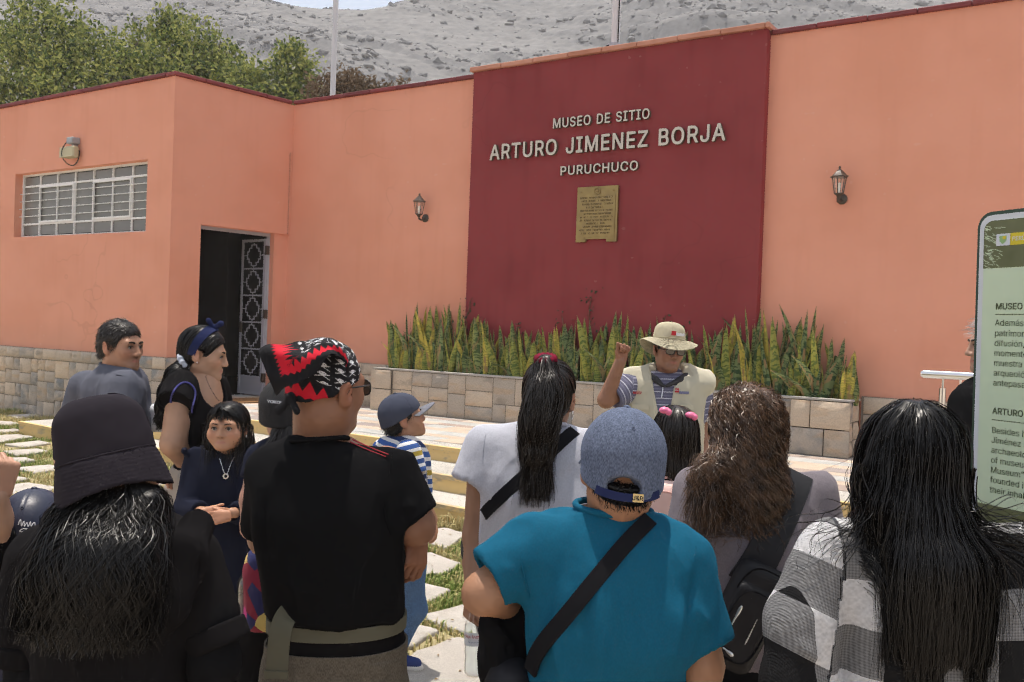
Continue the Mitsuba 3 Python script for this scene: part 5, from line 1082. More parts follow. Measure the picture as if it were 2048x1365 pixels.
def dome(P):
    Q = (P-cb)@H.R; z = Q[..., 2]; tp_ = 1-.9*np.clip(-z/H.s, 0, .1); Q = np.stack([Q[..., 0]/tp_, Q[..., 1]/tp_, np.maximum(z, 0)], -1); k0 = np.sqrt(((Q/Ab)**2).sum(-1)); k1 = np.sqrt(((Q/Ab**2)**2).sum(-1)); return k0*(k0-1)/np.maximum(k1, 1e-9)
q.fn(dome, cb-.16, cb+.16, 0); q.cut(H.P(0, 0, .012), H.R@unit([0, .34, -1])); m = smooth_mesh(q.mesh(.0045), 2); L = H.local(np.asarray(m.vertices)); az = np.arctan2(L[:, 0], -L[:, 1])
n_ = normals(m); wv = .0022*np.sin(az*9+L[:, 2]*60)*np.clip((.07-L[:, 2])/.05, 0, 1)+.0015*np.sin(L[:, 2]*140+az*3); m.vertices = np.asarray(m.vertices)+n_*wv[:, None]
kb = name(K+'__bandana'); scene[kb] = mikit.ply(m, 'bandana_cloth', smooth=True, uv=np.c_[az*.30+.5, np.clip((L[:, 2]+.035+.40*-L[:, 1]*.0)*7.2, 0, 2)+.25*np.clip(az-.2, 0, 1)])
ns, nt = 34, 22; s = np.linspace(0, 1, ns); t_ = np.linspace(0, 1, nt)
A_ = spline([V(-0.400, 2.359, 1.564), V(-0.442, 2.330, 1.596), V(-0.491, 2.310, 1.602), V(-0.540, 2.280, 1.596), V(-0.583, 2.259, 1.592), V(-0.606, 2.249, 1.575)], ns); C_ = spline([V(-0.404, 2.299, 1.522), V(-0.410, 2.254, 1.567), V(-0.430, 2.234, 1.572), V(-0.461, 2.219, 1.535), V(-0.500, 2.223, 1.508), V(-0.536, 2.233, 1.489), V(-0.562, 2.248, 1.473)], ns)
G = np.zeros((ns, nt, 3))
for i in range(ns):
    a, c = A_[i], C_[i]; bul = np.sin(np.pi*t_)[:, None]*(V(0, -.030, .014)*(1-.3*s[i])); G[i] = a*(1-t_[:, None])+c*t_[:, None]+bul + V(0, -1, .4)*(.006*np.sin(t_*9+s[i]*14)+.004*np.sin(s[i]*23-t_*6))[:, None]
i = np.arange(ns*nt).reshape(ns, nt); f = quads(np.stack([i[:-1, :-1], i[1:, :-1], i[1:, 1:], i[:-1, 1:]], -1).reshape(-1, 4)); m = tm(G.reshape(-1, 3), f); n_ = normals(m)
SS, TT = np.meshgrid(s, t_, indexing='ij'); e = np.minimum((1-SS)*1.35, (1-TT)*.95).ravel(); uv = np.c_[np.where(((1-SS)*1.35 < (1-TT)*.95), TT*.9, SS*1.3).ravel(), e]
m2 = tm(np.vstack([m.vertices+n_*.0012, m.vertices-n_*.0012]), np.vstack([f, f[:, ::-1]+ns*nt])); add(kb+'__flap', m2, 'bandana_cloth', smooth=True, uv=np.vstack([uv, uv]))
q = S().ell(H.P(-.01, -.105, -.012), (.016, .014, .013), None, 0).cone(H.P(-.01, -.108, -.014), H.P(-.035, -.122, -.045), .008, .013, .006, flat=(H.R[:, 1], .5)).cone(H.P(-.008, -.108, -.016), H.P(.018, -.118, -.040), .008, .011, .006, flat=(H.R[:, 1], .5)); m = q.mesh(.004); add(kb+'__knot', m, 'bandana_cloth', smooth=True, uv=np.c_[np.asarray(m.vertices)[:, 0]*7, np.full(len(m.vertices), .1)])
def glasses(key, H, mt, rim=.0016, w=.026, h=.019, z=.001, temple=True, lens='lens_dark', aviator=False):
    k = name(key+'__glasses'); ms = []
    for s_ in (-1, 1):
        a = np.linspace(0, 2*np.pi, 28); pw_ = .7; x = s_*.033+w*np.sign(np.cos(a))*np.abs(np.cos(a))**pw_; zz = z+h*np.sign(np.sin(a))*np.abs(np.sin(a))**pw_; y = .106-.35*np.abs(x)**1.3
        P = np.array([H.P(x[i], y[i], zz[i]) for i in range(28)]); ms.append(tube(P, rim*H.s, 6, cap=False))
        c = P.mean(0); add(k+'__lens', tm(np.vstack([P, c]), [[i, (i+1) % 28, 28] for i in range(27)]), lens, smooth=False)
        ms.append(tube([H.P(s_*.060, .092, z+.008), H.P(s_*.074, .06, z+.010), H.P(s_*.080, .0, z+.010), H.P(s_*.079, -.02, z-.006)], rim*1.1*H.s, 6))
    ms.append(tube([H.P(-.009, .1035, z+.004), H.P(0, .106, z+.006), H.P(.009, .1035, z+.004)], rim*H.s, 6)); scene[k] = mikit.ply(cat_(ms), mt, smooth=True)
glasses(K, H, 'rim_black', .0018)
# ================================================================ woman in the bucket hat
K = thing('person', 'woman in a dark bucket hat and black hoodie with long wavy black hair', 'person')
HOOD = [(1.236,-0.792,1.945,0.083,0.070), (1.213,-0.789,1.945,0.139,0.090), (1.188,-0.798,1.944,0.169,0.105), (1.157,-0.801,1.944,0.185,0.115), (1.110,-0.801,1.944,0.180,0.122), (1.038,-0.795,1.943,0.169,0.125), (0.955,-0.790,1.942,0.160,0.125), (0.851,-0.788,1.940,0.166,0.130), (0.684,-0.782,1.938,0.177,0.135)]
HOOD = hunch(HOOD); q = S().stack(HOOD, 0, n=2.3)
ra, rb = V(-0.650, 1.934, 1.149), V(-0.598, 1.913, 1.041); la, lb = V(-0.962, 1.934, 1.138), V(-0.977, 1.922, 0.994)
q.cone(ra, rb, .066, .060, .035).cone(la, lb, .066, .060, .035); sh = q
# hood hanging on the back
hd = S().chain([V(-0.627, 1.895, 1.229), V(-0.637, 1.849, 1.171), V(-0.669, 1.828, 1.096), V(-0.727, 1.823, 1.035)], [.040, .046, .050, .046], .03, 'u', (V(0, 1, 0), .38)).chain([V(-0.902, 1.895, 1.216), V(-0.858, 1.849, 1.153), V(-0.807, 1.828, 1.081), V(-0.727, 1.823, 1.035)], [.040, .046, .050, .046], .03, 'u', (V(0, 1, 0), .38)).chain([V(-0.752, 1.854, 1.175), V(-0.736, 1.838, 1.061)], [.09, .06], .05, 'u', (V(0, 1, 0), .4))
for o in hd.p: q.p.append((o[0], o[1], o[2], .018, 'u'))
sp = [(V(-0.610, 1.815, 1.200), V(-0.588, 1.812, 0.977), .008, -.005), (V(-0.597, 1.845, 1.218), V(-0.593, 1.823, 1.110), .007, -.006), (V(-0.576, 1.845, 1.194), V(-0.581, 1.823, 1.101), .008, .005), (V(-0.562, 1.854, 1.143), V(-0.542, 1.843, 1.087), .008, .005), (V(-0.729, 1.791, 0.946), V(-0.727, 1.792, 1.018), .012, .006), (V(-0.652, 1.792, 0.948), V(-0.646, 1.793, 1.050), .014, .005), (V(-0.806, 1.791, 0.943), V(-0.818, 1.793, 1.034), .014, .005), (V(-0.935, 1.844, 1.142), V(-0.962, 1.843, 1.081), .01, .006), (V(-0.906, 1.844, 1.162), V(-0.931, 1.843, 1.053), .01, -.006)]
garment(K, 'hoodie', q, 'cloth_hood', .0072, [(a_, b_, w__, h__*1.6) for a_, b_, w__, h__ in sp], .0055, 9)
for a, b in ((ra, rb), (la, lb)):
    d = unit(b-a); add(K+'__cuff', smooth_mesh(S().cone(b+d*.030, b+d*.052, .0635, .0635, .0).cut(b+d*.066, d).cut(b+d*.022, -d).mesh(.005), 1), 'cloth_hood', smooth=True)
lo = S().chain([ra, rb, V(-0.580, 1.892, 0.949), V(-0.683, 2.040, 0.793)], [.05, .05, .047, .036], .02).chain([la, lb, V(-0.958, 1.911, 0.897), V(-0.939, 2.069, 0.760)], [.05, .05, .047, .036], .02)
garment(K, 'undershirt_sleeves', lo, 'cloth_black', .0085, [], .004, 3)
H = Head(V(-0.818, 1.926, 1.331), RY(-17)@rot3(-50, -6, 0), .95)
FT = [V(-1.0, 1.98, -.084), V(-.72, 1.98, -.084)]
hn = [S(), S()]; hand_prims(hn[0], V(-0.683, 2.040, 0.793), rot3(40, 0, 0), .95, side=-1); hand_prims(hn[1], V(-0.939, 2.069, 0.760), rot3(-40, 0, 0), .95)
co = S().stack(inner(HOOD, .86, 1.24), .02).chain([V(-0.572, 1.892, 0.949), V(-0.683, 2.040, 0.793)], [.04, .03], .02).chain([V(-0.958, 1.911, 0.897), V(-0.939, 2.069, 0.760)], [.04, .03], .02); legs(co, V(-0.782, 1.938, 0.684), FT, (.085, .055, .04), .09)
core_body(K, [.42, .25, .165], H, V(-0.809, 1.964, 1.184), co, hn, neck_r=.05)
trousers(K, V(-0.783, 1.939, 0.705), FT, 'trousers_black', (.095, .066, .052), .09); shoe(K, FT[0]-V(0, .08, 0), FT[0]+V(0, .15, 0), .95); shoe(K, FT[1]-V(0, .08, 0), FT[1]+V(0, .15, 0), .95)
q = S().stack([(1.309,-0.803,1.906,0.076,0.050), (1.288,-0.783,1.886,0.087,0.050), (1.257,-0.786,1.865,0.105,0.064), (1.231,-0.774,1.825,0.106,0.066), (1.189,-0.775,1.794,0.112,0.060), (1.134,-0.785,1.784,0.117,0.050), (1.091,-0.786,1.783,0.100,0.042), (1.056,-0.778,1.788,0.068,0.030)], .04)
hair(K, q, .0075, 5600, lambda p: np.c_[-.08+0*p[:, 0], 0*p[:, 0], -1+0*p[:, 0]], 16, .0175, 21, 'hair_black', .00062, amp=.016, off=.007, wave=.75, wl=.13, jit=.14, keep=lambda p: p[:, 2] > 1.02, zend=1.0, lift=.035)
def bucket(key, H, mt, r0=.094, ht=.118, r1=.132, drop=.072, base=(0, -.008, .026), tiltR=None, flare=.5, wav=0., rings=7, h=.0045, part='bucket_hat', sx=.89, rr=.022, taper=.010):
    R = H.R if tiltR is None else H.R@tiltR; c = H.P(*base); s = H.s
    def loc(P): Q = (P-c)@R/s; return Q, np.sqrt((Q[..., 0]/sx)**2+Q[..., 1]**2)
    def crown(P):
        Q, rho = loc(P); z = Q[..., 2]; zz = np.clip(z, 0, ht); Rz = r0-taper*(zz/ht)**2; side = rho-Rz; top = z-ht
        a, b = np.maximum(side+rr, 0), np.maximum(top+rr, 0); return (np.minimum(np.maximum(side+rr, top+rr), 0)+np.sqrt(a*a+b*b)-rr)*s
    def brim(P):
        Q, rho = loc(P); z = Q[..., 2]; az = np.arctan2(Q[..., 0], Q[..., 1]); dz = -z - wav*np.sin(az*2+1.2)*np.clip((rho-r0)/(r1-r0), 0, 1.2) 
        u = np.clip(dz/drop, -.1, 1.0); Rz = r0-.003+(r1-r0)*np.sign(u)*np.abs(u)**flare; return np.maximum(np.abs(rho-Rz)*.62-.0022, np.maximum(-dz-.006, dz-drop))*s
    q = S().fn(crown, c-.2*s, c+.2*s, 0).cut(c-R[:, 2]*.004*s, -R[:, 2])
    m = noise_disp(smooth_mesh(q.mesh(h), 2), .0045*s, 13, 6); k = name(key+'__'+part); scene[k] = mikit.ply(m, mt, smooth=True)
    q = S().fn(brim, c-.25*s, c+.25*s, 0); m = q.mesh(.0038); m = smooth_mesh(m, 2); v = np.asarray(m.vertices); Q, rho = loc(v); n = normals(m)
    m.vertices = v+n*(.0005*np.cos(2*np.pi*rings*np.clip(-Q[:, 2]/drop, 0, 1)) + .0020*(meshkit.fbm(v*np.array([55, 55, 14]), 2, 4)-.5)*2)[:, None]; add(k+'__brim', m, mt, smooth=True)
    a = np.linspace(0, 2*np.pi, 80); P = np.array([c+R@(np.array([sx*(r0+.0015)*math.cos(x), (r0+.0015)*math.sin(x), .001])*s) for x in a]); add(k+'__seam', tube(P, .0022*s, 6, cap=False), mt, smooth=True)
    for x0 in (0.25, -2.6):
        st = [c+R@(np.array([sx*rr_*math.sin(x0), rr_*math.cos(x0), zz])*s) for rr_, zz in ((r0+.001, .004), (r0+.001-taper*.1, ht*.33), (r0+.001-taper*.4, ht*.6), (r0-taper-rr*.30, ht-rr*.26), (r0-taper-rr, ht+.001))]; add(k+'__seam', tube(spline(st, 12), .0016*s, 5), mt, smooth=True)
    return k, c, R
bucket(K, H, 'hat_plum', .101, .132, .122, .080, (.004, -.004, .030), rot3(0, 3, -3), .68, .012, rings=9, rr=.052, taper=.018)
# ================================================================ woman in the checked sweater
K = thing('person', 'woman with long straight black hair in a black and white checked sweater', 'person')
CHK = [(1.296,0.882,1.946,0.104,0.075), (1.274,0.888,1.946,0.172,0.095), (1.244,0.889,1.945,0.218,0.110), (1.203,0.894,1.945,0.237,0.120), (1.141,0.898,1.944,0.229,0.128), (1.058,0.903,1.943,0.212,0.130), (0.974,0.904,1.942,0.218,0.135), (0.860,0.911,1.940,0.231,0.140), (0.704,0.917,1.939,0.231,0.145)]
CHK = hunch(CHK); q = S().stack(CHK, 0, n=2.3); la, lb, lc = V(0.682, 1.935, 1.206), V(0.617, 1.913, 1.067), V(0.604, 1.892, 0.951); ra, rb, rc = V(1.098, 1.935, 1.218), V(1.158, 1.913, 1.087), V(1.156, 1.892, 0.971)
q.chain([la, lb, lc, V(0.766, 2.089, 0.769)], [.072, .070, .066, .045], .03).chain([ra, rb, rc, V(1.192, 2.090, 0.784)], [.072, .070, .066, .045], .03)
q.cut(V(0.874, 1.926, 1.290), unit(V(0, .3, 1)))
x0, z0 = V(0.871, 1.894, 1.133)[0], V(0.871, 1.894, 1.133)[2]
def chk_uv(v):
    arm = (v[:, 0] < V(0.656, 1.844, 1.189)[0]+.02*np.clip((v[:, 2]-1.05)/.15, -1, 1)) | (v[:, 0] > V(1.050, 1.845, 1.204)[0])
    u = (v[:, 0]-x0)/.105; w = (v[:, 2]-z0)/.094
    s_ = np.sign(v[:, 0]-x0); ax = np.where(s_[:, None] < 0, unit(lb-la), unit(rb-ra)); o = np.where(s_[:, None] < 0, la, ra); al = ((v-o)*ax).sum(1)/.094; lat = ((v-o)@V(.88, .0, .0)*1.0 + (v-o)[:, 1]*-.5*s_)/.085
    return np.where(arm[:, None], np.c_[lat+3.3, -al+2.25], np.c_[u+.2, w+.5])
def chk_col(p, n, uv):
    a = uv.x-2*dr.floor(uv.x/2); b = uv.y-2*dr.floor(uv.y/2); ca, cb = dr.select(a < 1, 1., 0.), dr.select(b < 1, 1., 0.); k = ca+cb
    kx, ky = uv.x*15, uv.y*14; st = dr.select((dr.floor(kx)+dr.floor(ky))-2*dr.floor((dr.floor(kx)+dr.floor(ky))/2) < .5, 1., 0.)
    wv = .28+.11*dr.sin(uv.x*52+uv.y*52)*dr.sin(uv.x*52-uv.y*52); lum = dr.select(k > 1.5, .95, dr.select(k < .5, 0., wv)); f = tf(p.x*160, p.y*160, p.z*160, 2)
    return mix([.012, .012, .013], [.56, .56, .57], lum*(.75+.5*f))
mat('check_knit', proc(chk_col), .95, .1, bump=proc(lambda p, n, uv: .6*dr.sin(uv.x*82)*dr.sin(uv.y*75)+tf(p.x*160, p.y*160, p.z*160, 2), 8e-4), bs=.0018, sheen=.3)
sp = [(V(0.642, 1.825, 1.262), V(0.671, 1.823, 1.058), .010, -.010), (V(0.636, 1.825, 1.213), V(0.619, 1.824, 1.144), .012, .008), (V(0.593, 1.834, 1.141), V(0.645, 1.833, 1.083), .012, .008), (V(0.577, 1.833, 1.061), V(0.637, 1.832, 1.014), .014, .008), (V(0.718, 1.812, 1.015), V(0.922, 1.812, 1.024), .012, .007), (V(0.694, 1.814, 1.150), V(0.717, 1.813, 1.034), .016, .005), (V(0.963, 1.815, 1.218), V(1.008, 1.813, 1.064), .014, .008)]
garment(K, 'sweater', q, 'check_knit', .0068, sp, .004, 11, uvf=chk_uv); sh = q
H = Head(V(0.834, 1.937, 1.408), rot3(-8, 4, 2), 1.0)
FT = [V(.72, 1.98, -.084), V(1.02, 1.98, -.084)]
hn = [S(), S()]; hand_prims(hn[0], V(0.766, 2.089, 0.769), rot3(-50, 0, 0), .95); hand_prims(hn[1], V(1.192, 2.090, 0.784), rot3(50, 0, 0), .95, side=-1)
co = S().stack(inner(CHK, .86, 1.24), .02).chain([lc, V(0.766, 2.089, 0.769)], [.045, .03], .02).chain([rc, V(1.192, 2.090, 0.784)], [.045, .03], .02); legs(co, V(0.914, 1.939, 0.704), FT, (.09, .06, .045), .09)
core_body(K, [.42, .25, .165], H, V(0.886, 1.975, 1.259), co, hn, neck_r=.05)
trousers(K, V(0.913, 1.939, 0.725), FT, 'jeans_blue', (.10, .068, .052), .09); shoe(K, FT[0]-V(0, .08, 0), FT[0]+V(0, .15, 0), .95); shoe(K, FT[1]-V(0, .08, 0), FT[1]+V(0, .15, 0), .95)
q = scalp(H, .012).stack([(1.483,0.840,1.938,0.081,0.080), (1.432,0.828,1.927,0.096,0.092), (1.382,0.822,1.917,0.099,0.095), (1.336,0.815,1.886,0.102,0.085), (1.292,0.830,1.856,0.095,0.066), (1.245,0.841,1.805,0.091,0.048), (1.172,0.845,1.789,0.089,0.036), (1.096,0.847,1.788,0.079,0.028), (1.041,0.849,1.793,0.066,0.018)], .03, n=2.1)
zz0 = V(0.835, 1.855, 1.223)[2]; cxm = V(0.835, 1.855, 1.223)[0]
hair(K, q, .0075, 5000, lambda p: np.c_[np.clip((p[:, 0]-cxm)*.8, -.2, .3)*(p[:, 2] > zz0)+.03, 0*p[:, 0], -1+0*p[:, 0]], 20, .026, 22, 'hair_black', .00065, amp=.010, off=.005, wave=.12, wl=.30, jit=.10, keep=lambda p: (p[:, 1] < 2.02), zend=lambda p: .98+.10*np.sin(p[:, 0]*60)*.5, lift=.03)
# loose locks fanning over the shoulders
r = np.random.default_rng(5); st = []
for s_, n in ((-1, 60), (1, 110)):
    for i in range(n):
        a = V(0.711, 1.876, 1.349) if s_ < 0 else V(0.914, 1.876, 1.351); a = a+r.normal(0, .012, 3)
        e = (V(0.653, 1.855, 1.261) if s_ < 0 else V(0.982, 1.835, 1.268)) + V(r.normal(0, .045), r.normal(0, .03), r.normal(0, .03)); m_ = (a+e)/2+V(-.012*s_, -.01, -.02+r.normal(0, .012)); f_ = e+V(s_*(.02+.05*r.random()), .0, -.05-.12*r.random()) if s_ > 0 else e+V(-.02*r.random(), .02, -.02-.05*r.random())
        P = spline([a+V(0, .0, .05), a, m_, e, f_], 16); pe = sh.eval(P); P[:, 1] -= np.clip(.006-pe, 0, .08)*1.0; st.append(P)
add(K+'__loose_locks', strand_mesh(np.array(st), np.linspace(.0013, .0004, 16)), 'hair_black', smooth=True)
def stub_legs(K, hips, FT, mt, r=(.09, .062, .05), sp=.085, shoes='shoe_leather', s=1.0, sole='black_plastic', toe=V(0, .17, 0), kf=.02):
    trousers(K, hips, FT, mt, r, sp, kf=kf)
    for f in FT: shoe(K, f-unit(toe)*.08*s, f+toe*s, s, shoes, sole)
# ================================================================ woman with the ponytail
K = thing('person', 'woman in a pale grey T-shirt with a long dark ponytail in a red scrunchie', 'person')
PON = [(1.378,0.111,2.897,0.070,0.060), (1.356,0.100,2.897,0.120,0.078), (1.331,0.099,2.896,0.169,0.095), (1.294,0.099,2.896,0.197,0.108), (1.235,0.102,2.895,0.206,0.115), (1.127,0.117,2.894,0.195,0.118), (1.003,0.121,2.892,0.201,0.120), (0.938,0.122,2.891,0.209,0.122), (0.880,0.128,2.891,0.208,0.122)]
PON = hunch(PON); q = S().stack(PON, 0, n=2.3); sleeve(q, V(-0.069, 2.896, 1.287), V(-0.109, 2.874, 1.175), .068, .060); sleeve(q, V(0.272, 2.896, 1.287), V(0.328, 2.894, 1.158), .068, .062); q.cut(V(0.110, 2.877, 1.367), unit(V(0, .35, 1))); sh = q
sp = [(V(-0.081, 2.776, 1.320), V(-0.041, 2.774, 1.143), .012, -.008), (V(-0.043, 2.775, 1.202), V(-0.075, 2.773, 1.053), .014, .008), (V(-0.022, 2.775, 1.248), V(-0.056, 2.774, 1.143), .010, .007), (V(0.156, 2.775, 1.239), V(-0.003, 2.774, 1.130), .014, .007), (V(0.173, 2.774, 1.181), V(-0.015, 2.773, 1.055), .014, .006), (V(-0.073, 2.792, 0.989), V(0.001, 2.773, 1.026), .012, .008), (V(-0.114, 2.845, 1.234), V(-0.128, 2.845, 1.188), .010, .006), (V(0.035, 2.776, 1.294), V(-0.022, 2.775, 1.233), .012, .006), (V(0.198, 2.776, 1.300), V(0.157, 2.775, 1.210), .012, .006)]
garment(K, 'tshirt', q, 'cloth_pale', .0075, sp, .0042, 6); seam_line(K, sh, [V(-0.065, 2.696, 1.347), V(-0.072, 2.696, 1.286), V(-0.067, 2.695, 1.229), V(-0.059, 2.694, 1.179)], 'cloth_pale')
add(K+'__collar', collar_ring(V(0.110, 2.877, 1.370), .066, .058, .008, 0, 0, .03), 'cloth_pale', smooth=True)
H = Head(V(0.120, 2.878, 1.446), rot3(-14, 3, 3), .96); FT = [V(-.03, 2.95, -.084), V(.22, 2.95, -.084)]
ar = S().chain([V(-0.069, 2.896, 1.287), V(-0.090, 2.892, 1.011), V(-0.088, 2.851, 0.928), V(-0.092, 2.790, 0.860)], [.052, .040, .036, .025], .02).chain([V(0.279, 2.916, 1.285), V(0.338, 2.943, 1.031), V(0.234, 3.091, 0.913)], [.052, .040, .027], .02)
hn = [S(), S()]; hand_prims(hn[0], V(-0.092, 2.790, 0.857), np.stack([unit(np.cross(unit(V(-.10, -.10, -1)), unit(V(-.9, -.35, .12)))), unit(V(-.10, -.10, -1)), unit(V(-.9, -.35, .12))], 1), .86, (62, 70, 45), thumb=(30, 30), side=-1); hand_prims(hn[1], V(0.234, 3.091, 0.913), rot3(60, 0, 0), .9, side=-1)
co = S().stack(inner(PON, .88, 1.30), .02).join(ar); legs(co, V(0.126, 2.891, 0.880), FT, (.085, .055, .04), .085)
core_body(K, [.30, .165, .105], H, V(0.117, 2.936, 1.324), co, hn, neck_r=.050)
q = S().stack([(0.965,0.121,2.892,0.200,0.118), (0.895,0.124,2.891,0.209,0.124), (0.802,0.127,2.890,0.212,0.128)], 0, n=2.3); legs(q, V(0.127, 2.890, 0.833), FT, (.105, .07, .055), .09, .05); q.cut(FT[0]+V(0, 0, .05), -UPV); garment(K, 'trousers', q, 'trousers_black', .011, [], .006, 4)
for f in FT: shoe(K, f-V(0, .08, 0), f+V(0, .15, 0), .92)
q = scalp(H, .008); hair_pos = V(0.104, 2.799, 1.560); q.cut(H.P(0, .062, .03), H.R@unit([0, 1, -.45]))
for s_ in (-1, 1): H.ell(q, (s_*.085, -.004, -.008), (.026, .026, .034), .006, 's')
hair(K, q, .006, 1300, lambda p: (hair_pos-p)/np.maximum(np.linalg.norm(hair_pos-p, axis=1, keepdims=True), .02), 12, .012, 31, 'hair_dark', .0010, amp=.002, off=.002, jit=.08, free=-9)
q = S().ell(V(0.100, 2.774, 1.549), (.028, .026, .03), None, 0).stack([(1.538,0.108,2.769,0.025,0.024), (1.506,0.105,2.748,0.040,0.034), (1.448,0.098,2.738,0.051,0.040), (1.389,0.090,2.737,0.053,0.040), (1.329,0.085,2.746,0.048,0.034), (1.284,0.084,2.756,0.040,0.026), (1.254,0.082,2.755,0.028,0.016)], .02)
hair(K, q, .006, 2800, lambda p: np.c_[np.clip((p[:, 0]-hair_pos[0]-.0)*1.5, -.25, .25)*(p[:, 2] > 1.42), 0*p[:, 0], -1+0*p[:, 0]], 18, .0225, 32, 'hair_dark', .0007, part='ponytail', amp=.012, off=.005, wave=.30, wl=.16, jit=.14, zend=1.12, zrag=.12, lift=.02)
m = trimesh.creation.torus(.021, .0135, 32, 14); v = np.asarray(m.vertices); a = np.arctan2(v[:, 1], v[:, 0]); m.vertices = v*(1+.10*np.sin(a*11))[:, None]; m.apply_transform(frame(V(0.102, 2.789, 1.565), unit(V(1, 0, .05)), unit(np.cross(unit(V(-.05, -.30, .95)), unit(V(1, 0, .05)))), unit(V(-.05, -.30, .95)))); add(K+'__scrunchie', m, 'scrunchie_red', smooth=True)
add(K+'__earring', trimesh.creation.torus(.012, .0012, 20, 6).apply_transform(frame(H.P(.082, -.008, -.048), H.R[:, 1], H.R[:, 2], H.R[:, 0])), 'silver')
k = thing('shoulder_bag', 'plain black strap of a bag across the back of the pale grey T-shirt', 'bag')
strap(k, on_surf(sh, [V(0.194, 2.747, 1.360), V(0.163, 2.696, 1.341), V(0.107, 2.696, 1.286), V(0.038, 2.695, 1.218), V(-0.025, 2.694, 1.155), V(-0.064, 2.743, 1.104)], .004, CAM_Y), .038, .003, 'strap_black', sh)
garment(k, 'pouch', S().ell(V(-0.087, 3.012, 0.945), (.05, .10, .09), None, 0), 'bag_nylon', .01, [], .004)
# water bottle in her hand
bo = V(-0.084, 2.765, 0.828); bd = unit(V(.035, .02, -1)); k = thing('water_bottle', 'clear water bottle with a red and white label held by the woman with the ponytail', 'water bottle')
X = unit(np.cross(bd, V(0, 1, 0))); MB = frame(bo, X, np.cross(-bd, X)*1.0, -bd)
prof = [(0, -.205), (.022, -.207), (.029, -.198), (.029, -.190), (.0285, -.165), (.0265, -.150), (.0285, -.138), (.0285, -.128), (.0265, -.122), (.0285, -.115), (.0285, -.068), (.0275, -.055), (.022, -.034), (.0135, -.018), (.0125, -.004), (0, -.004)]
scene['pet'] = {'type': 'principled', 'base_color': {'type': 'rgb', 'value': [.80, .88, .93]}, 'roughness': .08, 'specular': .5, 'spec_trans': .0}
scene['pet_clear'] = {'type': 'thindielectric', 'int_ior': 1.45}
scene['water_in'] = {'type': 'thindielectric', 'int_ior': 1.2, 'specular_transmittance': {'type': 'rgb', 'value': [.90, .95, .97]}}
add(k+'__bottle', lathe(prof, 28, MB), 'pet_clear', smooth=True)
add(k+'__water', lathe([(0, -.2035), (.0215, -.2035), (.0275, -.196), (.027, -.165), (.025, -.150), (.027, -.138), (.027, -.128), (.025, -.122), (.027, -.115), (.027, -.068), (.0262, -.056), (0, -.056)], 28, MB), 'water_in', smooth=40)
add(k+'__cap', lathe([(.0135, -.012), (.0145, -.012), (.0145, .004), (.012, .006), (0, .006)], 24, MB), 'cap_blue' if 'cap_blue' in scene else mat('cap_blue', [.06, .22, .55], .4, .4), smooth=30)
lb = lathe([(.0288, -.112), (.0288, -.072)], 28, MB); add(k+'__label', lb, mat('label_white', [.62, .68, .74], .35, .4), smooth=True)
fc = -CAM_Y
def label_text(txt, h, dz, mt):
    m = meshkit.text_mesh(txt, h, .0006); v = np.array(m.vertices); v[:, 0] -= v[:, 0].mean(); th = v[:, 0]/.0292; P = np.c_[.0292*np.sin(th), -.0292*np.cos(th)-(v[:, 2]), v[:, 1]+dz]; m.vertices = P; m.apply_transform(MB); add(k+'__print', m, mt, smooth=False)
label_text('San Mateo', .0088, -.088, 'red_print'); label_text('AGUA DE MANANTIAL', .0028, -.101, mat('blue_print', [.08, .16, .4], .5, .3))
# ================================================================ woman with curly hair
K = thing('person', 'woman with long curly brown hair in a mauve grey T-shirt, sling bag on her back', 'person')
CUR = [(1.289,0.712,2.696,0.101,0.065), (1.264,0.708,2.695,0.142,0.082), (1.239,0.706,2.695,0.172,0.096), (1.199,0.707,2.695,0.196,0.106), (1.142,0.711,2.694,0.192,0.115), (1.041,0.721,2.693,0.156,0.118), (0.897,0.715,2.691,0.147,0.122), (0.753,0.713,2.689,0.148,0.126), (0.727,0.714,2.689,0.148,0.126)]
CUR = hunch(CUR); q = S().stack(CUR, 0, n=2.3); sleeve(q, V(0.551, 2.695, 1.201), V(0.520, 2.653, 1.074), .074, .066); sleeve(q, V(0.871, 2.695, 1.212), V(0.919, 2.693, 1.070), .072, .066); q.cut(V(0.708, 2.676, 1.277), unit(V(0, .35, 1))); sh = q
sp = [(V(0.545, 2.575, 1.256), V(0.558, 2.573, 1.077), .010, -.009), (V(0.561, 2.575, 1.201), V(0.591, 2.563, 1.067), .014, .006), (V(0.821, 2.575, 1.238), V(0.799, 2.573, 1.086), .012, .008), (V(0.849, 2.575, 1.212), V(0.826, 2.573, 1.101), .010, -.007), (V(0.559, 2.560, 0.805), V(0.764, 2.560, 0.840), .014, .007), (V(0.800, 2.573, 1.045), V(0.763, 2.571, 0.933), .014, .008), (V(0.496, 2.594, 1.181), V(0.471, 2.593, 1.097), .012, .006), (V(0.778, 2.571, 0.892), V(0.810, 2.570, 0.783), .012, .006)]
garment(K, 'tshirt', q, 'cloth_mauve', .0075, sp, .0042, 8); seam_line(K, sh, [V(0.530, 2.496, 1.275), V(0.522, 2.495, 1.214), V(0.530, 2.494, 1.148), V(0.542, 2.493, 1.095)], 'cloth_mauve')
H = Head(V(0.675, 2.677, 1.390), rot3(24, -2, -2), .98); FT = [V(.58, 2.75, -.084), V(.84, 2.75, -.084)]
ar = S().chain([V(0.551, 2.695, 1.201), V(0.532, 2.652, 0.973), V(0.662, 2.840, 0.806)], [.054, .042, .028], .02).chain([V(0.877, 2.715, 1.209), V(0.940, 2.712, 0.972), V(0.921, 2.890, 0.800)], [.054, .042, .028], .02)
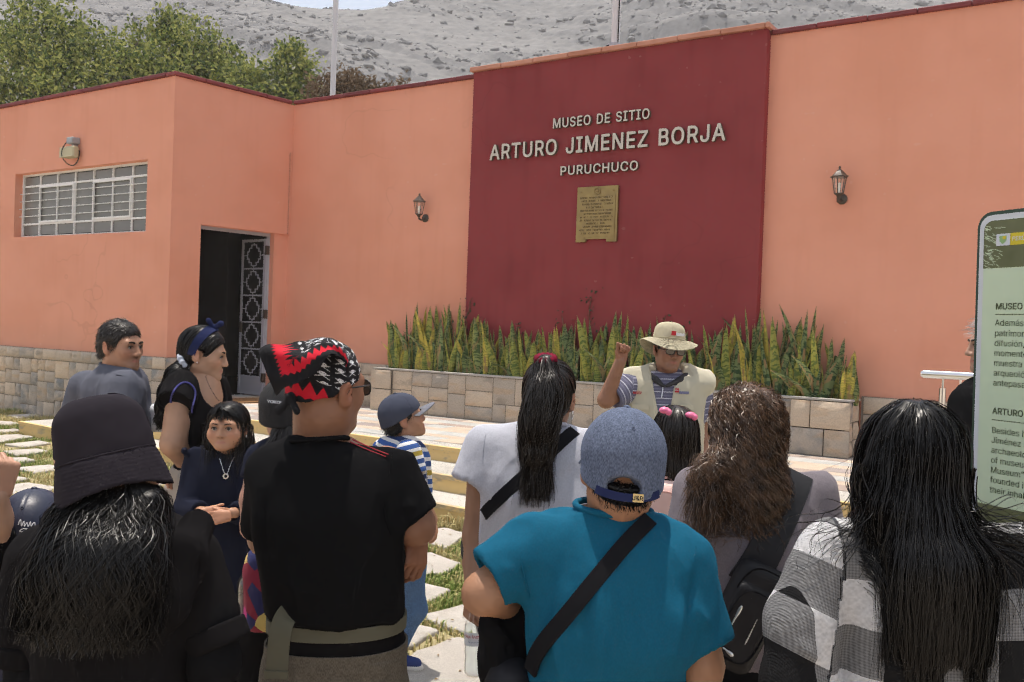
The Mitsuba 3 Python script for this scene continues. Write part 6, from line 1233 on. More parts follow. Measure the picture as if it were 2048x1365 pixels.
hn = [S(), S()]; hand_prims(hn[0], V(0.662, 2.840, 0.806), rot3(-50, 0, 0), .9); hand_prims(hn[1], V(0.921, 2.890, 0.800), rot3(50, 0, 0), .9, side=-1)
co = S().stack(inner(CUR, .88, 1.26), .02).join(ar); legs(co, V(0.714, 2.689, 0.727), FT, (.085, .055, .04), .085)
core_body(K, [.42, .25, .165], H, V(0.718, 2.735, 1.222), co, hn, neck_r=.05)
q = S().stack([(0.758,0.714,2.689,0.144,0.122), (0.695,0.717,2.688,0.153,0.126), (0.609,0.720,2.687,0.156,0.126)], 0, n=2.3); legs(q, V(0.719, 2.688, 0.637), FT, (.105, .07, .055), .09, .05); q.cut(FT[0]+V(0, 0, .05), -UPV); garment(K, 'trousers', q, 'trousers_black', .011, [], .006, 4)
for f in FT: shoe(K, f-V(0, .08, 0), f+V(0, .15, 0), .92)
q = scalp(H, .012); q.cut(H.P(0, .070, .03), H.R@unit([0, 1, -.35]))
q.stack([(1.474,0.681,2.678,0.055,0.055), (1.418,0.682,2.657,0.070,0.080), (1.350,0.679,2.635,0.077,0.080), (1.295,0.674,2.626,0.090,0.072), (1.241,0.680,2.613,0.091,0.060), (1.194,0.691,2.603,0.071,0.048), (1.153,0.699,2.598,0.046,0.034), (1.126,0.699,2.596,0.025,0.018)], .03).chain([V(0.596, 2.596, 1.303), V(0.553, 2.566, 1.278), V(0.524, 2.565, 1.254)], [.03, .024, .014], .04)
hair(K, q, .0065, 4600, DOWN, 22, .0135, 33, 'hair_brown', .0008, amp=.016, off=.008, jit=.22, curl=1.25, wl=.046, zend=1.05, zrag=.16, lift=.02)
k = name(K+'__sunglasses'); lens_m = []
a = np.linspace(0, 2*np.pi, 28)
for s_ in (-1, 1):
    P = np.array([H.P(s_*.034+.028*math.cos(x), .106-.30*abs(s_*.034+.028*math.cos(x))**1.3, -.008+.024*math.sin(x)) for x in a]); lens_m.append(tube(P, .0014, 6, cap=False)); add(k+'__lens', tm(np.vstack([P, P.mean(0)]), [[i, (i+1) % 28, 28] for i in range(27)]), 'lens_dark', smooth=False)
    lens_m.append(tube([H.P(s_*.062, .092, .004), H.P(s_*.080, .05, .006), H.P(s_*.086, -.01, .004)], .0016, 6))
scene[k] = mikit.ply(cat_(lens_m), 'rim_metal', smooth=True)
k = thing('sling_bag', 'black sling bag with a wide strap on the back of the curly haired woman', 'sling bag')
bp = on_surf(sh, [V(0.812, 2.596, 1.279), V(0.769, 2.495, 1.257), V(0.747, 2.495, 1.196), V(0.713, 2.494, 1.121), V(0.676, 2.493, 1.046), V(0.645, 2.492, 0.992)], .006, CAM_Y); w_ = np.concatenate([np.linspace(.075, .085, 14), np.linspace(.086, .10, 16)])
strap(k, bp, w_, .008, 'bag_nylon', sh)
bc = V(0.659, 2.536, 0.896); e2 = unit(V(.42, 0, .9)); e1 = unit(np.cross(CAM_Y, e2)); Rb = np.stack([e1, CAM_Y, e2], 1)
q = S(); 
def rbox(c, R, hx, hy, hz, r):
    def f(P):
        Q = np.abs((P-c)@R)-np.array([hx, hy, hz])+r; return np.sqrt((np.maximum(Q, 0)**2).sum(-1))+np.minimum(Q.max(-1), 0)-r
    e = np.sqrt(((R*[hx, hy, hz])**2).sum(1)); return f, c-e, c+e
f_, l_, h_ = rbox(bc, Rb, .078, .036, .150, .034); q.fn(f_, l_, h_, 0); f2, l2, h2 = rbox(bc+Rb@V(-.004, -.034, -.02), Rb, .062, .014, .105, .013); q.fn(f2, l2, h2, .004); garment(k, 'body', q, 'bag_nylon', .006, [], .003, 3); bq = q
rim_ = [bc+Rb@V(.055*math.copysign(abs(math.cos(x))**.6, math.cos(x)), -.044, -.02+.098*math.copysign(abs(math.sin(x))**.6, math.sin(x))) for x in np.linspace(0, 2*np.pi, 60)]; add(k+'__zip', tube(on_surf(bq, rim_, .001, CAM_Y), .0022, 6, cap=False), 'strap_black')
rim_ = [bc+Rb@V(.070*math.copysign(abs(math.cos(x))**.6, math.cos(x)), -.044, .010+.132*math.copysign(abs(math.sin(x))**.6, math.sin(x))) for x in np.linspace(.3, 2.9, 40)]; add(k+'__zip', tube(on_surf(bq, rim_, .001, CAM_Y), .0024, 6, cap=False), 'cloth_hood')
def pull(p0, p1, part='zip_pull', w=.005):
    P = on_surf(bq, np.array([p0, (p0+p1)/2, p1]), .006, CAM_Y); add(k+'__'+part, tube(spline(P, 8), [w*.4, w*.4, w*.5, w*.6, w*.9, w, w, w*.5], 6), 'silver')
pull(V(0.588, 2.391, 0.915), V(0.613, 2.392, 0.964)); pull(V(0.568, 2.390, 0.856), V(0.595, 2.390, 0.835), w=.006); pull(V(0.567, 2.392, 0.972), V(0.560, 2.392, 0.952), w=.003); pull(V(0.653, 2.391, 0.930), V(0.624, 2.391, 0.865), w=.002)
add(k+'__eyelet', trimesh.creation.torus(.007, .002, 18, 6).apply_transform(frame(on_surf(sh, [V(0.723, 2.492, 1.003)], .012, CAM_Y)[0], V(1, 0, 0), V(0, 0, 1), V(0, -1, 0))), 'silver')
# ================================================================ guide
K = thing('person', 'guide in a khaki sun hat and beige vest facing the group with a raised fist', 'person')
GUI = [(1.456,0.907,5.398,0.072,0.060), (1.422,0.908,5.398,0.176,0.090), (1.376,0.904,5.397,0.222,0.110), (1.278,0.902,5.396,0.222,0.125), (1.105,0.905,5.394,0.213,0.130), (0.932,0.912,5.392,0.207,0.130), (0.745,0.916,5.389,0.216,0.130)]
SR, SLE, SW = V(0.723, 5.397, 1.375), V(0.543, 5.296, 1.272), V(0.608, 5.219, 1.498); LR, LE, LW_ = V(1.074, 5.397, 1.382), V(1.117, 5.414, 1.104), V(1.107, 5.332, 0.933)
q = S().stack(GUI, 0, n=2.4); sleeve(q, SR, SR+(SLE-SR)*.80, .085, .082, wall=.02); sleeve(q, LR, V(1.109, 5.415, 1.174), .085, .078, wall=.02); q.cut(V(0.904, 5.378, 1.449), unit(V(0, -.3, 1)))
stripe = proc(lambda p, n, uv: mix([.125, .125, .19], [.50, .50, .56], ss(.80, .90, uv.y-dr.floor(uv.y))*.9+.15*ss(.25, .35, uv.y-dr.floor(uv.y))*ss(.5, .4, uv.y-dr.floor(uv.y))))
mat('polo_stripe', stripe, .9, .15, bump=weave, bs=.0012, sheen=.2)
def gui_uv(v):
    d1, d2 = unit(SLE-SR), unit(LE-LR); a1 = (v-SR)@d1; a2 = (v-LR)@d2
    return np.c_[v[:, 0], np.where((v[:, 0] < SR[0]-.03), a1/.040, np.where((v[:, 0] > LR[0]+.035), a2/.036, v[:, 2]/.036))]
garment(K, 'polo_shirt', q, 'polo_stripe', .008, [], .0035, 12, uvf=gui_uv); sh = q
H = Head(V(0.893, 5.339, 1.561), rot3(194, -3, -3), 1.0); FT = [V(.80, 5.42, 0), V(1.04, 5.42, 0)]
ar = S().chain([SR, SLE, SW], [.056, .047, .032], .02).chain([LR, LE, LW_], [.056, .044, .03], .02)
hn = [S(), S()]; hy = unit(V(.10, .0, 1)); hb = unit(V(-.35, .85, 0)); hb = unit(hb-hy*(hb@hy)); hand_prims(hn[0], SW, np.stack([np.cross(hy, hb), hy, hb], 1), 1.0, (80, 85, 55), thumb=(20, -35), side=1); hand_prims(hn[1], LW_, np.stack([V(0, -1, 0), V(0, .1, -1), V(1, 0, 0)], 1)@np.eye(3), 1, (30, 30, 25), side=1)
co = S().stack(inner(GUI, .86, 1.33), .02).join(ar); legs(co, V(0.927, 5.389, 0.745), FT, (.085, .055, .04), .085)
core_body(K, [.27, .135, .085], H, V(0.916, 5.427, 1.348), co, hn, neck_r=.058, stub=.15); H.eyes(K); glasses(K, H, 'rim_black', .0022, w=.024, h=.016, lens='lens_dark')
short_hair(K, H, seed=8, lift=.004, n=300)
trousers(K, V(0.927, 5.389, 0.745), FT, 'jeans_grey', (.10, .07, .055), .085, rows=[(0.846,0.915,5.391,0.202,0.120), (0.745,0.916,5.389,0.210,0.122), (0.673,0.918,5.388,0.216,0.120)]); [shoe(K, f+V(0, .08, 0), f-V(0, .17, 0)) for f in FT]
q = S().stack([(z, x, y, a*1.01+.004, b+.014) for z, x, y, a, b in GUI if z > V(0.927, 5.391, 0.904)[2] and z < V(0.908, 5.398, 1.436)[2]], 0, n=2.4)
q.chain([V(0.825, 5.398, 1.419), V(0.711, 5.397, 1.374)], [.066, .088], .03).chain([V(0.998, 5.398, 1.425), V(1.086, 5.397, 1.382)], [.066, .088], .03); q.cone(V(0.908, 5.399, 1.503), V(0.902, 5.337, 1.396), .078, .070, .012, 's')
vq = q; w0 = V(0.886, 5.197, 1.347)
a_, b_ = V(0.855, 5.198, 1.443), V(0.816, 5.194, 1.123)
q.fn(lambda P: np.maximum(np.abs(P[..., 0]-V(0.863, 5.296, 1.284)[0])-(.036+.032*np.clip((P[..., 2]-1.218)/.2, -1, 1.2)), P[..., 1]-5.36), V(-9, -9, -9), V(9, 9, 9), .004, 's')
q.p[-1] = (q.p[-1][0], V(0.858, 4.992, 0.959), V(1.108, 5.498, 1.483)+V(0, 0, .1), .004, 's'); q.p[-1] = (q.p[-1][0], np.minimum(V(0.626, 4.992, 0.951), V(0.689, 5.491, 0.881)), np.maximum(V(1.166, 5.498, 1.485), V(1.060, 4.999, 1.500)), .004, 's')
garment(K, 'vest', q, 'cloth_vest', .008, [(V(0.758, 5.256, 1.283), V(0.796, 5.252, 1.003), .014, .006), (V(1.010, 5.256, 1.292), V(0.993, 5.253, 1.010), .014, .006), (V(0.717, 5.277, 1.336), V(0.763, 5.254, 1.143), .012, -.006)], .005, 14)
for c, tl in ((V(0.726, 5.196, 1.253), 0), (V(0.975, 5.196, 1.262), 1)):
    P = on_surf(vq, [c+V(-.042, 0, 0), c+V(.042, 0, 0), c+V(.044, 0, -.10), c+V(-.044, 0, -.10)], .004, CAM_Y); fl = tm(np.vstack([P+V(0, -.012, 0), P]), np.vstack([quads([[0, 3, 2, 1]]), quads([[i, i+4, (i+1) % 4+4, (i+1) % 4] for i in range(4)])])); add(K+'__pocket', fl, 'cloth_vest', smooth=False)
    P2 = on_surf(vq, [c+V(-.046, 0, .006), c+V(.046, 0, .006), c+V(.046, 0, -.024), c+V(-.046, 0, -.024)], .02, CAM_Y); add(K+'__pocket_flap', tm(np.vstack([P2+V(0, -.006, 0), P2]), np.vstack([quads([[0, 3, 2, 1]]), quads([[i, i+4, (i+1) % 4+4, (i+1) % 4] for i in range(4)])])), 'cloth_vest', smooth=False)
def patch(K, c, w, h, mt, part, dz=.006):
    P = on_surf(vq, [c+V(-w/2, 0, h/2), c+V(w/2, 0, h/2), c+V(w/2, 0, -h/2), c+V(-w/2, 0, -h/2)], dz, CAM_Y); add(K+'__'+part, tm(np.vstack([P+V(0, -.002, 0), P]), np.vstack([quads([[0, 3, 2, 1]]), quads([[i, i+4, (i+1) % 4+4, (i+1) % 4] for i in range(4)])])), mt, smooth=False); return P.mean(0)
p = patch(K, V(0.723, 5.196, 1.325), .072, .018, 'cloth_vest', 'chest_print'); text_on(K, 'MUSEOS', .014, frame(p+V(0, -.004, 0), V(1, 0, 0), V(0, 0, 1), V(0, -1, 0)), 'red_print', .002, True)
p = patch(K, V(0.925, 5.197, 1.346), .022, .022, 'red_print', 'badge', .007); text_on(K, 'PERÚ', .006, frame(p+V(0, -.004, 0), V(1, 0, 0), V(0, 0, 1), V(0, -1, 0)), 'white_print', .001, True); patch(K, V(0.964, 5.197, 1.334), .055, .014, mat('badge_grey', [.17, .17, .26], .7, .2), 'badge', .0065)
bucket(K, H, 'cloth_khaki', .100, .100, .182, .046, (0, -.012, .060), rot3(0, 10, -3), .66, .034, rings=6, h=.006, part='sun_hat', sx=.90, rr=.042, taper=.016)
hp = H.P(.012, .104, .10); pm = frame(hp, -H.R[:, 0], H.R[:, 2], H.R[:, 1])
add(K+'__sun_hat__badge', trimesh.creation.box((.026, .024, .004)).apply_transform(frame(H.P(.020, .093, .105), H.R[:, 0], H.R[:, 2], H.R[:, 1])), 'red_print', smooth=False); add(K+'__sun_hat__badge', trimesh.creation.box((.05, .016, .004)).apply_transform(frame(H.P(-.020, .091, .100), H.R[:, 0], H.R[:, 2], H.R[:, 1])), 'white_print', smooth=False)
# ---- his collar and zip
add(K+'__collar', smooth_mesh(S().chain([V(0.919, 5.468, 1.442), V(0.810, 5.418, 1.438), V(0.784, 5.358, 1.425), V(0.821, 5.292, 1.396), V(0.859, 5.272, 1.364)], [.015, .017, .020, .018, .010], .008, 'u').chain([V(0.919, 5.468, 1.442), V(1.006, 5.418, 1.445), V(1.019, 5.358, 1.434), V(0.957, 5.292, 1.400), V(0.881, 5.272, 1.365)], [.015, .017, .020, .018, .010], .008).mesh(.006), 1), 'collar_grey', smooth=True)
add(K+'__zip', tube(on_surf(sh, [V(0.846, 5.197, 1.368), V(0.845, 5.196, 1.332), V(0.840, 5.196, 1.301)], .004, CAM_Y), .0035, 6), 'silver')
# ================================================================ girl with pink hair ties, seen from behind
K = thing('person', 'small girl seen from behind with straight dark hair in two pink ties', 'person')
PGT = [(1.119,0.650,3.594,0.048,0.045), (1.100,0.643,3.594,0.090,0.060), (1.072,0.638,3.593,0.119,0.075), (1.019,0.636,3.593,0.127,0.085), (0.865,0.648,3.591,0.109,0.090), (0.673,0.655,3.588,0.121,0.095), (0.443,0.663,3.585,0.129,0.100)]
q = S().stack(PGT, 0, n=2.3); a1, a2, b1, b2 = V(0.543, 3.593, 1.044), V(0.524, 3.611, 0.895), V(0.739, 3.593, 1.051), V(0.775, 3.611, 0.904); sleeve(q, a1, a2, .048, .045); sleeve(q, b1, b2, .048, .045); garment(K, 'blouse', q, mat('blouse_white', [.55, .55, .58], .85, .2, bump=weave, bs=.001), .008, [], .004, 3); sh = q
H = Head(V(0.635, 3.576, 1.267), rot3(6, -6, 0), .90, 1.0); FT = [V(.54, 3.62, -.084), V(.72, 3.62, -.084)]
ar = S().chain([a1, V(0.517, 3.590, 0.822), V(0.582, 3.708, 0.657)], [.036, .029, .021], .02).chain([b1, V(0.781, 3.590, 0.832), V(0.771, 3.708, 0.664)], [.036, .029, .021], .02); hn = [S(), S()]; hand_prims(hn[0], V(0.582, 3.708, 0.657), rot3(-30, -20, 0), .7); hand_prims(hn[1], V(0.771, 3.708, 0.664), rot3(30, -20, 0), .7, side=-1)
co = S().stack(inner(PGT, .86, 1.10), .02).join(ar); legs(co, V(0.662, 3.586, 0.462), FT, (.065, .045, .034), .06); core_body(K, [.36, .20, .13], H, V(0.650, 3.613, 1.044), co, hn, neck_r=.046, ch=.011)
trousers(K, V(0.660, 3.586, 0.520), FT, 'jeans_blue', (.09, .055, .045), .06, rows=[(0.673,0.655,3.588,0.117,0.092), (0.501,0.661,3.586,0.125,0.096)]); [shoe(K, f-V(0, .06, 0), f+V(0, .11, 0), .72) for f in FT]
q = scalp(H, .012).stack([(1.308,0.636,3.586,0.080,0.060), (1.234,0.635,3.565,0.090,0.070), (1.170,0.636,3.544,0.081,0.055), (1.125,0.636,3.524,0.068,0.035), (1.096,0.640,3.523,0.045,0.016)], .02)
hair(K, q, .006, 1300, DOWN, 15, .022, 35, 'hair_dark', .0010, amp=.004, off=.004, jit=.12, zend=lambda p: 1.075+.03*np.sin(p[:, 0]*110), lift=.02)
q2 = S().cone(V(0.618, 3.557, 1.382), V(0.601, 3.446, 1.330), .003, .003, 0)
for c in (V(0.577, 3.487, 1.370), V(0.676, 3.497, 1.354)):
    add(K+'__hair_tie', cat_([trimesh.creation.icosphere(2, .0165).apply_scale([1.25, 1, .8]).apply_translation(c), trimesh.creation.icosphere(2, .013).apply_translation(c+V(.014, -.004, -.006))]), 'pink_bead', smooth=True)
k = thing('backpack', 'pale pink backpack worn by the small girl with pink hair ties', 'backpack')
q = S(); f_, l_, h_ = rbox(V(0.590, 3.462, 0.976), rot3(0, -6, 3), .098, .058, .135, .05); q.fn(f_, l_, h_, 0); garment(k, 'body', q, 'pink_bag', .007, [(V(0.504, 3.392, 1.014), V(0.649, 3.393, 1.023), .008, .004)], .004, 5); bq = q
add(k+'__zip', tube(on_surf(q, spline([V(0.498, 3.292, 0.998), V(0.499, 3.293, 1.068), V(0.537, 3.293, 1.096), V(0.584, 3.293, 1.092), V(0.616, 3.293, 1.055), V(0.625, 3.292, 0.993)], 30), .001, CAM_Y), .004, 6), mat('pink_trim', [.62, .36, .32], .5, .3)); add(k+'__handle', tube(spline([V(0.568, 3.493, 1.094), V(0.582, 3.494, 1.117), V(0.605, 3.494, 1.116), V(0.617, 3.493, 1.092)], 12), .006, 8), 'pink_trim')
for s_, p in ((-1, [V(0.551, 3.473, 1.065), V(0.550, 3.524, 1.107), V(0.567, 3.633, 1.083)]), (1, [V(0.636, 3.473, 1.068), V(0.663, 3.524, 1.111), V(0.695, 3.633, 1.087)])): strap(k, p, .035, .008, 'pink_trim', [V(1, 0, 0)]*2, 'strap')
strap(K, [V(0.660, 3.494, 1.127), V(0.675, 3.483, 1.087), V(0.671, 3.493, 1.038)], .030, .004, mat('ribbon_navy', [.03, .05, .14], .7, .2), [V(1, 0, .4)]*2, 'ribbon')
# ================================================================ woman with the headband, in profile
K = thing('person', 'woman in profile with a navy headband and a black short sleeved T-shirt', 'person')
HBW = [(1.401,-1.469,4.448,0.059,0.059), (1.367,-1.472,4.448,0.093,0.089), (1.322,-1.478,4.447,0.114,0.119), (1.263,-1.478,4.447,0.126,0.142), (1.144,-1.469,4.445,0.112,0.154), (1.025,-1.472,4.444,0.095,0.148), (0.925,-1.480,4.442,0.093,0.142), (0.811,-1.488,4.441,0.109,0.154)]
q = S().stack(HBW, 0, n=2.2); sleeve(q, V(-1.516, 4.340, 1.320), V(-1.519, 4.244, 1.249), 0.0902, 0.0831); sleeve(q, V(-1.477, 4.685, 1.307), V(-1.458, 4.719, 1.192), .07, .065)
q.cone(V(-1.513, 4.417, 1.419), V(-1.376, 4.396, 1.312), .075, .082, .01, 's'); garment(K, 'tshirt', q, 'cloth_black_fine', .0075, [(V(-1.478, 4.268, 1.207), V(-1.364, 4.289, 1.003), .014, .006), (V(-1.420, 4.293, 1.276), V(-1.457, 4.290, 1.045), .014, .006), (V(-1.425, 4.290, 1.092), V(-1.334, 4.327, 1.138), .012, .006)], .004, 5); sh = q
H = Head(V(-1.462, 4.449, 1.479), RY(6)@rot3(-83, -3, 0), 1.06); FT = [V(-1.52, 4.58, -.02), V(-1.34, 4.45, -.02)]
ar = S().chain([V(-1.516, 4.340, 1.327), V(-1.523, 4.253, 1.075), V(-1.455, 4.451, 0.877)], [0.0688, 0.0558, 0.0356], .02).chain([V(-1.477, 4.685, 1.307), V(-1.462, 4.717, 1.016), V(-1.380, 4.561, 0.891)], [0.0617, 0.0499, 0.0332], .02)
hn = [S(), S()]; hand_prims(hn[0], V(-1.455, 4.451, 0.877), np.stack([V(0, -1, 0), unit(V(.5, 0, -.85)), unit(V(.85, 0, .5))], 1), .9, (20, 20, 15)); hand_prims(hn[1], V(-1.380, 4.561, 0.891), np.stack([V(0, 1, 0), unit(V(.5, 0, -.85)), unit(V(-.85, 0, -.5))], 1), .9)
co = S().stack(inner(HBW, .90, 9), .02).join(ar); co.cut(V(-1.466, 4.448, 1.387), UPV) if False else None
legs(co, V(-1.474, 4.441, 0.811), FT, (.085, .055, .04), .07, lat=V(.2, 1, 0)); core_body(K, [.42, .245, .16], H, V(-1.480, 4.459, 1.285), co, hn, neck_r=.052, lip=(.40, .14, .13), hh=.0038); H.eyes(K)
trousers(K, V(-1.481, 4.440, 0.763), FT, 'trousers_beige', (.12, .085, .065), .05, rows=[(0.953,-1.481,4.443,0.097,0.142), (0.834,-1.489,4.441,0.114,0.160), (0.692,-1.493,4.440,0.114,0.154)], lat=V(.2, 1, 0)); [shoe(K, f-V(.06, 0, 0), f+V(.15, 0, 0), .9, 'rubber_white', 'rubber_white') for f in FT]
hb = V(-1.541, 4.414, 1.433); q = scalp(H, .009); q.cut(H.P(0, .058, .040), H.R@unit([0, 1, -.62])); q.cut(H.P(0, .01, -.05), H.R@unit([0, .55, -1]))
for s_ in (-1, 1): H.ell(q, (s_*.085, -.000, -.012), (.026, .030, .040), .006, 's')
hair(K, q, .0055, 1500, lambda p: (hb-p)/np.maximum(np.linalg.norm(hb-p, axis=1, keepdims=True), .02), 12, .013, 41, 'hair_black', .0009, amp=.002, off=.002, jit=.06, free=-9)
q = S().chain([V(-1.532, 4.402, 1.433), V(-1.559, 4.365, 1.378), V(-1.580, 4.340, 1.302), V(-1.601, 4.339, 1.231), V(-1.616, 4.350, 1.148)], [0.0332, 0.0427, 0.0427, 0.0332, 0.0142], .02); hair(K, q, .006, 900, lambda p: np.tile(unit([-.42, -.04, -1]), (len(p), 1)), 20, .013, 42, 'hair_black', .0009, part='ponytail', amp=.005, off=.004, wave=.1, wl=.2, jit=.12, zend=V(-1.615, 4.350, 1.120)[2])
m = trimesh.creation.torus(.027, .014, 32, 12); v = np.asarray(m.vertices); m.vertices = v*(1+.12*np.sin(np.arctan2(v[:, 1], v[:, 0])*9))[:, None]; ax = unit(V(-.8, -.1, -.5)); xx = unit(np.cross(ax, V(0, 1, 0))); m.apply_transform(frame(V(-1.535, 4.390, 1.441), xx, np.cross(ax, xx), ax)); add(K+'__scrunchie', m, 'scrunchie_grey', smooth=True)
hs = scalp(H, .013); th = np.linspace(-1.75, 1.75, 30); bp = np.array([H.P(.098*math.sin(a), .012+.018*math.cos(a)-.052*abs(math.sin(a))**2, .052+.088*math.cos(a)-.055*abs(math.sin(a))**3) for a in th]); cc = H.P(0, -.014, .036)
bpp = []
for p in bp:
    d = unit(cc-p); x = p-d*.1
    for _ in range(40): x = x+d*np.clip(hs.eval(x[None])[0], -.02, .05)*.8
    bpp.append(x)
strap(K, bpp, np.interp(np.linspace(0, 1, 30), [0, .5, 1], [0.0356, 0.0451, 0.0356]), .005, 'band_navy', [H.R@unit([0, 1, -.3])]*2, 'headband'); tp = bpp[15]
q = S().ell(tp, (.018, .017, .014), None, 0).cone(tp, tp+V(-.02, -.02, .035), .008, .013, .006).cone(tp, tp+V(.035, -.01, .022), .008, 0.0154, 0.0071); add(K+'__headband__knot', smooth_mesh(q.mesh(.004), 1), 'band_navy', smooth=True)
add(K+'__earring', trimesh.creation.icosphere(2, .004).apply_translation(H.P(.084, -.004, -.034)), 'silver', smooth=True)
nk = [V(-1.427, 4.389, 1.381), V(-1.391, 4.340, 1.332), V(-1.369, 4.364, 1.284), V(-1.385, 4.459, 1.289)]; add(K+'__necklace', tube(spline(nk, 24), .0012, 5), mat('cord_dark', [0.0594, 0.0356, 0.0237], .6, .2))
k = thing('handbag', 'small bag on a blue cord behind the woman with the navy headband', 'handbag')
add(k+'__cord', tube(on_surf(sh, spline([V(-1.501, 4.151, 1.271), V(-1.481, 4.151, 1.338), V(-1.438, 4.152, 1.364), V(-1.399, 4.151, 1.336), V(-1.401, 4.151, 1.274), V(-1.406, 4.150, 1.230)], 40), .004, CAM_Y), .0045, 6), mat('cord_blue', [0.0534, 0.0534, 0.1899], .7, .2))
q = S(); f_, l_, h_ = rbox(V(-1.675, 4.505, 1.159), rot3(15), .05, .03, 0.0594, 0.0237); q.fn(f_, l_, h_, 0); garment(k, 'body', q, mat('bag_white', [.55, .56, .6], .4, .4), .007, [], .006, 4)
# ================================================================ girl in the navy dress
K = thing('person', 'little girl in a navy dress facing the camera with her hands clasped', 'person')
GRL = [(1.056,-1.254,4.193,0.063,0.045), (1.033,-1.264,4.193,0.110,0.065), (0.997,-1.270,4.192,0.130,0.085), (0.908,-1.271,4.191,0.130,0.095), (0.773,-1.268,4.190,0.128,0.105), (0.616,-1.265,4.188,0.134,0.118), (0.460,-1.262,4.186,0.146,0.130), (0.381,-1.259,4.185,0.150,0.135)]
gl, gle, glw = V(-1.384, 4.192, 1.004), V(-1.405, 4.110, 0.802), V(-1.281, 3.970, 0.829); gr, gre, grw = V(-1.156, 4.192, 1.013), V(-1.106, 4.110, 0.804), V(-1.166, 3.970, 0.829)
q = S().stack(GRL, 0, n=2.2).chain([gl, gle], [.062, .052], .02).chain([gr, gre], [.062, .052], .02).ell(V(-1.401, 4.193, 1.033), (.035, .05, .04), None, .015).ell(V(-1.141, 4.193, 1.042), (.035, .05, .04), None, .015)
for a, b in ((gle, glw), (gre, grw)): sleeve(q, a, a+(b-a)*.80, .052, .040, .02, wall=.012)
q.ell(V(-1.231, 4.113, 1.081), (.058, .06, .045), None, .008, 's'); garment(K, 'dress', q, 'cloth_navy', .0075, [(V(-1.393, 4.133, 1.057), V(-1.386, 4.112, 0.994), .008, .008), (V(-1.377, 4.133, 1.057), V(-1.364, 4.112, 1.006), .007, -.007), (V(-1.263, 4.069, 0.732), V(-1.257, 4.046, 0.455), .016, .007), (V(-1.175, 4.069, 0.735), V(-1.142, 4.046, 0.459), .016, .007), (V(-1.409, 4.111, 0.916), V(-1.372, 4.091, 0.855), .012, .007), (V(-1.409, 4.071, 0.857), V(-1.316, 3.990, 0.843), .010, .006), (V(-1.220, 4.069, 0.766), V(-1.198, 4.046, 0.457), .02, -.006)], .005, 9); sh = q
for c, sg in ((V(-1.399, 4.193, 1.038), 1), (V(-1.144, 4.193, 1.047), -1)):
    q = S()
    for i in range(9): q.ell(c+V((.012*math.sin(i*2.4)-.03+.05*i/8)*sg, .06*(i/8-.5)*2, .012*math.cos(i*2.1)+.012), (.014, .018, .016), None, .010)
    add(K+'__ruffle', q.mesh(.006), 'cloth_navy', smooth=True)
H = Head(V(-1.248, 4.154, 1.166), rot3(178, 2, 1), .93, 1.0, 1.10); FT = [V(-1.26, 4.14, -.084), V(-1.14, 4.16, -.084)]
ar = S().chain([gl, gle, glw], [.04, .032, .022], .02).chain([gr, gre, grw], [.04, .032, .022], .02)
hn = [S(), S()]
y1 = unit(V(.75, -.10, -.05)); b1 = unit(V(-.15, -.9, .35)); b1 = unit(b1-y1*(b1@y1)); hand_prims(hn[0], glw, np.stack([np.cross(y1, b1), y1, b1], 1), .74, (28, 30, 22), 7, side=1 if np.cross(y1, b1)[2] > 0 else -1)
y2 = unit(V(-.75, -.2, -.12)); b2 = unit(V(.1, -.9, .30)); b2 = unit(b2-y2*(b2@y2)); hand_prims(hn[1], grw+V(0, -.02, -.006), np.stack([np.cross(y2, b2), y2, b2], 1), .74, (30, 35, 25), 5, side=1 if np.cross(y2, b2)[2] > 0 else -1)
co = S().stack(inner(GRL, .82, 1.06), .02).join(ar); legs(co, V(-1.250, 4.185, 0.438), FT, (.06, .045, .034), .06); core_body(K, [.42, .225, .14], H, V(-1.253, 4.193, 1.032), co, hn, neck_r=.044, ch=.009, hh=.0035, lip=(.36, .15, .12)); H.eyes(K, brow_r=.0026)
trousers(K, V(-1.249, 4.185, 0.415), FT, 'trousers_black', (.07, .052, .042), .06, rows=[(0.572,-1.259,4.187,0.103,0.080), (0.437,-1.254,4.185,0.112,0.085)])
for f in FT: shoe(K, f+V(-.02, .05, 0), f+V(.07, -.10, 0), .80)
q = scalp(H, .011); q.cut(H.P(0, .062, .055), H.R@unit([0, 1, -.9])); 
for s_ in (-1, 1): H.ell(q, (s_*.084, .004, -.010), (.022, .030, .036), .006, 's')
q.stack([(1.168,-1.285,4.274,0.103,0.050), (1.077,-1.281,4.273,0.116,0.055), (0.982,-1.284,4.292,0.126,0.050), (0.901,-1.280,4.301,0.126,0.030), (0.855,-1.277,4.301,0.109,0.015)], .03)
part_ = H.P(.018, .06, .11)
hair(K, q, .0055, 1500, lambda p: np.c_[np.sign(p[:, 0]-part_[0])*.6*np.clip((p[:, 2]-V(-1.260, 4.194, 1.155)[2])/.1, 0, 1), .35*np.clip((p[:, 2]-V(-1.260, 4.194, 1.155)[2])/.1, 0, 1), -1+0*p[:, 0]], 22, .014, 43, 'hair_black', .0009, amp=.003, off=.003, jit=.12, zend=lambda p: V(-1.251, 4.191, 0.897)[2]+.03*np.sin(p[:, 0]*90), lift=.025)
r = np.random.default_rng(9); fr = []
for i in range(260):
    u = -.050+.075*r.random(); s0 = H.P(.016-.2*u*0-.02*r.random(), .066+.01*r.random(), .108-.01*r.random()); s1 = H.P(u*1.05, .098, .072); s2 = H.P(u*1.25, .106-8*u*u, .036+.022*r.random()+.25*abs(u+.01)*0); fr.append(spline([s0, (s0+s1)/2+H.R@V(0, .010, .006), s1, s2], 10))
add(K+'__fringe', strand_mesh(np.array(fr), np.linspace(.0011, .0005, 10)), 'hair_black', smooth=True)
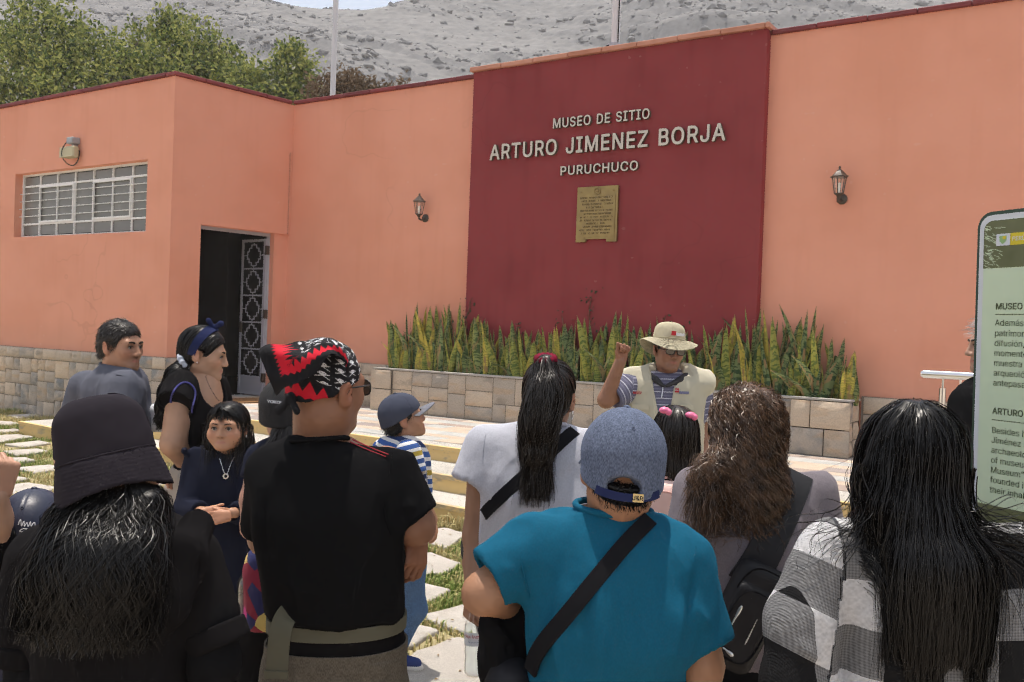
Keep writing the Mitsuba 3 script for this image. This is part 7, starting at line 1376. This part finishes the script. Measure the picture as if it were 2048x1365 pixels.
ne = [H.P(-.050, -.0, -.125), H.P(-.050, .030, -.145)]
npts = on_surf(sh, [V(-1.238, 3.994, 1.106), V(-1.232, 3.993, 1.066), V(-1.220, 3.993, 1.028), V(-1.199, 3.992, 0.988), V(-1.182, 3.993, 1.029), V(-1.164, 3.993, 1.069), V(-1.159, 3.994, 1.109)], .004, CAM_Y); npts[0] = V(-1.295, 4.163, 1.094); npts[-1] = V(-1.204, 4.164, 1.098); add(K+'__necklace', tube(spline(npts, 60), .0019, 5), 'silver'); 
add(K+'__necklace__pendant', trimesh.creation.torus(.010, .0035, 18, 6).apply_transform(frame(npts[3]+V(0, -.004, -.008), V(1, 0, 0), V(0, 0, 1), V(0, -1, 0))), 'silver')
for s_ in (-1, 1): add(K+'__earring', trimesh.creation.icosphere(1, .0055).apply_translation(H.P(s_*.083, .0, -.036)), 'silver', smooth=False)
# ================================================================ boy with the cap
K = thing('person', 'boy in a striped T-shirt and slate cap looking up to the right', 'person')
BOY = [(1.131,-0.537,4.524,0.056,0.050), (1.102,-0.526,4.524,0.094,0.070), (1.069,-0.518,4.523,0.121,0.085), (1.002,-0.503,4.522,0.128,0.095), (0.882,-0.480,4.521,0.123,0.100), (0.761,-0.475,4.519,0.114,0.100), (0.693,-0.478,4.519,0.109,0.100)]
bs, be, bw = V(-0.469, 4.433, 1.051), V(-0.413, 4.411, 0.867), V(-0.348, 4.489, 0.723)
q = S().stack(BOY, 0, n=2.2); sleeve(q, bs, V(-0.440, 4.422, 0.952), .060, .056); sleeve(q, V(-0.619, 4.613, 1.034), V(-0.642, 4.631, 0.907), .056, .052); q.cut(V(-0.533, 4.494, 1.120), unit(V(-.1, .1, 1))); sh = q
bcol = proc(lambda p, n, uv: (lambda f, i: mix(mix([.60, .60, .60], mix(mix([.42, .30, .04], [.10, .12, .06], mikit.cell_rand(i, 3)), mix([.05, .12, .36], [.02, .025, .06], mikit.cell_rand(i, 5)), ss(.49, .51, mikit.cell_rand(i, 9))), ss(.40, .43, f)), [.6, .6, .6], 0.0))(uv.y-dr.floor(uv.y), dr.floor(uv.y)))
mat('boy_stripe', bcol, .9, .15, bump=weave, bs=.001, sheen=.2)
def boy_uv(v): d = unit(V(-0.440, 4.422, 0.952)-bs); return np.c_[v[:, 0], np.where(np.linalg.norm(v-bs-np.clip((v-bs)@d, 0, .15)[:, None]*d, axis=1) < .064, 20.3+((v-bs)@d)/.038, (v[:, 2]*.97+v[:, 0]*.25)/.040)]
garment(K, 'tshirt', q, 'boy_stripe', .007, [(V(-0.422, 4.411, 0.926), V(-0.382, 4.439, 0.732), .012, .006), (V(-0.510, 4.413, 1.088), V(-0.528, 4.411, 0.922), .012, .006)], .005, 7, uvf=boy_uv)
H = Head(V(-0.513, 4.525, 1.200), rot3(-72, 16, 0), .97, .6); FT = [V(-.60, 4.62, .0), V(-.52, 4.50, .0)]
kn = V(-0.439, 4.465, 0.389)
ar = S().chain([bs, be, bw], [.042, .034, .024], .02).chain([V(-0.619, 4.613, 1.034), V(-0.647, 4.650, 0.779), V(-0.540, 4.588, 0.647)], [.04, .033, .024], .02); hn = [S(), S()]; hand_prims(hn[0], bw, np.stack([V(0, 1, 0), unit(V(.3, 0, -1)), unit(V(1, 0, .3))], 1), .78); hand_prims(hn[1], V(-0.540, 4.588, 0.647), rot3(-60, -60, 0), .78)
co = S().stack(inner(BOY, .86, 1.10), .02).join(ar); legs(co, V(-0.479, 4.518, 0.664), FT, (.06, .045, .035), .055, lat=V(.3, -1, 0)); core_body(K, [.40, .215, .135], H, V(-0.525, 4.543, 1.071), co, hn, neck_r=.044, ch=.010); H.eyes(K)
q = S().stack([(0.722,-0.479,4.519,0.099,0.095), (0.628,-0.475,4.518,0.089,0.095), (0.543,-0.475,4.517,0.082,0.090)], 0); 
for f, s_ in zip(FT, (-1, 1)): q.chain([V(-0.476, 4.517, 0.567)+V(.3, -1, 0)*.05*s_, f*.45+V(-0.450, 4.516, 0.520)*.55+V(.045, 0, 0), f+V(0, 0, .07)], [.085, .066, .055], .03)
q.cut(V(0, 0, .045), -UPV); garment(K, 'jeans', q, 'jeans_blue', .008, [(V(-0.411, 4.427, 0.567), V(-0.455, 4.426, 0.471), .010, .006), (V(-0.484, 4.433, 0.277), V(-0.423, 4.433, 0.232), .010, .006)], .006, 6)
for f in FT: shoe(K, f-V(.07, 0, 0), f+V(.155, -.03, 0), .86, 'sneaker_blue', 'rubber_white')
short_hair(K, H, seed=12, lift=.007, n=700, hair_z=-.050, front=.060, top=.03)
k = cap_crown(K, H, 'cap_slate', .012, .30, .013, panels=None); cap_brim(k, H, mat('brim_slate', [.14, .145, .17], .8, .3, bump=weave, bs=.001), .014, .078, .013, .35)
# ================================================================ man in the slate T-shirt
K = thing('person', 'man with short black hair in a slate grey T-shirt looking right by the stone plinth', 'person')
GRY = [(1.415,-1.870,4.445,0.066,0.065), (1.386,-1.869,4.445,0.104,0.092), (1.348,-1.870,4.445,0.135,0.119), (1.284,-1.872,4.444,0.154,0.136), (1.178,-1.861,4.443,0.152,0.141), (1.012,-1.850,4.440,0.152,0.141), (0.822,-1.846,4.438,0.154,0.141)]
q = S().stack(GRY, 0, n=2.2); sleeve(q, V(-1.792, 4.336, 1.310), V(-1.782, 4.280, 1.149), 0.0890, 0.0803, .06); sleeve(q, V(-2.052, 4.553, 1.287), V(-2.131, 4.616, 1.147), 0.0868, 0.0760, .07); q.cut(V(-1.865, 4.424, 1.413), unit(V(.12, -.05, 1))); sh = q
garment(K, 'tshirt', q, 'cloth_slate', .0075, [(V(-1.863, 4.315, 1.351), V(-1.857, 4.292, 1.192), .010, -.009), (V(-1.794, 4.227, 1.290), V(-1.718, 4.249, 1.269), .009, .007), (V(-1.799, 4.226, 1.256), V(-1.721, 4.248, 1.219), .009, .007), (V(-1.807, 4.226, 1.222), V(-1.724, 4.247, 1.173), .009, .006), (V(-1.733, 4.282, 1.289), V(-1.685, 4.334, 1.171), .012, .008), (V(-1.955, 4.358, 1.299), V(-1.906, 4.312, 1.142), .012, .006)], .0045, 13); seam_line(K, sh, [V(-1.736, 4.120, 1.388), V(-1.682, 4.120, 1.368), V(-1.658, 4.119, 1.314), V(-1.656, 4.118, 1.248)], 'cloth_slate')
add(K+'__collar', collar_ring(V(-1.877, 4.435, 1.405), .066, .060, .008, -.018, -.4, .02), 'cloth_slate', smooth=True)
H = Head(V(-1.845, 4.426, 1.502), rot3(-110, -2, 1), 1.02, 0, 1.02); FT = [V(-1.95, 4.55, -.02), V(-1.74, 4.45, -.02)]
ar = S().chain([V(-1.792, 4.336, 1.310), V(-1.784, 4.279, 1.058), V(-1.645, 4.223, 0.934)], [0.0651, 0.0542, 0.0369], .02).chain([V(-2.052, 4.553, 1.287), V(-2.157, 4.637, 1.050), V(-1.979, 4.548, 0.872)], [0.0651, 0.0542, 0.0369], .02); hn = [S(), S()]; hand_prims(hn[0], V(-1.645, 4.223, 0.934), rot3(-90, 0, 0), 1); hand_prims(hn[1], V(-1.979, 4.548, 0.872), rot3(-90, 0, 0), 1)
co = S().stack(inner(GRY, .88, 1.30), .02).join(ar); legs(co, V(-1.853, 4.438, 0.822), FT, (.085, .055, .042), .085, lat=V(.3, -1, 0)); core_body(K, [.36, .19, .12], H, V(-1.890, 4.466, 1.330), co, hn, neck_r=.062, stub=.45, hh=.0038); H.eyes(K, brow_r=.0042)
trousers(K, V(-1.852, 4.438, 0.798), FT, 'jeans_blue', (.10, .07, .055), .08, rows=[(0.869,-1.847,4.439,0.150,0.136), (0.751,-1.843,4.437,0.154,0.139)], lat=V(.3, -1, 0)); [shoe(K, f-V(.08, 0, 0), f+V(.17, 0, 0)) for f in FT]
short_hair(K, H, 'hair_dark', seed=15, lift=.007, n=2600, length=.026, hair_z=-.040, front=.070)
# ================================================================ woman in the black cap between the girl and the man with the bandana
K = thing('person', 'woman in a black mesh cap half hidden behind the man with the bandana', 'person')
YOK = [(1.260,-0.751,3.195,0.050,0.055), (1.236,-0.748,3.195,0.085,0.075), (1.203,-0.749,3.195,0.111,0.100), (1.127,-0.746,3.194,0.118,0.115), (1.024,-0.741,3.193,0.106,0.118), (0.888,-0.736,3.191,0.106,0.120), (0.734,-0.730,3.189,0.113,0.122)]
a0, a1_, a2_ = V(-0.842, 3.194, 1.183), V(-0.846, 3.132, 0.956), V(-0.773, 3.291, 0.872)
q = S().stack(YOK, 0, n=2.2); sleeve(q, a0, V(-0.848, 3.174, 1.109), .058, .055); sleeve(q, V(-0.641, 3.194, 1.182), V(-0.620, 3.193, 1.097), .06, .056); garment(K, 'top', q, 'cloth_navy', .009, [], .004, 3)
H = Head(V(-0.759, 3.196, 1.335), rot3(-12, 4, 2), .98); FT = [V(-.86, 3.25, -.084), V(-.62, 3.25, -.084)]
ar = S().chain([a0, V(-0.853, 3.153, 1.045), a1_, a2_], [.045, .043, .040, .028], .02).chain([V(-0.641, 3.194, 1.182), V(-0.615, 3.192, 0.943), V(-0.731, 3.340, 0.854)], [.048, .038, .028], .02); hn = [S(), S()]; hand_prims(hn[0], a2_, rot3(-70, 0, 0), .9); hand_prims(hn[1], V(-0.731, 3.340, 0.854), rot3(60, 0, 0), .9, side=-1)
co = S().stack(inner(YOK, .88, 1.25), .02).join(ar); legs(co, V(-0.730, 3.189, 0.734), FT, (.085, .055, .04), .085); core_body(K, [.34, .175, .125], H, V(-0.751, 3.215, 1.184), co, hn, neck_r=.05)
stub_legs(K, V(-0.730, 3.189, 0.734), FT, 'trousers_black')
k = cap_crown(K, H, mat('cap_mesh', proc(lambda p, n, uv: mix([.010, .010, .011], [.06, .06, .062], ss(.55, .75, dr.sin(p.x*900)*dr.sin(p.z*900)*.5+.5))), .8, .2), -.004, .25, .012); cap_brim(k, H, 'cloth_black', .014, .075, .012)
cp = V(-0.755, 3.079, 1.382); tx = unit(V(1, .25, -.10)); nz = unit(V(-.22, -1, .18)); ty = np.cross(nz, tx); text_on(K+'__cap', 'YOKOHAMA', .0105, frame(cp, tx, ty, nz), 'white_print', .0025, True)
q = S().stack([(1.331,-0.741,3.166,0.041,0.050), (1.270,-0.737,3.136,0.052,0.055), (1.192,-0.743,3.095,0.076,0.050), (1.094,-0.763,3.083,0.082,0.045), (0.994,-0.770,3.082,0.076,0.035), (0.920,-0.778,3.081,0.054,0.015)], 0); hair(K, q, .007, 1100, DOWN, 22, .018, 47, 'hair_dark', .0010, amp=.006, off=.005, wave=.2, wl=.15, jit=.15, zend=V(-0.809, 3.091, 0.916)[2], lift=.03)
k = thing('patterned_bag', 'shoulder bag in red, navy, yellow and pink hanging beside the black T-shirt', 'bag')
def pat_col(p, n, uv):
    v = voronoi(uv.x*3.1+7, uv.y*2.6+3)[2]; v2 = voronoi(uv.x*5+1, uv.y*2.2+9)[2]
    c = mix([.02, .022, .09], [.20, .012, .035], ss(.35, .4, v)); c = mix(c, [.55, .42, .14], ss(.80, .84, v)); c = mix(c, [.50, .03, .20], ss(.84, .88, v2)); return mix(c, [.07, .02, .10], ss(.1, .06, v))
mat('bag_pattern', proc(pat_col), .6, .3, bump=weave, bs=.001)
q = S(); f_, l_, h_ = rbox(V(-0.741, 3.010, 0.784), rot3(20, 0, 3), .085, .045, .135, .042); q.fn(f_, l_, h_, 0); m = smooth_mesh(q.mesh(.008), 1); m = folds(m, [], .006, 3); v = np.asarray(m.vertices); add(k+'__body', m, 'bag_pattern', smooth=True, uv=np.c_[(v[:, 0]-v[:, 0].min())/.17, (v[:, 2]-v[:, 2].min())/.2])
add(k+'__strap', strap(None, [V(-0.752, 3.031, 0.900), V(-0.778, 3.053, 1.033), V(-0.804, 3.094, 1.157), V(-0.830, 3.195, 1.218)], .03, .004, None, [V(1, 0, 0)]*2), 'bag_pattern', smooth=30)
k = thing('water_bottle', 'small clear bottle with a green cap in the side of the patterned bag', 'water bottle'); MB = frame(V(-0.821, 3.010, 0.852), V(1, 0, 0), V(0, 1, 0), UPV)
add(k+'__bottle', lathe([(0, -.17), (.026, -.17), (.03, -.16), (.03, -.06), (.027, -.045), (.014, -.02), (.0125, -.006), (0, -.006)], 24, MB), 'pet_clear', smooth=True); add(k+'__water', lathe([(0, -.166), (.025, -.166), (.028, -.158), (.028, -.09), (0, -.09)], 24, MB), 'water_in', smooth=40); add(k+'__cap', lathe([(.0145, -.012), (.0165, -.012), (.0165, .010), (.013, .013), (0, .013)], 24, MB), mat('cap_green', [.02, .42, .28], .4, .4), smooth=30)
# ================================================================ child in the dark cap, lower left
K = thing('person', 'child in a shiny dark navy cap with a white squiggle, at the lower left', 'person')
KID = [(1.020,-1.175,2.342,0.038,0.050), (1.002,-1.177,2.342,0.073,0.070), (0.979,-1.177,2.342,0.099,0.080), (0.904,-1.175,2.341,0.102,0.090), (0.779,-1.169,2.339,0.103,0.095), (0.629,-1.164,2.338,0.105,0.100)]
q = S().stack(KID, 0, n=2.2); sleeve(q, V(-1.261, 2.342, 0.958), V(-1.268, 2.320, 0.851), .048, .046); sleeve(q, V(-1.090, 2.342, 0.964), V(-1.066, 2.340, 0.852), .048, .046)
mat('kid_shirt', proc(lambda p, n, uv: mix([.035, .035, .055], [.10, .35, .03], ss(.94, .97, dr.sin(p.x*40+p.z*26+2*tn(p.x*9, p.z*9))))), .85, .2, bump=weave, bs=.001); garment(K, 'tshirt', q, 'kid_shirt', .008, [], .004, 3)
H = Head(V(-1.183, 2.343, 1.086), rot3(10, -4, 0), .92, 1.0); FT = [V(-1.28, 2.4, -.084), V(-1.10, 2.4, -.084)]
ar = S().chain([V(-1.261, 2.342, 0.958), V(-1.266, 2.310, 0.811), V(-1.276, 2.408, 0.673)], [.036, .03, .022], .02).chain([V(-1.090, 2.342, 0.964), V(-1.060, 2.340, 0.808), V(-1.135, 2.438, 0.666)], [.036, .03, .022], .02); hn = [S(), S()]; hand_prims(hn[0], V(-1.276, 2.408, 0.673), rot3(-30, 0, 0), .75); hand_prims(hn[1], V(-1.135, 2.438, 0.666), rot3(30, 0, 0), .75, side=-1)
co = S().stack(inner(KID, .86, 1.0), .02).join(ar); legs(co, V(-1.164, 2.338, 0.629), FT, (.06, .045, .034), .06); core_body(K, [.40, .23, .15], H, V(-1.189, 2.362, 0.974), co, hn, neck_r=.044)
stub_legs(K, V(-1.164, 2.338, 0.641), FT, 'jeans_blue', (.08, .055, .045), .06, s=.75)
short_hair(K, H, seed=18, lift=.006, n=500, top=.0)
k = cap_crown(K, H, mat('cap_satin', [.018, .022, .045], .42, .45), -.004, .30, .013, hole=True); cap_brim(k, H, 'cap_satin', .018, .07, .013)
sq = [(-.020, .004), (-.014, .014), (-.012, .002), (-.007, .013), (-.005, .001), (.0, .010), (.003, .001), (.008, .012), (.010, .002), (.016, .011), (.018, .0), (.006, -.006), (-.010, -.005), (-.016, -.010), (.0, -.009), (.016, -.012)]
cs = S(); H.ell(cs, (0, -.010, .034), (.089, .110, .099), 0); pts = on_surf(cs, [V(-1.097, 2.144, 1.157)+V(x, 0, y) for x, y in sq], .0005, CAM_Y); add(k+'__print', tube(spline(pts, 90), .0012, 5), 'white_print')
# ================================================================ person at the left edge with a raised hand
K = thing('person', 'person in black at the left picture edge, only a raised forearm showing', 'person')
q = S().stack([(1.158,-1.363,2.294,0.037,0.050), (1.133,-1.375,2.294,0.098,0.080), (1.090,-1.376,2.293,0.133,0.105), (0.998,-1.377,2.292,0.123,0.115), (0.814,-1.373,2.290,0.120,0.120), (0.593,-1.365,2.287,0.120,0.120)], 0, n=2.2); eL = V(-1.211, 2.213, 1.098); wL = V(-1.172, 2.155, 1.224); sleeve(q, V(-1.257, 2.273, 1.099), eL+V(.0, -.01, -.012), .055, .05, hollow=False); q.ell(V(-1.206, 2.213, 1.094), (.030, .05, .045), None, .02); garment(K, 'top', q, 'cloth_black', .009, [], .004, 3)
H = Head(V(-1.367, 2.295, 1.250), rot3(-20, 0, 0), 1.0); FT = [V(-1.48, 2.35, -.084), V(-1.24, 2.35, -.084)]
ar = S().chain([eL, V(-1.188, 2.184, 1.162), wL], [.036, .033, .025], .02).chain([V(-1.490, 2.293, 1.086), V(-1.508, 2.291, 0.907), V(-1.524, 2.389, 0.748)], [.05, .042, .028], .02); hn = [S(), S()]; hy = unit(V(.12, .15, 1)); hbk = unit(V(.9, -.4, 0)); hbk = unit(hbk-hy*(hbk@hy)); hand_prims(hn[0], wL, np.stack([np.cross(hy, hbk), hy, hbk], 1), .92, (55, 60, 40), side=-1); hand_prims(hn[1], V(-1.524, 2.389, 0.748), rot3(0, -60, 0), .92)
co = S().stack([(1.108,-1.380,2.294,0.092,0.080), (0.998,-1.376,2.292,0.104,0.100), (0.593,-1.365,2.287,0.101,0.100)], .02).join(ar); legs(co, V(-1.365, 2.287, 0.593), FT, (.085, .055, .04), .085); core_body(K, [.42, .25, .17], H, V(-1.392, 2.323, 1.101), co, hn); short_hair(K, H, seed=22, n=400); stub_legs(K, V(-1.366, 2.287, 0.605), FT, 'trousers_black')
# ================================================================ old man behind the information board
K = thing('person', 'grey haired man in a black jacket mostly hidden behind the information board', 'person')
OLD = [(1.516,1.943,3.799,0.061,0.060), (1.480,1.949,3.798,0.117,0.090), (1.436,1.958,3.798,0.150,0.115), (1.335,1.968,3.796,0.164,0.130), (1.132,1.977,3.794,0.158,0.135), (0.869,1.986,3.791,0.162,0.135)]
q = S().stack(OLD, 0, n=2.2); sleeve(q, V(1.817, 3.717, 1.407), V(1.739, 3.614, 1.132), .075, .06); sleeve(q, V(2.133, 3.897, 1.403), V(2.175, 3.894, 1.103), .075, .06); garment(K, 'jacket', q, 'cloth_black', .009, [(V(1.754, 3.647, 1.381), V(1.748, 3.594, 1.155), .012, .008)], .006, 3)
H = Head(V(1.958, 3.800, 1.655), rot3(80, -4, 0), 1.0); FT = [V(1.86, 3.7, .0), V(2.06, 3.9, .0)]
ar = S().chain([V(1.817, 3.717, 1.407), V(1.739, 3.614, 1.132), V(1.663, 3.542, 1.008)], [.055, .045, .03], .02).chain([V(2.133, 3.897, 1.403), V(2.175, 3.894, 1.103), V(2.085, 3.792, 0.953)], [.055, .045, .03], .02); hn = [S(), S()]; hand_prims(hn[0], V(1.663, 3.542, 1.008), rot3(90, -50, 0), 1); hand_prims(hn[1], V(2.085, 3.792, 0.953), rot3(90, -50, 0), 1)
co = S().stack(inner(OLD, .88, 1.4), .02).join(ar); legs(co, V(1.986, 3.791, 0.869), FT, (.085, .055, .042), .085); core_body(K, [.40, .24, .17], H, V(1.972, 3.818, 1.435), co, hn, neck_r=.058); H.eyes(K)
q = scalp(H, .012); q.cut(H.P(0, .060, .07), H.R@unit([0, 1, -.75])); hair(K, q, .006, 700, lambda p: (p-H.c)*4+H.R@V(0, .6, -.3), 8, .008, 51, mat('hair_grey', [.42, .41, .40], .5, .4), .0008, amp=.004, off=.005, jit=.9, lift=.04); stub_legs(K, V(1.986, 3.791, 0.889), FT, 'trousers_black')
# ================================================================ information board
B0 = V(1.285, 2.594, 1.168); BT = V(1.280, 2.605, 2.009)
def on_plane(p0, n, px): return None
K = thing('information_board', 'green bilingual information board with rounded corners at the right edge', 'sign')
bx_dir = unit(V(.40, -.915, 0)); bz = unit(V(.0, .0, 1)+bx_dir*.0); bn = unit(np.cross(bx_dir, bz)); bn = bn if bn@V(0, -1, 0) > 0 else -bn
ox = B0+V(0, 0, -.02); HB = (BT-B0)[2]+.03; lean = (BT-B0)-V(0, 0, 1)*(BT-B0)[2]; bz = unit(V(0, 0, 1)*(HB)+bx_dir*(lean@bx_dir)); bn = unit(np.cross(bx_dir, bz)); bn = bn if bn@V(0, -1, 0) > 0 else -bn
WB = .62
def bpoly(P, d0, h, mt, part): 
    m = ext(P, h); m.apply_transform(frame(ox+bn*d0, bx_dir, bz, bn)); return add(K+'__'+part, m, mt, smooth=False)
mat('board_green', proc(lambda p, n, uv: mix([.56, .67, .49], [.49, .60, .43], tf(p.x*3, p.y*3, p.z*3, 3))), .38, .4); mat('board_olive', proc(lambda p, n, uv: mix([.085, .10, .035], [.15, .16, .09], tf(p.x*14, p.y*14, p.z*14, 4))), .5, .3); mat('board_edge', [.02, .045, .03], .4, .4); mat('board_white', [.55, .58, .62], .4, .4); mat('board_ink', [.055, .075, .03], .5, .3); mat('logo_yellow', [.55, .45, .02], .4, .4); mat('logo_black', [.03, .03, .03], .4, .4)
rr = lambda x0, y0, x1, y1, r: sbox(x0+r, y0+r, x1-r, y1-r).buffer(r, 8)
bpoly(rr(0, 0, WB, HB, .045), -.02, .020, 'board_edge', 'frame'); bpoly(rr(.010, .010, WB-.01, HB-.010, .036), 0, .003, 'board_white', 'border'); bpoly(rr(.026, .026, WB-.026, HB-.026, .026), .003, .002, 'board_green', 'panel')
pan = rr(.026, .026, WB-.026, HB-.026, .026)
bpoly(pan.intersection(sbox(0, HB-.155, WB, HB)), .005, .0012, 'board_olive', 'band'); bpoly(pan.intersection(sbox(0, 0, WB, .075)), .005, .0012, 'board_olive', 'band')
r = np.random.default_rng(2); scr = []
for i in range(60): 
    x, y = .028+.05*r.random()**2, HB-.04-.11*r.random(); scr.append(LineString([(x, y), (x+.006+.012*r.random(), y-.004+.012*(r.random()-.5))]).buffer(.0006))
from shapely import union_all as _ua
bpoly(_ua(scr), .0062, .0004, 'board_green', 'scratches')
lx, ly = .066, HB-.064
bpoly(sbox(lx, ly-.032, lx+.042, ly), .0066, .001, 'board_white', 'logo'); bpoly(sbox(lx+.043, ly-.032, lx+.085, ly), .0066, .001, 'logo_yellow', 'logo'); bpoly(sbox(lx+.086, ly-.032, lx+.20, ly), .0066, .001, 'logo_black', 'logo')
bpoly(Polygon([(lx+.010, ly-.006), (lx+.032, ly-.006), (lx+.031, ly-.020), (lx+.021, ly-.028), (lx+.011, ly-.020)]), .0078, .0008, mat('crest_green', [.25, .42, .18], .4, .3), 'crest'); bpoly(Polygon([(lx+.021, ly-.007), (lx+.031, ly-.007), (lx+.030, ly-.015), (lx+.021, ly-.015)]), .0087, .0005, 'logo_yellow', 'crest')
def btext(t, x, y, h, mt='board_ink', bold=False, d0=.0054, part='text'):
    m = meshkit.text_mesh(t, h, .0006, bold=bold); m.apply_transform(frame(ox+bx_dir*x+bz*y+bn*d0, bx_dir, bz, bn)); add(K+'__'+part, m, mt, smooth=False)
btext('PERÚ', lx+.049, ly-.021, .011, 'board_white', False, .0078); btext('Ministerio', lx+.092, ly-.021, .011, 'board_white', False, .0078)
fr_ = lambda py: (1040-py)/(1040-434)*HB
for t, py, b, h in (('MUSEO DE', 622, True, .0165), ('Además de', 655, False, .0165), ('patrimonio', 676, False, .0165), ('difusión, de', 696, False, .0165), ('momento d', 716, False, .0165), ('muestra las', 736, False, .0165), ('arqueológic', 756, False, .0165), ('antepasado', 776, False, .0165), ('ARTURO JI', 833, True, .0165), ('Besides his w', 872, False, .0165), ('Jiménez Borj', 892, False, .0165), ('archaeologic', 912, False, .0165), ('of museum u', 932, False, .0165), ('Museum”, wh', 952, False, .0165), ('founded in P', 972, False, .0165), ('their inhabita', 992, False, .0165)): btext(t, .068, fr_(py)*.93+.045, h, bold=b)
for py in (632, 845): bpoly(sbox(.068, fr_(py)*.93+.045-.001, .5, fr_(py)*.93+.045+.001), .0054, .0006, 'board_ink', 'rule')
for x in (.10, WB-.12): add(K+'__post', tube([ox+bx_dir*x-bn*.035+V(0, 0, .1), V(*(ox+bx_dir*x-bn*.035)[:2], -.1)], .03, 14), 'dark_metal'); add(K+'__bracket', bx(-.02, .02, -.004, .03, -.1, .1).apply_transform(frame(ox+bx_dir*x+bz*.2-bn*.05, bx_dir, bn, bz)), 'dark_metal', smooth=False)
# ---------------------------------------------------------------- the dusty air between here and the hill
scene['haze_air'] = {'type': 'homogeneous', 'albedo': {'type': 'rgb', 'value': [.95, .95, .96]}, 'sigma_t': 0.0008}
scene['haze'] = {'type': 'cube', 'to_world': T4().translate([0, 150, 57]).scale([950, 1100, 60]), 'bsdf': {'type': 'null'}, 'interior': {'type': 'ref', 'id': 'haze_air'}}
scene['camera']['medium'] = {'type': 'ref', 'id': 'haze_air'}
tag('haze', 'thin dusty haze in the air in front of the hillside', 'haze', kind='stuff')
